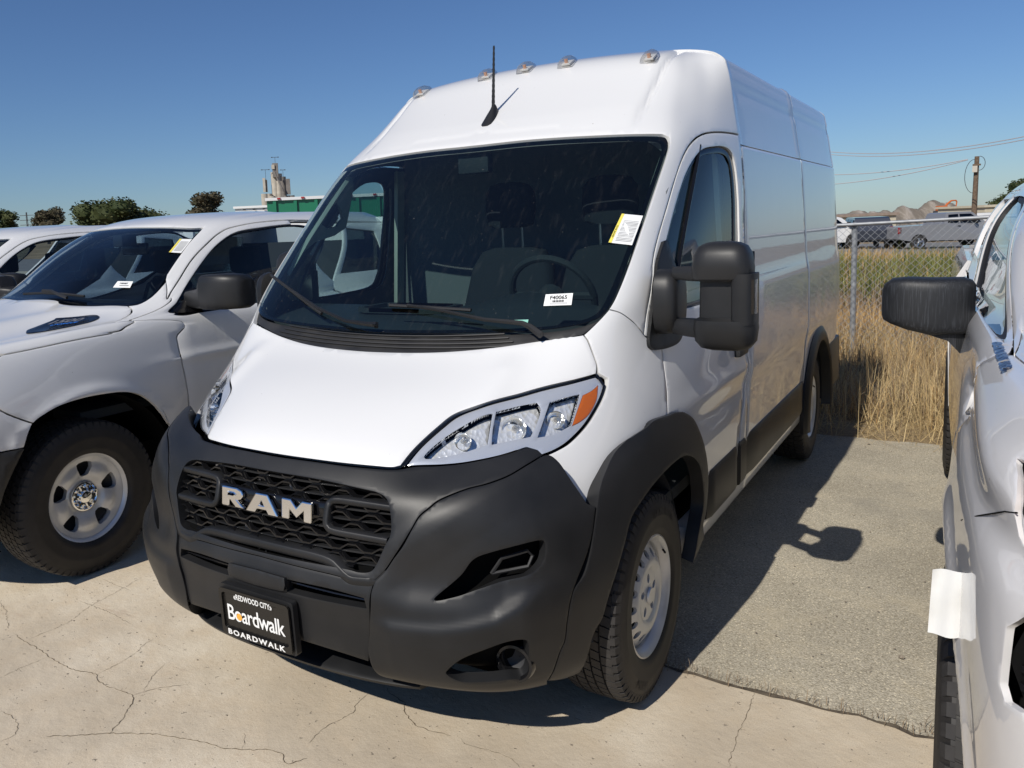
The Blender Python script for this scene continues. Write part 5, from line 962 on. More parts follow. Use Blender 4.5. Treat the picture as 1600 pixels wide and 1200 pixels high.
# ---------------------------------------------------------------- white pickup left of the van
def lt_panel(name, mat, root, key, **kw): return panel(name, mat, root, S_lt, tp(key), **kw)
pick = thing('pickup_truck', 'white pickup with a numbered bonnet scoop and steel wheels left of the van', 'pickup truck', (-2.83, 0, 0), group='white pickups parked left of the van')
lt_panel('bonnet', 'white_paint', pick, 'lt_hood', mirror='join', gap=.0025, rim=.02, step=.03)
bst = [p[:2] for p in tp('lt_badge')]
lt_panel('front_wing', 'white_paint', pick, 'lt_fender', mirror='both', gap=.002, rim=.02, step=.025)
ld = lt_panel('door', 'white_paint', pick, 'lt_door', holes=[tp('lt_win')], mirror='both', gap=.002, rim=.02, step=.028)
lt_panel('roof', 'white_paint', pick, 'lt_roof', mirror='join', gap=.0015, rim=.02, step=.04)
lt_panel('front_bumper', 'dusty_trim', pick, 'lt_bumper', mirror='join', gap=.0, rim=.02, step=.03, off=.006)
lt_panel('bumper_cap', 'white_paint', pick, 'lt_cap', mirror='join', gap=.001, rim=.02, step=.03)
lt_panel('windscreen', 'truck_glass', pick, 'lt_glass', mirror='join', gap=.0, rim=0, step=.05, off=-.004)
# black band under the edge of the glass
gp = tp('lt_glass'); ip = [(7.0+(p[0]-7.0)*.90, p[1]*.955) for p in gp]
O = S_lt.P(np.array(smooth_poly(gp, 5))); I = S_lt.P(np.array(smooth_poly([(a_, b_)+((1,) if len(p) > 2 else ()) for (a_, b_), p in zip(ip, gp)], 5))); NO = S_lt.N(np.array(smooth_poly(gp, 5)))
n = len(O); V = np.concatenate([O-NO*.007, I-NO*.010]); F = [(k, k+1, n+k+1, n+k) for k in range(n-1) if not (O[k][0] < 1e-4 and O[k+1][0] < 1e-4)]; m_ = len(V)
mesh_obj('glass_border', np.concatenate([V, V*[-1, 1, 1]]), F+[tuple(i+m_ for i in f[::-1]) for f in F], 'gloss_black', pick, smooth=True)
# scuttle between bonnet and glass, backing
V, F, NR = panel_geo(S_lt, [(5.75, 0, 1), (5.75, 3, 0), (5.8, 4.6, 1), (6.3, 4.9, 1), (6.3, 0, 1)], mirror='join', step=.05, off=-.03, rim=0); mesh_obj('scuttle', V, F, 'dusty_trim', pick, normals=NR)
for i, w in enumerate((ld[0], ld[1])):
    sd = 1 if i == 0 else -1
    w_ = tp('lt_win'); ww = np.array([p[:2] for p in w_]); c0 = ww.mean(0); inn = [(c0[0]+(p[0]-c0[0])*.93, c0[1]+(p[1]-c0[1])*.95) for p in w_]
    V, F, NR = panel_geo(S_lt, w_, holes=[inn], off=-.006, rim=.012, gap=.001, step=.04); mesh_obj('window_seal', V*[sd, 1, 1], F if sd > 0 else [f[::-1] for f in F], 'gloss_black', w, normals=NR*[sd, 1, 1])
    V, F, NR = panel_geo(S_lt, inn, off=-.012, rim=0, step=.06); mesh_obj('window_pane', V*[sd, 1, 1], F if sd > 0 else [f[::-1] for f in F], 'truck_glass', w, normals=NR*[sd, 1, 1])
    # black triangle where the mirror is fixed
    tri = [(inn[1][0], inn[1][1]), (inn[0][0]+.10, inn[0][1]), (inn[-1][0]-.08, inn[-1][1]+.12), (6.45, inn[1][1]+.62), (inn[2][0], inn[2][1]+.5)]
    V, F, NR = panel_geo(S_lt, [t+(1,) for t in tri], off=-.004, rim=.01, step=.05); mesh_obj('mirror_plate', V*[sd, 1, 1], F if sd > 0 else [f[::-1] for f in F], 'gloss_black', w, normals=NR*[sd, 1, 1])
    # rear half of the cab and its door
    V, F, NR = panel_geo(S_lt, [(.3, 9.42, 1), (.3, 9.99, 1), (8.15, 9.99, 1), (8.15, 9.42, 1)], holes=[[(6.3, 9.46, 1), (6.3, 9.85, 1), (7.6, 9.80, 1), (7.8, 9.46, 1)]], rim=.02, step=.08); mesh_obj('rear_door', V*[sd, 1, 1], F if sd > 0 else [f[::-1] for f in F], 'white_paint', pick, normals=NR*[sd, 1, 1])
    V, F, NR = panel_geo(S_lt, [(6.3, 9.46, 1), (6.3, 9.85, 1), (7.6, 9.80, 1), (7.8, 9.46, 1)], off=-.01, rim=0, step=.1); mesh_obj('rear_window', V*[sd, 1, 1], F if sd > 0 else [f[::-1] for f in F], 'dark_glass', pick, normals=NR*[sd, 1, 1])
MB().box((0, 3.68, 1.2), (1.7, .03, 1.25)).obj('cab_back', 'white_paint', pick)
MB().prism([(-1.0, .5), (1.0, .5), (1.0, 1.30), (.93, 1.36), (-.93, 1.36), (-1.0, 1.30)], 3.72, 5.6, lambda u, v, w: (u, w, v)).obj('cargo_bed', 'white_paint', pick)
MB().box((0, 2.5, .48), (1.7, 3.4, .2)).obj('underbody', 'void', pick)
MB().box((0, .9, .70), (1.2, 1.2, .6)).obj('engine_block', 'void', pick)
# cabin
V, F, NR = panel_geo(S_lt, tp('lt_roof'), mirror='join', step=.09, off=-.03, rim=0); mesh_obj('headliner', V, F, 'trim_grey', pick, normals=NR)
rg = [[(x, 1.0+.35*abs(x)**2, .9), (x, 1.0+.35*abs(x)**2, 1.28), (x, 1.35, 1.34), (x, 1.62, 1.33), (x, 1.68, 1.2), (x, 1.68, .9)] for x in np.linspace(-.85, .85, 9)]
MB().loft(rg).obj('dashboard', 'dash', pick)
for x in (-.42, .42):
    s_ = MB().loft([[(x+hw*math.copysign(abs(math.cos(a))**.5, math.cos(a)), y+.08*math.copysign(abs(math.sin(a))**.6, math.sin(a)), z) for a in np.linspace(0, 2*PI, 17)[:-1]] for y, z, hw in ((2.25, .8, .24), (2.33, 1.2, .26), (2.38, 1.38, .22), (2.4, 1.44, .12))]).obj('seat', 'seat_cloth', pick)
    MB().box((x, 2.39, 1.55), (.26, .10, .19), bev=.04).obj('headrest', 'seat_cloth', s_)
MB().box((-.0, 1.78, 1.66), (.26, .03, .08), bev=.012).obj('rear_view_mirror', 'gloss_black', pick); MB().box((0, 1.70, 1.72), (.10, .12, .08), bev=.01).obj('camera_housing', 'trim_dark', pick)
MB().tube([(.42+.18*math.cos(a), 1.78+.05*math.sin(a), 1.30+.17*math.sin(a)) for a in np.linspace(0, 2*PI, 25)], .015, 6, cap=False).obj('steering_wheel', 'trim_dark', pick)
MB().box((0, 2.0, .8), (1.7, 2.6, .05)).obj('cab_floor', 'trim_dark', pick); MB().box((0, 3.55, 1.2), (1.6, .03, .9)).obj('rear_wall', 'trim_dark', pick)
# bonnet scoop with numerals
V, F, NR = panel_geo(S_lt, [p[:2] for p in tp('lt_badge')], off=.004, rim=.01, step=.02); bd_ = mesh_obj('bonnet_badge', V, F, 'gloss_black', pick, normals=NR)
b_ = np.array([p[:2] for p in tp('lt_badge')]); fq = surf_quad(S_lt, [b_[8], b_[6], b_[4], b_[1]], .006)
text_obj('numerals', '1500', 'numeral_grey', bd_, lambda u, v, w: fq(.50+u, .60+v, .003), w=.62, h=.42, bold=.03, extrude=0)
text_obj('script', 'eTORQUE', 'blue_print', bd_, lambda u, v, w: fq(.58+u, .22+v, .003), w=.50, h=.17, bold=.02)
# second wing badge mirrored plain on the far side
V2, F2, N2 = panel_geo(S_lt, [p[:2] for p in tp('lt_badge')], off=.004, rim=.01, step=.02); mesh_obj('bonnet_badge', V2*[-1, 1, 1], [f[::-1] for f in F2], 'gloss_black', pick, normals=N2*[-1, 1, 1])
# wipers
def on_lt(q, o): P = S_lt.P([(q[0], abs(q[1]))])[0]+S_lt.N([(q[0], abs(q[1]))])[0]*o; return Vector((P[0]*(1 if q[1] >= 0 else -1), P[1], P[2]))
wb_ = MB().tube([on_lt(q, .02) for q in PT['lt_wip']], .008, 6).obj('wiper_blade', 'black_trim', pick); MB().tube([on_lt(q, .03) for q in PT['lt_arm']], .010, 6).obj('wiper_arm', 'black_trim', wb_)
# door mirrors
for sd in (1, -1):
    f = lambda x, y, z: (sd*x, y, z); rg = []
    for x, y0, zc, hh, hd in ((.86, 1.50, 1.36, .045, .06), (.93, 1.49, 1.36, .055, .065), (1.04, 1.45, 1.37, .060, .07), (1.055, 1.45, 1.392, .085, .075), (1.075, 1.445, 1.405, .100, .08), (1.22, 1.46, 1.408, .103, .08), (1.32, 1.49, 1.405, .095, .065), (1.345, 1.51, 1.40, .075, .04)):
        rg.append([f(x, y0+hd*math.copysign(abs(math.cos(a))**.45, math.cos(a)), zc+hh*math.copysign(abs(math.sin(a))**.45, math.sin(a))) for a in np.linspace(0, 2*PI, 29)[:-1]])
    MB().loft(rg).obj('door_mirror', 'black_trim', pick, sharp=50)
    rg = [[(sd*x, .64-r*math.cos(a), .42+r*math.sin(a)) for a in np.linspace(-.25, PI+.25, 20)] for x, r in ((1.0, .53), (.6, .53), (.58, .0))]
    MB().loft(rg, cap=False, close=False).obj('wheel_housing', 'void', pick)
    MB().box((sd*.84, -.12, 1.02), (.20, .10, .16), bev=.02).obj('headlight', 'lamp_lens', pick)
# stickers of this truck
def lquad(k, o=.004): return surf_quad(S_lt, PT[k], o)
lw = lathe([(-.06, .19), (-.05, .06), (.05, .05)], 24).obj('wheel', 'wheel_dark', pick); lty = tyre(lw, R=.405, W=.13, rim=.232, blocks=60); alloy_steel5(lw, .236)
lw.location = (.865, .63, .402)
for x, y, r in ((-.865, .63, PI), (.865, 4.2, 0), (-.865, 4.2, PI)): c1 = copy_tree(lw, pick); c1.location = (x, y, .402); c1.rotation_euler = (0, 0, r)
pick2 = copy_tree(pick); pick2.location = (-5.62, .30, 0)
pick2['label'] = 'white pickup cut off by the left edge of the photo behind the other'
def sticker(k, nm, label, base, o=.004, form=True):
    fA = lquad(k, o); o_ = Vector(fA(0, 0)); t = thing(nm, label, 'sticker', o_+Vector(base)); g = lambda u, v, d=0: fA(u, 1-v, d)-o_
    return t, g
t_, g = sticker('lt_st1', 'stock_sticker', 'white stock number sticker low on the left pickup windscreen', (-2.83, 0, 0))
# corner order of the trace: lower left, lower right, upper right, upper left
qbox(g, 0, 0, 1, 1, 0, 'paper_label', 'paper', t_)
text_obj('number', 'F40087', 'ink', t_, lambda u, v, w: g(.5+u, .35-v, .001), w=.5, h=.24, bold=.02); qbox(g, .3, .62, .85, .74, .001, 'print_line', 'grey_print', t_)
t_, g = sticker('lt_st2', 'window_sticker', 'white and yellow paper form high on the left pickup windscreen', (-2.83, 0, 0))
qbox(g, 0, 0, 1, 1, 0, 'paper_label', 'paper', t_); qbox(g, 0, 0, .16, 1, .001, 'yellow_band', 'yellow_print', t_)
for k in range(9): qbox(g, .26, .2+.08*k, .9, .2+.08*k+.03, .001, 'print_line', 'grey_print', t_)

# ---------------------------------------------------------------- white pickup at the right edge
rt = thing('pickup_truck', 'white pickup cropped by the right edge with a dusty black mirror', 'pickup truck', (2.944, 0, 0), .028)
def rmesh(name, mat, geo, parent=None):
    V, F, NR = geo; return mesh_obj(name, V*[-1, 1, 1], [f[::-1] for f in F], mat, parent or rt, normals=NR*[-1, 1, 1])
def archpts(yc, zc, r, n=16, a0=-.12):
    return [st_of(S_rt, yc-r*math.cos(a), zc+r*math.sin(a)) for a in np.linspace(a0, PI-a0, n)]
ap = archpts(.55, .42, .50); df = [p for p in tp('rt_doorfront')]
lamp = [tuple(p) for p in tp('rt_lamp')]; fog = [tuple(p) for p in tp('rt_fog')]
wing = [tuple(p) for p in tp('rt_wing')]+[(.05, 9.43, 1)]+[(ap[-1][0], ap[-1][1], 1)]+[tuple(q) for q in ap[::-1][1:-1]]+[(ap[0][0], ap[0][1], 1), (.02, 6.4, 1), (.02, 2.0, 1)]
rmesh('front_wing', 'pearl_paint', panel_geo(S_rt, wing, holes=[lamp, fog], step=.018, rim=.012, gap=.002))
rmesh('headlight', 'amber_dark', panel_geo(S_rt, lamp, step=.03, rim=0, off=-.03)); rmesh('lamp_cover', 'lens', panel_geo(S_rt, lamp, step=.03, rim=0, off=-.004, gap=.002))
rmesh('lower_grille', 'void', panel_geo(S_rt, fog, step=.03, rim=0, off=-.014, gap=-.01))
for k in range(9):
    zz = .70+.04*k; mb = MB()
    for q in range(6):
        P = S_rt.P([st_of(S_rt, -.45+.0*q, zz, 0)])[0]
    ys = np.linspace(.62, .935, 9); Gz = [(S_rt.G[np.argmin(abs(S_rt.G[:, int(t*12), 2]-zz)), int(t*12)]) for t in np.linspace(2.4, 4.6, 9)]
    MB().loft([[(-p[0]*.995, p[1]+.008, p[2]+.008), (-p[0]*.995, p[1]+.004, p[2]-.002), (-p[0]*.99, p[1]+.03, p[2]-.008), (-p[0]*.99, p[1]+.03, p[2]+.004)] for p in Gz]).obj('grille_slat', 'gloss_black', rt)
rmesh('front_fascia', 'pearl_paint', panel_geo(S_rt, [(.02, 0, 1), (.02, 1.98, 1), (5.0, 1.98, 1), (5.0, 0, 1)], step=.08, rim=.02))
cutp = np.array([p[:2] for p in tp('rt_cut')]); P = S_rt.P(cutp); MB().tube([(-p[0], p[1], p[2]) for p in P+S_rt.N(cutp)*.0002], .0015, 5).obj('panel_gap', 'void', rt)
P = S_rt.P(np.array([(.0, t) for t in np.linspace(0, 6.4, 24)]))
MB().loft([[(-p[0]*.99, p[1]+.01, p[2]+.03), (-p[0], p[1]-.006, p[2]+.01), (-p[0], p[1]+.0, p[2]-.09), (-p[0]*.97, p[1]+.05, p[2]-.13), (-p[0]*.97, p[1]+.05, p[2])] for p in P]).obj('air_dam', 'dusty_trim', rt)
wsafe = [tuple(p) for p in tp('rt_win')]; dfull = [tuple(p) for p in tp('rt_door')]
drr = rmesh('door', 'pearl_paint', panel_geo(S_rt, dfull, holes=[wsafe], step=.025, rim=.03, gap=.002))
wm = np.array([p[:2] for p in wsafe]); c0 = wm.mean(0); inn = [(c0[0]+(p[0]-c0[0])*.88, c0[1]+(p[1]-c0[1])*.82) for p in wsafe]
rmesh('window_seal', 'seal', panel_geo(S_rt, wsafe, holes=[inn], step=.04, off=-.006, rim=.015, gap=.001), drr); rmesh('window_pane', 'truck_glass', panel_geo(S_rt, inn, step=.05, off=-.014, rim=0), drr)
rmesh('bonnet', 'pearl_paint', panel_geo(S_rt, [(5.0, 0, 1), (5.0, 1.98, 1), (5.97, 1.98, 1), (5.97, 6.5), (6.0, 7.5, 1), (6.6, 7.2, 1), (6.9, 5.5, 0), (6.9, 4, 0), (6.9, 0, 1)], step=.05, rim=.02, gap=.002))
rmesh('roof', 'pearl_paint', panel_geo(S_rt, [(9.05, 0, 1), (9.05, 11, 1), (11, 11, 1), (11, 0, 1)], step=.1, rim=.02)); 
rmesh('windscreen_pillar', 'pearl_paint', panel_geo(S_rt, [(6.65, 5.6, 1), (6.62, 7.2, 1), (6.02, 7.52, 1), (6.3, 7.57), (7.3, 7.52), (8.3, 7.57), (8.97, 8.17), (9.04, 8.6, 1), (9.04, 6.2, 1), (8.0, 5.7)], step=.05, rim=.02)); rmesh('windscreen', 'truck_glass', panel_geo(S_rt, [(6.92, 0, 1), (6.92, 5.5, 1), (8.0, 5.65), (9.0, 6.1, 1), (9.0, 0, 1)], step=.1, rim=0))
rmesh('rear_cab_side', 'pearl_paint', panel_geo(S_rt, [(.1, 10.22, 1), (.1, 11, 1), (9.0, 11, 1), (9.0, 10.22, 1)], holes=[[(7.3, 10.25, 1), (7.3, 10.8, 1), (8.7, 10.8, 1), (8.7, 10.25, 1)]], step=.1, rim=.02))
MB().prism([(-1.03, .55), (1.0, .55), (1.0, 1.25), (.95, 1.40), (-.965, 1.40), (-1.02, 1.30), (-1.045, .95)], 3.86, 5.95, lambda u, v, w: (u, w, v)).obj('cargo_bed', 'pearl_paint', rt)
MB().box((0, 3.8, 1.15), (1.5, .03, 1.3)).obj('cab_back', 'pearl_paint', rt); MB().box((0, 2.2, .6), (1.6, 3.4, .2)).obj('underbody', 'void', rt); MB().box((.1, .6, .8), (1.2, 1.3, .7)).obj('engine_block', 'void', rt)
MB().loft([[(x, .95, 1.0), (x, .95, 1.40), (x, 1.5, 1.46), (x, 1.6, 1.2)] for x in (-.85, 0, .85)]).obj('dashboard', 'dash', rt)
for x in (-.42, .42): MB().box((x, 2.3, 1.35), (.5, .16, .75), bev=.06).obj('seat', 'seat_cloth', rt)
rg = [[(-x, .55-r*math.cos(a), .42+r*math.sin(a)) for a in np.linspace(-.25, PI+.25, 20)] for x, r in ((.99, .53), (.6, .53), (.58, .0))]
MB().loft(rg, cap=False, close=False).obj('wheel_housing', 'void', rt)
rw = lathe([(-.06, .19), (-.05, .06), (.05, .05)], 24).obj('wheel', 'wheel_dark', rt); tyre(rw, R=.42, W=.135, rim=.235, blocks=60); alloy_steel5(rw, .238); rw.location = (-.905, .55, .418); rw.rotation_euler = (0, 0, PI)
c1 = copy_tree(rw, rt); c1.location = (-.905, 4.4, .418)
MB().box((-1.0, .99, .56), (.06, .02, .34), bev=.006).obj('mud_flap', 'seal', rt)
# mirror of that truck, dusty
m, nt, b = nodes('streaked_plastic'); tc = N(nt, 'ShaderNodeTexCoord'); mp = N(nt, 'ShaderNodeMapping'); mp.inputs['Scale'].default_value = (260, 260, 14); nz = N(nt, 'ShaderNodeTexNoise', Scale=1, Detail=3)
nt.links.new(tc.outputs['Object'], mp.inputs[0]); nt.links.new(mp.outputs[0], nz.inputs['Vector']); rp = N(nt, 'ShaderNodeValToRGB'); nt.links.new(nz.outputs['Fac'], rp.inputs[0])
rp.color_ramp.elements[0].position = .50; rp.color_ramp.elements[0].color = (.010, .011, .013, 1); rp.color_ramp.elements[1].position = .75; rp.color_ramp.elements[1].color = (.040, .043, .050, 1); nt.links.new(rp.outputs[0], b.inputs['Base Color']); b.inputs['Roughness'].default_value = .55
rg = []
for x, y0, zc, hh, hd in ((-.975, 1.56, 1.372, .075, .04), (-.985, 1.555, 1.374, .088, .06), (-1.01, 1.55, 1.378, .094, .075), (-1.10, 1.535, 1.375, .097, .08), (-1.17, 1.535, 1.385, .090, .078), (-1.22, 1.54, 1.392, .078, .07), (-1.243, 1.55, 1.388, .062, .055), (-1.25, 1.56, 1.385, .045, .03)):
    rg.append([(x, y0+hd*math.copysign(abs(math.cos(a))**.40, math.cos(a)), zc+hh*math.copysign(abs(math.sin(a))**.34, math.sin(a))) for a in np.linspace(0, 2*PI, 41)[:-1]])
mh = MB().loft(rg).obj('door_mirror', 'streaked_plastic', rt, sharp=50)
MB().loft([[(x, y, z) for y, z in ((y0-.05, z0+.05), (y0+.06, z0+.05), (y0+.06, z1), (y0-.05, z1))] for x, y0, z0, z1 in ((-1.12, 1.54, 1.26, 1.285), (-1.05, 1.55, 1.26, 1.26), (-1.0, 1.57, 1.26, 1.20), (-.975, 1.6, 1.255, 1.155), (-.94, 1.62, 1.25, 1.13), (-.90, 1.62, 1.25, 1.15))]).obj('mirror_arm', 'streaked_plastic', mh, sharp=40)
fb = surf_quad(S_rt, [p[:2] for p in tp('rt_badge')], .004)
def fbadge(u, v, w):
    p = fb(.5+v, .5-u, 0); return (-(p[0]), p[1], p[2])
fbq = surf_quad(S_rt, [tp('rt_badge')[k][:2] for k in range(4)], .006)
text_obj('chrome_lettering', 'SILVERADO', 'satin_metal', rt, lambda u, v, w: (lambda p: (-p[0]-w, p[1], p[2]))(fbq(.5+v, .5-u, 0)), w=.94, h=.90, bold=.03, extrude=.004, spacing=1.1)
# sheet of paper taped to the front wheel arch
pp = [Vector(FD['FAR']['pap%d' % k]) for k in range(4)]; o_ = pp[0].copy(); ps = thing('paper_sheet', 'white sheet of paper taped beside the right pickup front wheel', 'paper', o_)
V = []; F = []
for i in range(9):
    for j in range(7):
        u, v = i/8, j/6; p = (pp[0]*(1-u)+pp[1]*u)*(1-v)+(pp[3]*(1-u)+pp[2]*u)*v-o_; p.y += .006*math.sin(u*5+v*2)+.008*math.sin(7*u)*v*.4+.003*math.sin(9*v+u*3); V.append(p)
for i in range(8):
    for j in range(6): a_ = i*7+j; F.append((a_, a_+1, a_+8, a_+7))
sh = mesh_obj('paper', V, F, 'paper', ps, smooth=True, sharp=180); sh.data.materials[0] = pri('sheet_paper', (.70, .70, .68), .8)

# ---------------------------------------------------------------- ground
def terr(x, y):
    r = np.clip((np.maximum(y-6, np.abs(x)-9))/9, 0, 1); r = r*r*(3-2*r)
    return r*(-.020*x-.0135*(y-6))-.02
xs = np.concatenate([-np.geomspace(1500, 12, 24), np.linspace(-11, 11, 23), np.geomspace(12, 1500, 24)]); ys = np.concatenate([-np.geomspace(600, 8, 10), np.linspace(-6, 24, 31), np.geomspace(26, 1600, 26)])
V = [(x, y, float(terr(x, y))) for x in xs for y in ys]; ny = len(ys); F = [(i*ny+j, (i+1)*ny+j, (i+1)*ny+j+1, i*ny+j+1) for i in range(len(xs)-1) for j in range(ny-1)]
noisy('soil', (.16, .12, .075), (.34, .26, .16), .8, (.9, 1), bump=.5, bscale=30, detail=8, spec=.1)
mesh_obj('ground', V, F, 'soil', smooth=True, sharp=180, kind='structure')
# concrete
m, nt, b = nodes('concrete'); tc = N(nt, 'ShaderNodeTexCoord'); L = nt.links.new
def nz(scale, detail=4, rough=.6, vec=None, dist=0):
    n = N(nt, 'ShaderNodeTexNoise', Scale=scale, Detail=detail, Roughness=rough, Distortion=dist); L(vec or tc.outputs['Object'], n.inputs['Vector']); return n.outputs['Fac']
def ramp(f, stops):
    r = N(nt, 'ShaderNodeValToRGB'); e = r.color_ramp.elements
    while len(e) < len(stops): e.new(.5)
    for q, (p, c_) in zip(e, stops): q.position = p; q.color = (*c_, 1)
    L(f, r.inputs[0]); return r.outputs[0]
def mix(a, b_, f, mode='MIX'):
    x = N(nt, 'ShaderNodeMix', data_type='RGBA', blend_type=mode); 
    if isinstance(f, float): x.inputs[0].default_value = f
    else: L(f, x.inputs[0])
    for k, v in ((6, a), (7, b_)):
        if isinstance(v, tuple): x.inputs[k].default_value = (*v, 1)
        else: L(v, x.inputs[k])
    return x.outputs[2]
base = ramp(nz(1.1, 6, .62), [(.28, (.52, .44, .33)), (.5, (.65, .56, .43)), (.72, (.74, .66, .53))])
spots = ramp(nz(5, 8, .7), [(.45, (0, 0, 0)), (.62, (1, 1, 1))]); base = mix(base, (.62, .50, .35), mix((0, 0, 0), (.45, .45, .45), spots))
sand = ramp(nz(240, 3, .7), [(.35, (.80, .78, .74)), (.5, (1, 1, 1)), (.7, (1.10, 1.10, 1.08))]); base = mix(base, sand, 1.0, 'MULTIPLY')
mpg = N(nt, 'ShaderNodeMapping'); mpg.inputs['Rotation'].default_value = (0, 0, .25); mpg.inputs['Scale'].default_value = (.8, 3.5, 1); L(tc.outputs['Object'], mpg.inputs[0])
red = ramp(nz(1.6, 7, .75, mpg.outputs[0]), [(.60, (0, 0, 0)), (.72, (1, 1, 1))]); base = mix(base, (.36, .22, .15), mix((0, 0, 0), (.5, .5, .5), red))
stn = ramp(nz(.55, 5, .65), [(.40, (1, 1, 1)), (.58, (0, 0, 0))]); base = mix(base, (.44, .37, .28), mix((0, 0, 0), (.5, .5, .5), stn))
pit = ramp(nz(38, 3, .6), [(.30, (1, 1, 1)), (.335, (0, 0, 0))]); base = mix(base, (.22, .18, .14), mix((0, 0, 0), (.6, .6, .6), pit))
spall = ramp(nz(3.2, 5, .7, mpg.outputs[0]), [(.67, (0, 0, 0)), (.70, (1, 1, 1))]); sp2 = ramp(nz(85, 4, .7), [(.40, (.38, .31, .22)), (.6, (.66, .58, .45))]); base = mix(base, sp2, spall)
L(base, b.inputs['Base Color']); b.inputs['Roughness'].default_value = .88; b.inputs['Specular IOR Level'].default_value = .25
hgt = N(nt, 'ShaderNodeMath', operation='SUBTRACT'); L(nz(9, 8, .65), hgt.inputs[0]); L(pit, hgt.inputs[1]); h2 = N(nt, 'ShaderNodeMath', operation='MULTIPLY_ADD'); L(spall, h2.inputs[0]); h2.inputs[1].default_value = -.35; L(hgt.outputs[0], h2.inputs[2])
bp = N(nt, 'ShaderNodeBump', Strength=.55, Distance=.012); L(h2.outputs[0], bp.inputs['Height']); L(bp.outputs[0], b.inputs['Normal'])
# asphalt / exposed aggregate
m, nt, b = nodes('aggregate'); tc = N(nt, 'ShaderNodeTexCoord'); L = nt.links.new
base = ramp(nz(1.3, 6, .6), [(.3, (.40, .36, .285)), (.7, (.56, .51, .41))])
vo = N(nt, 'ShaderNodeTexVoronoi', Scale=170); L(tc.outputs['Object'], vo.inputs['Vector']); stone = ramp(vo.outputs['Color'], [(.2, (.74, .73, .70)), (.5, (1.0, .99, .96)), (.75, (1.0, 1, 1)), (.92, (1.55, 1.52, 1.42))])
base = mix(base, stone, 1.0, 'MULTIPLY')
ed = ramp(vo.outputs['Distance'], [(.0, (1, 1, 1)), (.5, (1, 1, 1)), (.85, (.70, .69, .67))]); base = mix(base, ed, 1.0, 'MULTIPLY')
stn = ramp(nz(.9, 4, .6), [(.56, (0, 0, 0)), (.68, (1, 1, 1))]); base = mix(base, (.26, .24, .20), mix((0, 0, 0), (.45, .45, .45), stn))
drt = ramp(nz(2.6, 7, .7), [(.52, (0, 0, 0)), (.70, (1, 1, 1))]); base = mix(base, (.48, .41, .29), mix((0, 0, 0), (.55, .55, .55), drt))
L(base, b.inputs['Base Color']); b.inputs['Roughness'].default_value = .9; b.inputs['Specular IOR Level'].default_value = .25
bp = N(nt, 'ShaderNodeBump', Strength=.5, Distance=.004); bp.invert = True; L(vo.outputs['Distance'], bp.inputs['Height']); L(bp.outputs[0], b.inputs['Normal'])
# irregular joint between concrete apron and the rougher lot behind
jx = np.linspace(-14, 9, 420); jag = lambda x: 1.145+.010*math.sin(x*9)+.008*math.sin(x*23+1)+.004*math.sin(x*77)+random.choice((0, 0, 0, .012, -.008))+random.uniform(-.004, .004)
J = [(x, jag(x)) for x in jx]
def sheet(nm, low, high, z, mat):
    """strip between two polylines sampled at the same x"""
    n = len(low); V = [(a, b_, z) for a, b_ in low]+[(a, b_, z) for a, b_ in high]; F = [(k, k+1, n+k+1, n+k) for k in range(n-1)]
    return mesh_obj(nm, V, F, mat, kind='structure')
apron = sheet('concrete_apron', [(x, -9) for x in jx], J, .0, 'concrete')
bk = lambda x: 5.12+.03*math.sin(x*3+1)+.015*math.sin(x*17)+random.uniform(-.008, .008)
sheet('asphalt_lot', [(a, b_-.02) for a, b_ in J], [(x, bk(x)) for x in jx], -.006, 'aggregate')
noisy('joint_dirt', (.07, .055, .04), (.15, .12, .085), 20, (.9, 1)); pri('crack_dark', (.16, .125, .085), .95, spec=.1)
sheet('joint_strip', [(a, b_-.006+random.uniform(-.003, .003)) for a, b_ in J], [(a, b_+.010+random.uniform(-.006, .012)) for a, b_ in J], .002, 'joint_dirt')
def crack(pts, w):
    P = [Vector((*p, 0)) for p in pts]; Q = [P[0]]
    for a_, b_ in zip(P, P[1:]):
        n = max(1, int((b_-a_).length/.012)); t = (b_-a_).normalized() if (b_-a_).length > 0 else Vector((1, 0, 0)); nn = Vector((-t.y, t.x, 0))
        for k in range(1, n+1): Q.append(a_.lerp(b_, k/n)+nn*(random.uniform(-.004, .004) if k < n else 0))
    V = []; n = len(Q)
    for i, p in enumerate(Q):
        t = (Q[min(i+1, n-1)]-Q[max(0, i-1)]).normalized(); nn = Vector((-t.y, t.x, 0)); k = w*random.uniform(.35, 1.25)*min(1, .3+i/4, .3+(n-1-i)/4)
        V += [p+nn*k+Vector((0, 0, .0018)), p-nn*k+Vector((0, 0, .0018))]
    return mesh_obj('crack', V, [(2*i, 2*i+1, 2*i+3, 2*i+2) for i in range(n-1)], 'crack_dark', apron)
for i, c_ in enumerate(FD['CR']): crack(c_, .0015 if i in (0, 6, 13) else .0008)
for i in range(9):        # more of the same beyond the traced ones
    x, y = random.uniform(-6, 4), random.uniform(-5, .9); a = random.uniform(0, 6.3); L_ = [(x, y)]
    for k in range(9): a += random.uniform(-.5, .5); x += .16*math.cos(a); y += .16*math.sin(a); L_.append((x, y))
    if not (-2.6 < L_[0][0] < 2.2 and -.6 < L_[0][1] < 1): crack(L_, .0012)
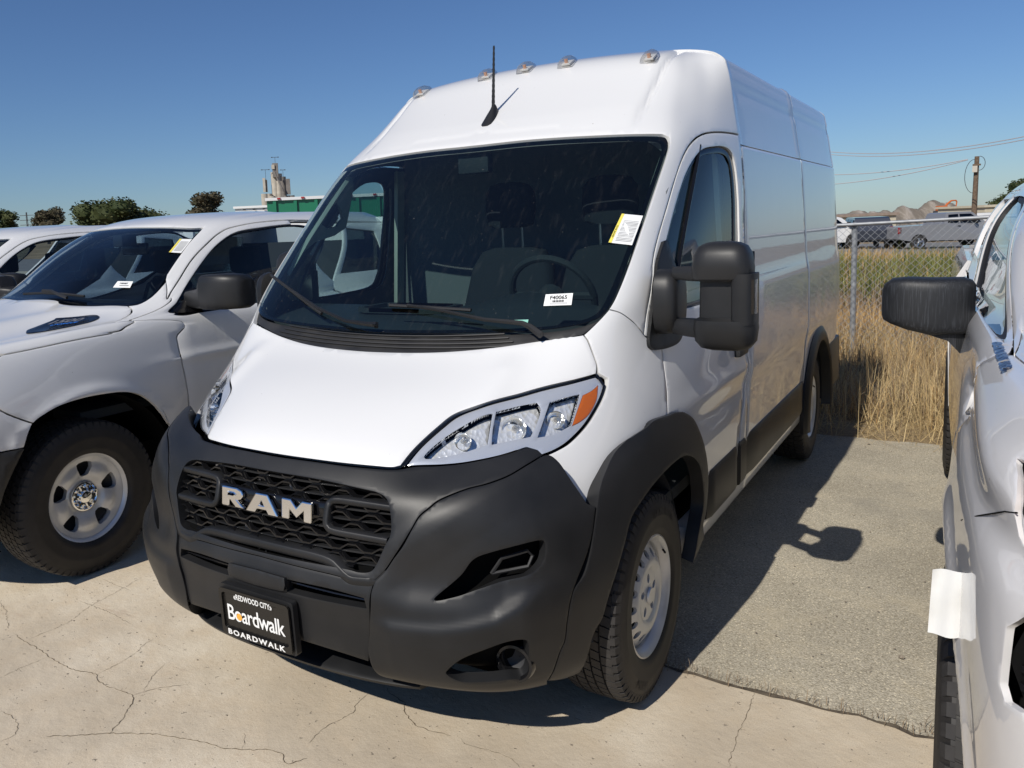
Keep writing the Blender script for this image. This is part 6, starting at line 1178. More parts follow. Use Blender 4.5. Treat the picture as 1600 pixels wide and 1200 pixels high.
# road behind the fence
def tsheet(nm, x0, x1, y0, y1, z, mat, nx=24, ny_=8, slope=0):
    V = [(x, y+slope*x, float(terr(x, y+slope*x))+z) for x in np.linspace(x0, x1, nx) for y in np.linspace(y0, y1, ny_)]
    return mesh_obj(nm, V, [(i*ny_+j, (i+1)*ny_+j, (i+1)*ny_+j+1, i*ny_+j+1) for i in range(nx-1) for j in range(ny_-1)], mat, kind='structure')
noisy('old_asphalt', (.15, .145, .14), (.21, .205, .195), 1.5, (.85, .95), bump=.2)
tsheet('road', -60, 40, 42, 66, .02, 'old_asphalt', slope=.62)
tsheet('road', -60, 40, 36, 42, .03, 'aggregate', slope=.62)
# ---------------------------------------------------------------- grass
def rmat(name, cols, rough=.8, trans=.0):
    m, nt, b = nodes(name); g_ = N(nt, 'ShaderNodeNewGeometry'); r = N(nt, 'ShaderNodeValToRGB'); e = r.color_ramp.elements
    while len(e) < len(cols): e.new(.5)
    for k, c_ in enumerate(cols): e[k].position = k/(len(cols)-1); e[k].color = (*c_, 1)
    nt.links.new(g_.outputs['Random Per Island'], r.inputs[0]); nt.links.new(r.outputs[0], b.inputs['Base Color']); b.inputs['Roughness'].default_value = rough; b.inputs['Specular IOR Level'].default_value = .2
    return m
rmat('dry_straw', [(.28, .16, .06), (.50, .30, .115), (.58, .38, .16), (.64, .46, .23), (.38, .23, .095)]); rmat('dead_stalk', [(.16, .12, .08), (.28, .21, .14), (.22, .16, .10)])
rmat('green_weed', [(.06, .08, .02), (.12, .14, .035), (.19, .20, .06), (.30, .27, .11)]); rmat('pale_straw', [(.50, .36, .17), (.62, .49, .27), (.42, .29, .14)])
def blades(nm, n, fx, hmin, hmax, w, mat, lean=.5, label=None, clump=0, curl=.5, zf=None, base_lean=.35):
    """n curved blades as one mesh"""
    B = fx(n); n = len(B); h = rng.uniform(hmin, hmax, n); a = rng.uniform(0, 2*PI, n); ln = np.abs(rng.normal(0, lean, n)); a2 = a+rng.normal(0, .5, n)
    z0 = np.array([float(terr(x, y)) for x, y in B]) if zf is None else zf(B); V = []; K = 4; d = np.stack([np.cos(a), np.sin(a)], 1); sd = np.stack([-np.sin(a2), np.cos(a2)], 1)
    hor = np.zeros((n, 2)); ver = np.zeros(n)
    for k in range(K):
        wid = (w*rng.uniform(.6, 1.3, n)*(1-k/(K-1))**.7)[:, None]
        P = B+hor; V.append(np.concatenate([P-sd*wid, (z0+ver)[:, None]], 1)); V.append(np.concatenate([P+sd*wid, (z0+ver)[:, None]], 1))
        ang = np.minimum(ln*(base_lean+curl*k), 1.75); hor = hor+d*(np.sin(ang)*h/(K-1))[:, None]; ver = np.maximum(ver+np.cos(ang)*h/(K-1), .01)
    V = np.stack(V, 1).reshape(-1, 3); F = []
    base = np.arange(n)*2*K
    for k in range(K-1): F.append(np.stack([base+2*k, base+2*k+1, base+2*k+3, base+2*k+2], 1))
    F = np.concatenate(F); me = bpy.data.meshes.new(nm); me.vertices.add(len(V)); me.vertices.foreach_set('co', V.astype('f').ravel())
    me.loops.add(len(F)*4); me.loops.foreach_set('vertex_index', F.astype('i').ravel()); me.polygons.add(len(F)); me.polygons.foreach_set('loop_start', np.arange(0, len(F)*4, 4, dtype='i')); me.update(calc_edges=True)
    me.materials.append(M[mat]); o = bpy.data.objects.new(nm, me); C.objects.link(o); o['kind'] = 'stuff'
    if label: o['label'] = label; o['category'] = 'grass'
    return o
def area(x0, x1, y0, y1, clumps=0, sig=.12, pw=1.0):
    def f(n):
        if clumps:
            c_ = np.stack([rng.uniform(x0, x1, clumps), y0+(y1-y0)*rng.uniform(0, 1, clumps)**pw], 1); k = rng.integers(0, clumps, n); P = c_[k]+rng.normal(0, sig, (n, 2))
        else: P = np.stack([rng.uniform(x0, x1, n), y0+(y1-y0)*rng.uniform(0, 1, n)**pw], 1)
        return P[P[:, 1] > y0-.08]
    return f
blades('dry_grass', 7000, area(-1.2, 4.2, 5.5, 9.0, 110, .13, .8), .18, .48, .0022, 'dry_straw', .9, 'golden dry grass bent over the concrete edge by the fence', curl=.9, base_lean=.8)
blades('straw_litter', 24000, area(-1.2, 4.2, 5.1, 10, 170, .25, 1.1), .25, .65, .0020, 'pale_straw', 1.5, 'flattened pale straw lying along the edge of the paved lot', curl=.6, base_lean=1.1)
blades('dead_weeds', 12000, area(-1.5, 4.5, 5.7, 11.5, 60, .20), .2, .6, .0028, 'dead_stalk', .9, 'brown dead weed stalks standing in the dry grass', curl=.5, base_lean=.7)
blades('dry_meadow', 22000, area(-5, 7, 8.5, 17, 200, .30), .2, .55, .0042, 'dry_straw', .9, 'tall dry yellow grass growing on both sides of the wire fence', curl=.8, base_lean=.6)
blades('green_weeds', 26000, area(-6, 8.5, 15.5, 28, 75, .55), .3, 1.05, .013, 'green_weed', .7, 'green bushy weeds growing between the fence and the road', curl=.6)
blades('brown_scrub', 12000, area(-6, 8.5, 12.5, 24, 90, .45), .3, .75, .012, 'dead_stalk', .8, 'brown dried scrub in front of the green weeds', curl=.6)
blades('pale_grass', 16000, area(-8, 10, 16, 37, 300, .7), .3, .7, .014, 'dry_straw', .6, 'thin yellow grass on the verge along the far road', curl=.5)
blades('edge_litter', 220, lambda n: np.stack([rng.uniform(.9, 2.0, n), 1.15+rng.normal(.015, .018, n)], 1), .02, .07, .0012, 'dead_stalk', 1.2, 'dead sprigs lying in the joint of the paving', zf=lambda B: np.full(len(B), .003))
# pebbles and crumbs
mb = MB()
for k in range(330):
    x, y = (random.uniform(-2.8, 2.0), random.uniform(-.7, 1.1)) if k < 120 else (random.uniform(.9, 2.0), random.uniform(1.15, 5)); r = random.uniform(.0015, .0045)*(2.4 if k % 40 == 0 else 1)
    bm = bmesh.new(); bmesh.ops.create_icosphere(bm, subdivisions=1, radius=r); V = [Vector((v.co.x*1.3, v.co.y, v.co.z*.6))*random.uniform(.8, 1.1)+Vector((x, y, r*.4)) for v in bm.verts]; bm.verts.ensure_lookup_table(); mb.add(V, [[v.index for v in f.verts] for f in bm.faces]); bm.free()
noisy('pebble', (.16, .13, .10), (.42, .36, .28), 60); tag(mb.obj('gravel', 'pebble', None, smooth=False), 'loose grit scattered over the paving', 'gravel', kind='stuff')
# ---------------------------------------------------------------- chain link fence
noisy('galvanised', (.24, .25, .26), (.34, .35, .36), 15, (.4, .6), metal=.3)
FY = 9.02; fx0, fx1 = -2.6, 6.6; fence = thing('chain_link_fence', 'galvanised chain link fence with round top rail behind the vehicles', 'fence', (0, FY, 0))
ft = lambda x: 1.545+.022*(x-.6)
for x in (-2.5, .705, 3.9, 6.5):
    MB().tube([(x, .06, -.15), (x, .06, ft(x)-.02)], .030, 12).obj('post', 'galvanised', fence)
    MB().loft([[(x+r*math.cos(a), .06+r*math.sin(a), ft(x)+z) for a in np.linspace(0, 2*PI, 13)[:-1]] for r, z in ((.036, -.05), (.038, -.02), (.028, .012), (.010, .022))]).obj('post_cap', 'galvanised', fence)
MB().tube([(x, .0, ft(x)-.005) for x in np.linspace(fx0, fx1, 12)], .021, 10).obj('top_rail', 'galvanised', fence)
mb = MB(); d = .058; W = fx1-fx0
def wire(a, b_):
    mb.tube([a, b_], .0021, 4, cap=False)
hgt_ = 1.50
k = -hgt_
while k < W:
    a0 = max(k, 0); b0 = min(k+hgt_, W)
    if b0 > a0: wire((fx0+a0, 0, (a0-k)+.02+.022*(fx0+a0)), (fx0+b0, 0, (b0-k)+.02+.022*(fx0+b0))); wire((fx0+a0, .004, hgt_-(a0-k)+.02+.022*(fx0+a0)), (fx0+b0, .004, hgt_-(b0-k)+.02+.022*(fx0+b0)))
    k += d*1.4142
mb.obj('wire_mesh', 'galvanised', fence, kind='stuff')
# ---------------------------------------------------------------- vehicles on the road beyond
def pickup_far(name, label, loc, rz, mat, kind='pickup', cat='pickup truck'):
    t = thing(name, label, cat, loc, rz)
    if kind == 'pickup':
        side = [(-2.93, .62), (-2.95, 1.18), (-2.90, 1.30), (-.62, 1.34), (-.50, 1.36), (-.36, 1.90), (-.2, 1.96), (.95, 1.97), (1.10, 1.93), (1.72, 1.40), (2.65, 1.30), (2.85, 1.20), (2.92, .95), (2.92, .52), (2.5, .42), (-2.4, .50)]
        wx = (-1.85, 1.95); wins = [[(-.30, 1.40), (-.22, 1.84), (.30, 1.86), (.30, 1.40)], [(.38, 1.40), (.38, 1.86), (1.0, 1.85), (1.50, 1.42)]]
    elif kind == 'suv':
        side = [(-2.35, .55), (-2.42, 1.05), (-2.30, 1.25), (-2.05, 1.72), (-1.8, 1.80), (.6, 1.82), (.85, 1.76), (1.45, 1.22), (2.2, 1.12), (2.38, .95), (2.40, .45), (2.0, .35), (-2.0, .40)]
        wx = (-1.5, 1.5); wins = [[(-1.95, 1.25), (-1.75, 1.66), (-1.15, 1.70), (-1.15, 1.25)], [(-1.05, 1.25), (-1.05, 1.70), (-.2, 1.72), (-.2, 1.25)], [(-.1, 1.25), (-.1, 1.72), (.6, 1.68), (1.1, 1.25)]]
    P = [Vector(p) for p in side]; n = len(P); body = MB()
    def yy(z, s): return s*(1.0 if z < 1.3 else 1.0-.30*(z-1.3))
    V = [(p.x, yy(p.y, -1), p.y) for p in P]+[(p.x, yy(p.y, 1), p.y) for p in P]; F = [(k, (k+1) % n, n+(k+1) % n, n+k) for k in range(n)]
    # side faces triangulated, wheel openings cut
    ho = [[(w+.46*math.cos(a), .40+.46*math.sin(a)) for a in np.linspace(0, 2*PI, 17)[:-1]] for w in wx]
    P2 = list(P); ed = [(k, (k+1) % n) for k in range(n)]
    for h in ho: k0 = len(P2); P2 += [Vector(q) for q in h]; ed += [(k0+k, k0+(k+1) % 16) for k in range(16)]
    vo, eo, fo, *_ = delaunay_2d_cdt(P2, ed, [], 0, 1e-6); k0 = len(V); V += [(v.x, yy(v.y, -1), v.y) for v in vo]+[(v.x, yy(v.y, 1), v.y) for v in vo]; nv = len(vo)
    for f in fo:
        c0 = np.array([[sum(vo[i].x for i in f)/3, sum(vo[i].y for i in f)/3]])
        if inside(c0, [tuple(p) for p in P])[0] and not any(inside(c0, h)[0] for h in ho): F += [tuple(k0+i for i in f), tuple(k0+nv+i for i in f[::-1])]
    mesh_obj('body', V, F, mat, t)
    for w in wins:
        for s in (-1, 1): MB().prism([(p[0], p[1]) for p in w], 0, .02, lambda u, v, q: (u, yy(v, s)+s*(q-.012), v)).obj('window', 'dark_glass', t, smooth=False)
    if kind == 'pickup': MB().prism([(1.16, 1.90), (1.70, 1.43), (1.68, 1.42), (1.14, 1.88)], -.75, .75, lambda u, v, q: (u+.02, q, v+.01)).obj('windscreen', 'dark_glass', t, smooth=False)
    for w in wx:
        for s in (-1, 1):
            wh = MB().loft([[(w+r*math.cos(a), s*y, .40+r*math.sin(a)) for a in np.linspace(0, 2*PI, 25)[:-1]] for r, y in ((.36, .78), (.40, .80), (.40, .98), (.37, 1.0), (.27, 1.0), (.26, .97), (.001, .97))]).obj('wheel', 'rubber', t)
            for k in range(5):
                a = 2*PI*k/5+.4; MB().tube([(w+.03*math.cos(a), s*.985, .40+.03*math.sin(a)), (w+.24*math.cos(a), s*.995, .40+.24*math.sin(a))], [.05, .035], 5).obj('spoke', 'satin_metal', wh)
            MB().loft([[(w+r*math.cos(a), s*y, .40+r*math.sin(a)) for a in np.linspace(0, 2*PI, 21)[:-1]] for r, y in ((.255, .99), (.27, 1.003), (.23, .985))], cap=False).obj('rim', 'satin_metal', wh)
    for s in (-1, 1):
        MB().box((-2.88 if kind == 'pickup' else -2.28, s*.93, 1.08), (.16, .14, .34), bev=.02).obj('tail_light', 'red_lens', t); MB().box((1.15, s*1.08, 1.42), (.10, .22, .20), bev=.02).obj('door_mirror', 'black_trim', t)
        MB().box((.28, s*1.005, 1.22), (.16, .03, .04)).obj('door_handle', 'black_trim', t)
    MB().box((0, 0, .52), (5.2 if kind == 'pickup' else 4.2, 1.7, .22)).obj('underbody', 'void', t)
    return t
dirR = math.atan2(FD['FAR']['sv1'][1]-FD['FAR']['sv0'][1], FD['FAR']['sv1'][0]-FD['FAR']['sv0'][0])
def at(k): return Vector(FD['FAR'][k])
mid = (at('sv0')+at('sv1'))/2
def gz(p, dz=0): return (p.x, p.y, float(terr(p.x, p.y))+.02+dz)
sv = pickup_far('pickup_truck', 'grey pickup truck side-on on the road behind the fence', gz(mid), dirR, 'silver_paint')
pickup_far('suv', 'white car parked on the far road next to the fence post', gz(at('wt0')+Vector((-.4, .2, 0))), dirR+.05, 'white_paint', 'suv', 'car')
pickup_far('suv', 'dark car with red tail lights between the white car and grey pickup', gz(at('dv')+Vector((-.6, 1.6, 0))), dirR+1.25, 'dark_paint', 'suv', 'car')
# ---------------------------------------------------------------- buildings, mounds, pole, wires
noisy('cream_wall', (.52, .46, .34), (.58, .52, .40), 3, (.7, .9)); noisy('tan_roof', (.25, .19, .15), (.32, .25, .2), 3); noisy('silo_concrete', (.42, .38, .31), (.55, .50, .42), .4, (.8, .95)); noisy('silo_dark', (.16, .145, .13), (.24, .22, .20), .4, (.8, .95))
pri('green_steel', (.012, .17, .085), .35, coat=.3); pri('orange_steel', (.55, .14, .03), .4); noisy('wood', (.10, .065, .04), (.17, .12, .08), 8, (.8, .95)); pri('wire', (.45, .42, .42), .5); pri('dark_steel', (.05, .05, .055), .6); pri('blue_sign', (.02, .10, .35), .5)
def bbox(nm, label, cat, a, b_, depth, h, z0, wall, roof):
    a, b_ = Vector(a), Vector(b_); d = b_-a; d.z = 0; L_ = d.length; rz = math.atan2(d.y, d.x); t = thing(nm, label, cat, (a.x, a.y, z0), rz)
    w = MB().box((L_/2, depth/2, h/2), (L_, depth, h)).obj('wall', wall, t, smooth=False); MB().box((L_/2, depth/2, h+.12), (L_+.5, depth+.5, .30)).obj('roof', roof, t, smooth=False); return t, w, L_
z_ = float(terr(-9, 100)); t, w, L_ = bbox('low_building', 'long low cream building with a flat brown roof beyond the road', 'building', at('b0')-Vector((14, 9, 0)), at('b1'), 9, 2.15, z_-.1, 'cream_wall', 'tan_roof')
for k in range(6): MB().box((L_-1.5-2.7*k, -.03, 1.1), (1.2, .08, .9)).obj('window', 'dark_glass', t, smooth=False)
MB().box((L_-6, 3, 2.6), (.6, .6, .7)).obj('roof_vent', 'silo_concrete', t)
z_ = float(terr(5, 134)); t, w, L_ = bbox('white_building', 'pale flat building with big blue letters at the right edge', 'building', at('wb0'), at('wb1')+Vector((6, 4, 0)), 10, 3.3, z_-.2, 'cream_wall', 'cream_wall')
text_obj('blue_lettering', 'ABC', 'blue_sign', t, lambda u, v, q: (L_*.47+u, -.03, 1.35+v), w=5.2, h=1.6, bold=.03) if False else text_obj('blue_lettering', 'AC', 'blue_sign', t, lambda u, v, q: (L_*.42+u, -.03, 2.0+v), w=3.2, h=1.5, bold=.03)
p = at('wv0'); p = p+Vector((2.0, 1.0, 0)); t = thing('box_truck', 'small white box truck body behind the utility pole', 'truck', (p.x, p.y, float(terr(p.x, p.y))), dirR); bxx = MB().box((.3, 1.2, 1.15), (2.2, 2.2, 1.9), bev=.05).obj('cargo_box', 'white_paint', t); MB().box((-1.3, 1.2, .95), (1.2, 2, 1.3), bev=.3).obj('cab', 'white_paint', t)
for x in (-1.2, 1.0): MB().tube([(x, .1, .4), (x, 2.3, .4)], .4, 14).obj('wheel', 'rubber', t)
# mounds of soil
m, nt, b = nodes('mound_earth'); tc = N(nt, 'ShaderNodeTexCoord'); L = nt.links.new; mp = N(nt, 'ShaderNodeMapping'); mp.inputs['Scale'].default_value = (.55, .08, .16); mp.inputs['Rotation'].default_value = (0, .45, 0); L(tc.outputs['Object'], mp.inputs[0])
L(ramp(nz(1.2, 7, .7, mp.outputs[0]), [(.35, (.14, .115, .09)), (.5, (.20, .17, .135)), (.62, (.30, .26, .22)), (.75, (.42, .38, .33))]), b.inputs['Base Color']); b.inputs['Roughness'].default_value = .95
def mound(label, c0, w, dpt, h, rz, seed):
    r_ = random.Random(seed); V = []; nx, ny_ = 40, 14; ph = [r_.uniform(0, 6) for _ in range(6)]
    for i in range(nx):
        for j in range(ny_):
            u, v = i/(nx-1)*2-1, j/(ny_-1)*2-1; k = max(0, 1-abs(u)**2.4)*max(0, 1-abs(v)**1.6); k *= 1+.16*math.sin(u*7+ph[0])+.10*math.sin(u*17+ph[1])+.05*math.sin(u*41+ph[2]+v*9)
            V.append((u*w/2, v*dpt/2, h*k-.4))
    o = mesh_obj('earth_mound', V, [(i*ny_+j, (i+1)*ny_+j, (i+1)*ny_+j+1, i*ny_+j+1) for i in range(nx-1) for j in range(ny_-1)], 'mound_earth', smooth=True, sharp=180)
    o.location = c0; o.rotation_euler = (0, 0, rz); tag(o, label, 'earth mound', 'earth mounds on the skyline'); return o
A, B_ = at('m0'), at('m1'); dm = (B_-A)
def mp_(t, z=None): p = A+dm*t; return (p.x, p.y, float(terr(p.x, p.y))+.2)
mound('long flat brown earth mound left on the skyline', mp_(.10), 34, 16, 3.6, dirR, 1); mound('middle brown earth mound with a rounded top behind the grey pickup', mp_(.38), 22, 14, 4.6, dirR, 2)
mound('grey striped earth mound, the highest, under the excavator', mp_(.62), 30, 15, 5.6, dirR, 3); mound('low sandy earth mound right of the excavator', mp_(.95), 30, 16, 3.2, dirR, 5)
# excavator
p = at('exc'); t = thing('excavator', 'orange excavator arm raised over the striped earth mound', 'excavator', (p.x, p.y, p.z+.2), dirR)
MB().tube([(-2.0, 0, -.8), (-1.3, 0, .3), (-.3, 0, 1.1), (.8, 0, 1.15)], [.22, .24, .20, .15], 6).obj('boom', 'orange_steel', t); MB().tube([(.8, 0, 1.15), (1.05, 0, .8), (.9, 0, -.3)], [.18, .16, .12], 6).obj('stick', 'orange_steel', t); MB().box((.2, 0, -.5), (.9, .8, .7), bev=.2).obj('bucket', 'dark_steel', t)
MB().box((-2.6, 0, -.6), (2.0, 1.6, 1.2), bev=.1).obj('cab', 'orange_steel', t); MB().box((-2.6, 0, -1.5), (3, 2, .6), bev=.2).obj('track', 'dark_steel', t)
# utility pole
p = at('pole0'); q = at('pole1'); pz = float(terr(p.x, p.y)); t = thing('utility_pole', 'brown wooden utility pole with looped cables behind the pickup', 'utility pole', (p.x, p.y, pz)); dz = q.z-pz; lx = (q.x-p.x)*dz/(q.z-p.z)
MB().tube([(0, 0, -.3), (lx, .2, dz)], [.20, .15], 12).obj('pole', 'wood', t)
for k, (s, r_) in enumerate(((-1, .55), (1, .35))): MB().tube([(lx+s*(.15+r_*math.sin(a)), .1, dz-.5-(.0 if k else .9)+(.5 if k else 1.2)*math.cos(a)) for a in np.linspace(0, PI, 12)], .02, 5).obj('cable_loop', 'dark_steel', t)
MB().box((lx, 0, dz-.6), (.5, .2, .12)).obj('bracket', 'wood', t); MB().box((lx-.1, -.1, dz-.9), (.3, .3, .45)).obj('insulator', 'silo_concrete', t)
for i, (a_, b_, lb) in enumerate((('wa0', 'wa1', 'topmost of the power wires crossing the sky at right'), ('wb_0', 'wb_1', 'second power wire just below the topmost at right'), ('wc0', 'wc1', 'upper of the two wires that end at the utility pole'), ('wd0', 'wd1', 'lower of the two wires that end at the utility pole'))):
    a, b2 = at(a_), at(b_); pts = [a.lerp(b2, k/14)-Vector((0, 0, (.55 if i < 2 else .25)*4*(k/14)*(1-k/14))) for k in range(-3, 15)]
    tag(MB().tube(pts, .030, 5).obj('power_wire', 'wire', None), lb, 'wire', 'power wires at the right of the sky')
# ---------------------------------------------------------------- trees
rmat('leaf_dark', [(.022, .035, .012), (.040, .055, .018), (.065, .075, .028), (.095, .095, .04)], .7); rmat('leaf_brown', [(.06, .05, .03), (.09, .075, .045), (.05, .055, .03)], .7); noisy('bark', (.09, .065, .045), (.15, .115, .08), 6)
def tree(label, x, y, w, h, mat='leaf_dark', nb=9, nl=1500, leaf=.25, z=None, trunk=.35, seed=0, blobs=None, group=None, cat='tree', flat=1):
    r_ = np.random.default_rng(seed+11); z = float(terr(x, y)) if z is None else z; t = thing('tree', label, cat, (x, y, z), 0, group)
    tr = MB().tube([(0, 0, -.3), (w*.02, 0, h*.3), (0, 0, h*.62)], [w*.045, w*.034, w*.015], 8); lobes = []
    for k in range(nb):
        a = r_.uniform(0, 2*PI); rr = r_.uniform(.1, .32)*w; zz = h*r_.uniform(trunk+.12, .86)*flat; rad = r_.uniform(.16, .27)*w*(1.1-.5*abs(zz/h-.55)); lobes.append((rr*math.cos(a), rr*math.sin(a), zz, rad))
        tr.tube([(0, 0, h*.28), (rr*math.cos(a)*.6, rr*math.sin(a)*.6, zz*.8), (rr*math.cos(a), rr*math.sin(a), zz)], [w*.02, w*.010, w*.003], 5)
    tr.obj('trunk', 'bark', t); V = []; F = []
    for lx_, ly, lz, rad in lobes:
        bm = bmesh.new(); bmesh.ops.create_icosphere(bm, subdivisions=2, radius=rad*.78); k0 = len(V); bm.verts.ensure_lookup_table()
        V += [np.array([lx_, ly, lz])+np.array(v.co)*[1, 1, .75]*r_.uniform(.8, 1.12) for v in bm.verts]; F += [tuple(k0+v.index for v in f.verts) for f in bm.faces]; bm.free()
    for k in range(nl):
        lx_, ly, lz, rad = lobes[r_.integers(0, nb)]; d = r_.normal(0, 1, 3); d /= np.linalg.norm(d); rr = rad*r_.uniform(.35, 1.12)**.6; c0 = np.array([lx_, ly, lz])+d*rr*[1, 1, .75]
        n = r_.normal(0, 1, 3); n /= np.linalg.norm(n); u = np.cross(n, [0, .3, 1]); u /= np.linalg.norm(u)+1e-9; v = np.cross(n, u); s = leaf*r_.uniform(.5, 1.3); k0 = len(V)
        V += [c0-u*s, c0-v*s*.6, c0+u*s, c0+v*s*.6]; F.append((k0, k0+1, k0+2, k0+3))
    mesh_obj('crown', V, F, mat, t); return t
F_ = FD['FAR']
def tr(k): return F_[k][0], F_[k][1]
for (k, lb, w, h, mt, nb, sd) in (('t1', 'dark rounded tree at the far left edge above the second pickup', 4.5, 5.6, 'leaf_dark', 9, 1), ('t2', 'brownish bushy tree between the pylon and the big dark tree', 5.6, 4.9, 'leaf_brown', 9, 2),
      ('t3', 'big dark green tree above the left pickup roof', 11.5, 6.6, 'leaf_dark', 14, 3), ('t4', 'low wide dark tree joined to the right of the big one', 9.5, 5.4, 'leaf_dark', 10, 4), ('t5', 'lone brown tree between the dark trees and the cement works', 4.3, 4.3, 'leaf_brown', 10, 5), ('t6', 'tiny dark bush on the skyline right of the brownish tree', 2.4, 2.4, 'leaf_dark', 6, 6),
      ('tr1', 'leftmost of the dark trees at the right edge', 7, 7.0, 'leaf_dark', 11, 7), ('tr2', 'tallest dark tree at the right edge of the photo', 7.5, 8.6, 'leaf_dark', 12, 8), ('tr3', 'small brown scrub in front of the trees at right', 4, 3.4, 'leaf_brown', 8, 9)):
    x, y = tr(k); z_ = float(terr(x, y)) if k.startswith('tr') else F_[k][2]-h*.30
    tree(lb, x, y, w, h, mt, nb, 3400, .032*w**.8+.05, z=z_, seed=sd, trunk=.2)
# ---------------------------------------------------------------- skyline at left: cement works, trailers, pylon
p = at('silo0'); q = at('silo1'); H = q.z-p.z; t = thing('cement_works', 'cream concrete silos with a tower and masts on the left skyline', 'industrial plant', (p.x, p.y, p.z-6), math.atan2(F_['sv1'][1]-F_['sv0'][1], F_['sv1'][0]-F_['sv0'][0])+.1); t.scale = (1.22, 1.2, 1.34); t.location.z -= 2
u = 500/1292.3       # metres to a photo pixel at that distance
def cylp(x, y, r, z0, z1, nm, mat): MB().tube([(x, y, z0), (x, y, z1)], r, 20).obj(nm, mat, t)
for x, y, r, z1, mt in ((-17, 0, 3.6, 46, 0), (-12, 2, 3.6, 46, 0), (-7.5, 0, 3.4, 43, 0), (11.5, 0, 3.7, 43, 1), (16.5, 2, 3.7, 43, 1), (6.5, 3, 3.6, 42, 1)): cylp(x*u*1.0, y*u, r*u*1.2, -10, (z1-16)*u+6*u, 'silo', ('silo_concrete', 'silo_dark')[mt])
MB().box((-16.5*u, 0, 50*u*.92), (3.2*u, 4*u, 16*u)).obj('lift_tower', 'silo_concrete', t); MB().box((-14.0*u, .5, 50*u*.90), (2.6*u, 3*u, 14*u)).obj('lift_shaft', 'silo_dark', t); MB().box((13.5*u, 0, 48*u*.9), (5.2*u, 4*u, 18*u)).obj('lift_tower', 'silo_dark', t)
for x, r, z1, mt in ((-3.5, 4.6, 66, 0), (1.5, 4.8, 64, 0), (6.5, 4.3, 60, 1)): cylp(x*u, 3, r*u, 0, z1*u*.92, 'silo', ('silo_concrete', 'silo_dark')[mt])
MB().box((-1.5*u, 1, 68*u*.92), (7*u, 6*u, 16*u)).obj('head_house', 'silo_dark', t); MB().box((-4*u, 0, 72*u*.92), (4*u, 4*u, 5*u)).obj('head_house', 'silo_concrete', t)
MB().tube([(-3*u, -3, 62*u), (8*u, -3, 36*u)], 1.2*u, 6).obj('conveyor', 'silo_dark', t)
for x, z_, w in ((-1, 84, 8), (-14, 69, 9), (8, 68, 5)):
    m0 = MB().tube([(x*u, 0, (z_-14)*u*.92), (x*u, 0, z_*u*.92)], .22*u, 5).obj('mast', 'dark_steel', t); MB().tube([((x-w/2)*u, 0, z_*u*.92), ((x+w/2)*u, 0, z_*u*.92)], .25*u, 5).obj('crossarm', 'dark_steel', m0)
    for s in (-1, 1): MB().box(((x+s*w/2)*u, 0, z_*u*.92), (2.0*u, .8*u, .9*u), bev=.2*u).obj('floodlight', 'dark_steel', m0)
a, b2 = at('gt0'), at('gt2'); d = b2-a; d.z = 0; L_ = d.length; rz = math.atan2(d.y, d.x); t = thing('tipper_trailer', 'green steel tipper trailer with a white top edge on the left', 'trailer', (a.x, a.y, float(terr(a.x, a.y))), rz)
zt = 2.80-float(terr(a.x, a.y))
MB().box((L_/2, 1.2, zt-.75), (L_, 2.4, 1.5)).obj('tub', 'green_steel', t, smooth=False); MB().box((L_/2, -.03, zt+.02), (L_+.08, .12, .09)).obj('top_edge', 'white_paint', t, smooth=False); MB().box((L_/2, 2.43, zt+.02), (L_+.08, .12, .09)).obj('top_edge', 'white_paint', t, smooth=False)
for k in range(6): MB().box((.25+k*(L_-.4)/5, -.04, zt-.75), (.10, .07, 1.4)).obj('tub_rib', 'green_steel', t, smooth=False)
for k in range(5): MB().box((.4+k*.75, -.11, zt+.03), (.10, .05, .05)).obj('marker_light', 'red_lens', t)
MB().box((L_/2, 1.2, .95), (L_, 1.0, .3)).obj('chassis', 'dark_steel', t)
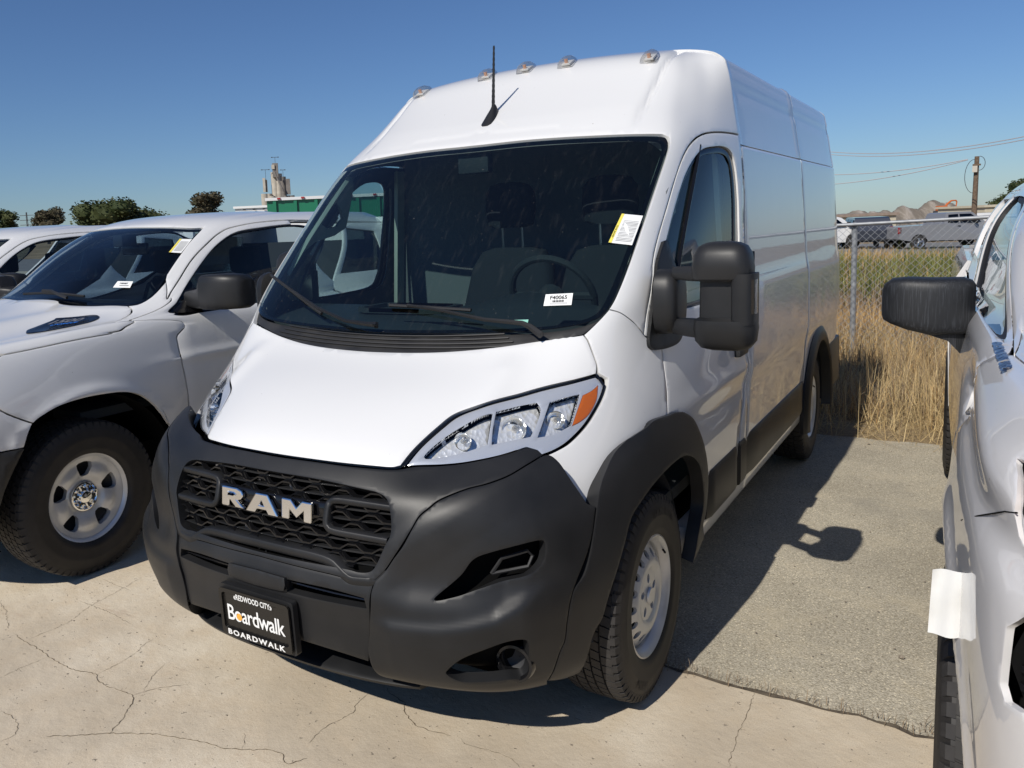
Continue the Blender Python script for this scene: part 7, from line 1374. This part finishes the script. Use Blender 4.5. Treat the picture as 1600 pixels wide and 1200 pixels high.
for x in (.8, 2.0, L_-.9): MB().tube([(x, .0, .5), (x, 2.4, .5)], .5, 18).obj('wheel', 'rubber', t)
a, b2 = at('wbx0'), at('wbx1'); d = b2-a; L_ = Vector((d.x, d.y, 0)).length; t = thing('site_cabin', 'white steel box with a rim, left of the green trailer', 'container', (a.x, a.y, float(terr(a.x, a.y))), math.atan2(d.y, d.x)); zt = 2.78-float(terr(a.x, a.y))
MB().box((L_/2, 1, zt/2), (L_, 2, zt)).obj('wall', 'white_paint', t, smooth=False); MB().box((L_/2, -.02, zt-.03), (L_+.1, .1, .08)).obj('rim', 'white_print', t, smooth=False); MB().box((L_/2, -.03, zt-.32), (L_-.3, .06, .03)).obj('seam', 'grey_print', t, smooth=False)
for k in range(4): MB().box((.35+k*.35, -.08, zt-.12), (.08, .04, .03)).obj('vent_hole', 'void', t)
p, q = at('tower0'), at('tower1'); t = thing('pylon', 'thin lattice power pylon on the left skyline', 'pylon', (p.x, p.y, p.z-2)); H = q.z-p.z+2
MB().tube([(-.28, 0, 0), (-.1, 0, H)], .06, 5).obj('mast', 'dark_steel', t); MB().tube([(.28, 0, 0), (.1, 0, H)], .06, 5).obj('mast', 'dark_steel', t)
for k in range(3): MB().tube([(-1.1, -.6, H-.5-.8*k), (1.1, .6, H-.5-.8*k)], .05, 5).obj('crossarm', 'dark_steel', t)
for k in range(6): MB().tube([(-.25, 0, H*k/6), (.22, 0, H*(k+1)/6)], .035, 4).obj('brace', 'dark_steel', t)
p, q = at('po2'), at('po1'); t = thing('utility_pole', 'dark utility pole seen through the van passenger window', 'utility pole', (q.x, q.y, float(terr(q.x, q.y)))); H = q.z-float(terr(q.x, q.y))
MB().tube([(0, 0, 0), (0, 0, H)], .13, 8).obj('pole', 'wood', t); MB().tube([(-.6, -.4, H-.35), (.6, .4, H-.35)], .06, 5).obj('crossarm', 'wood', t); MB().tube([(-.45, -.3, H-1.1), (.45, .3, H-1.1)], .06, 5).obj('crossarm', 'wood', t)
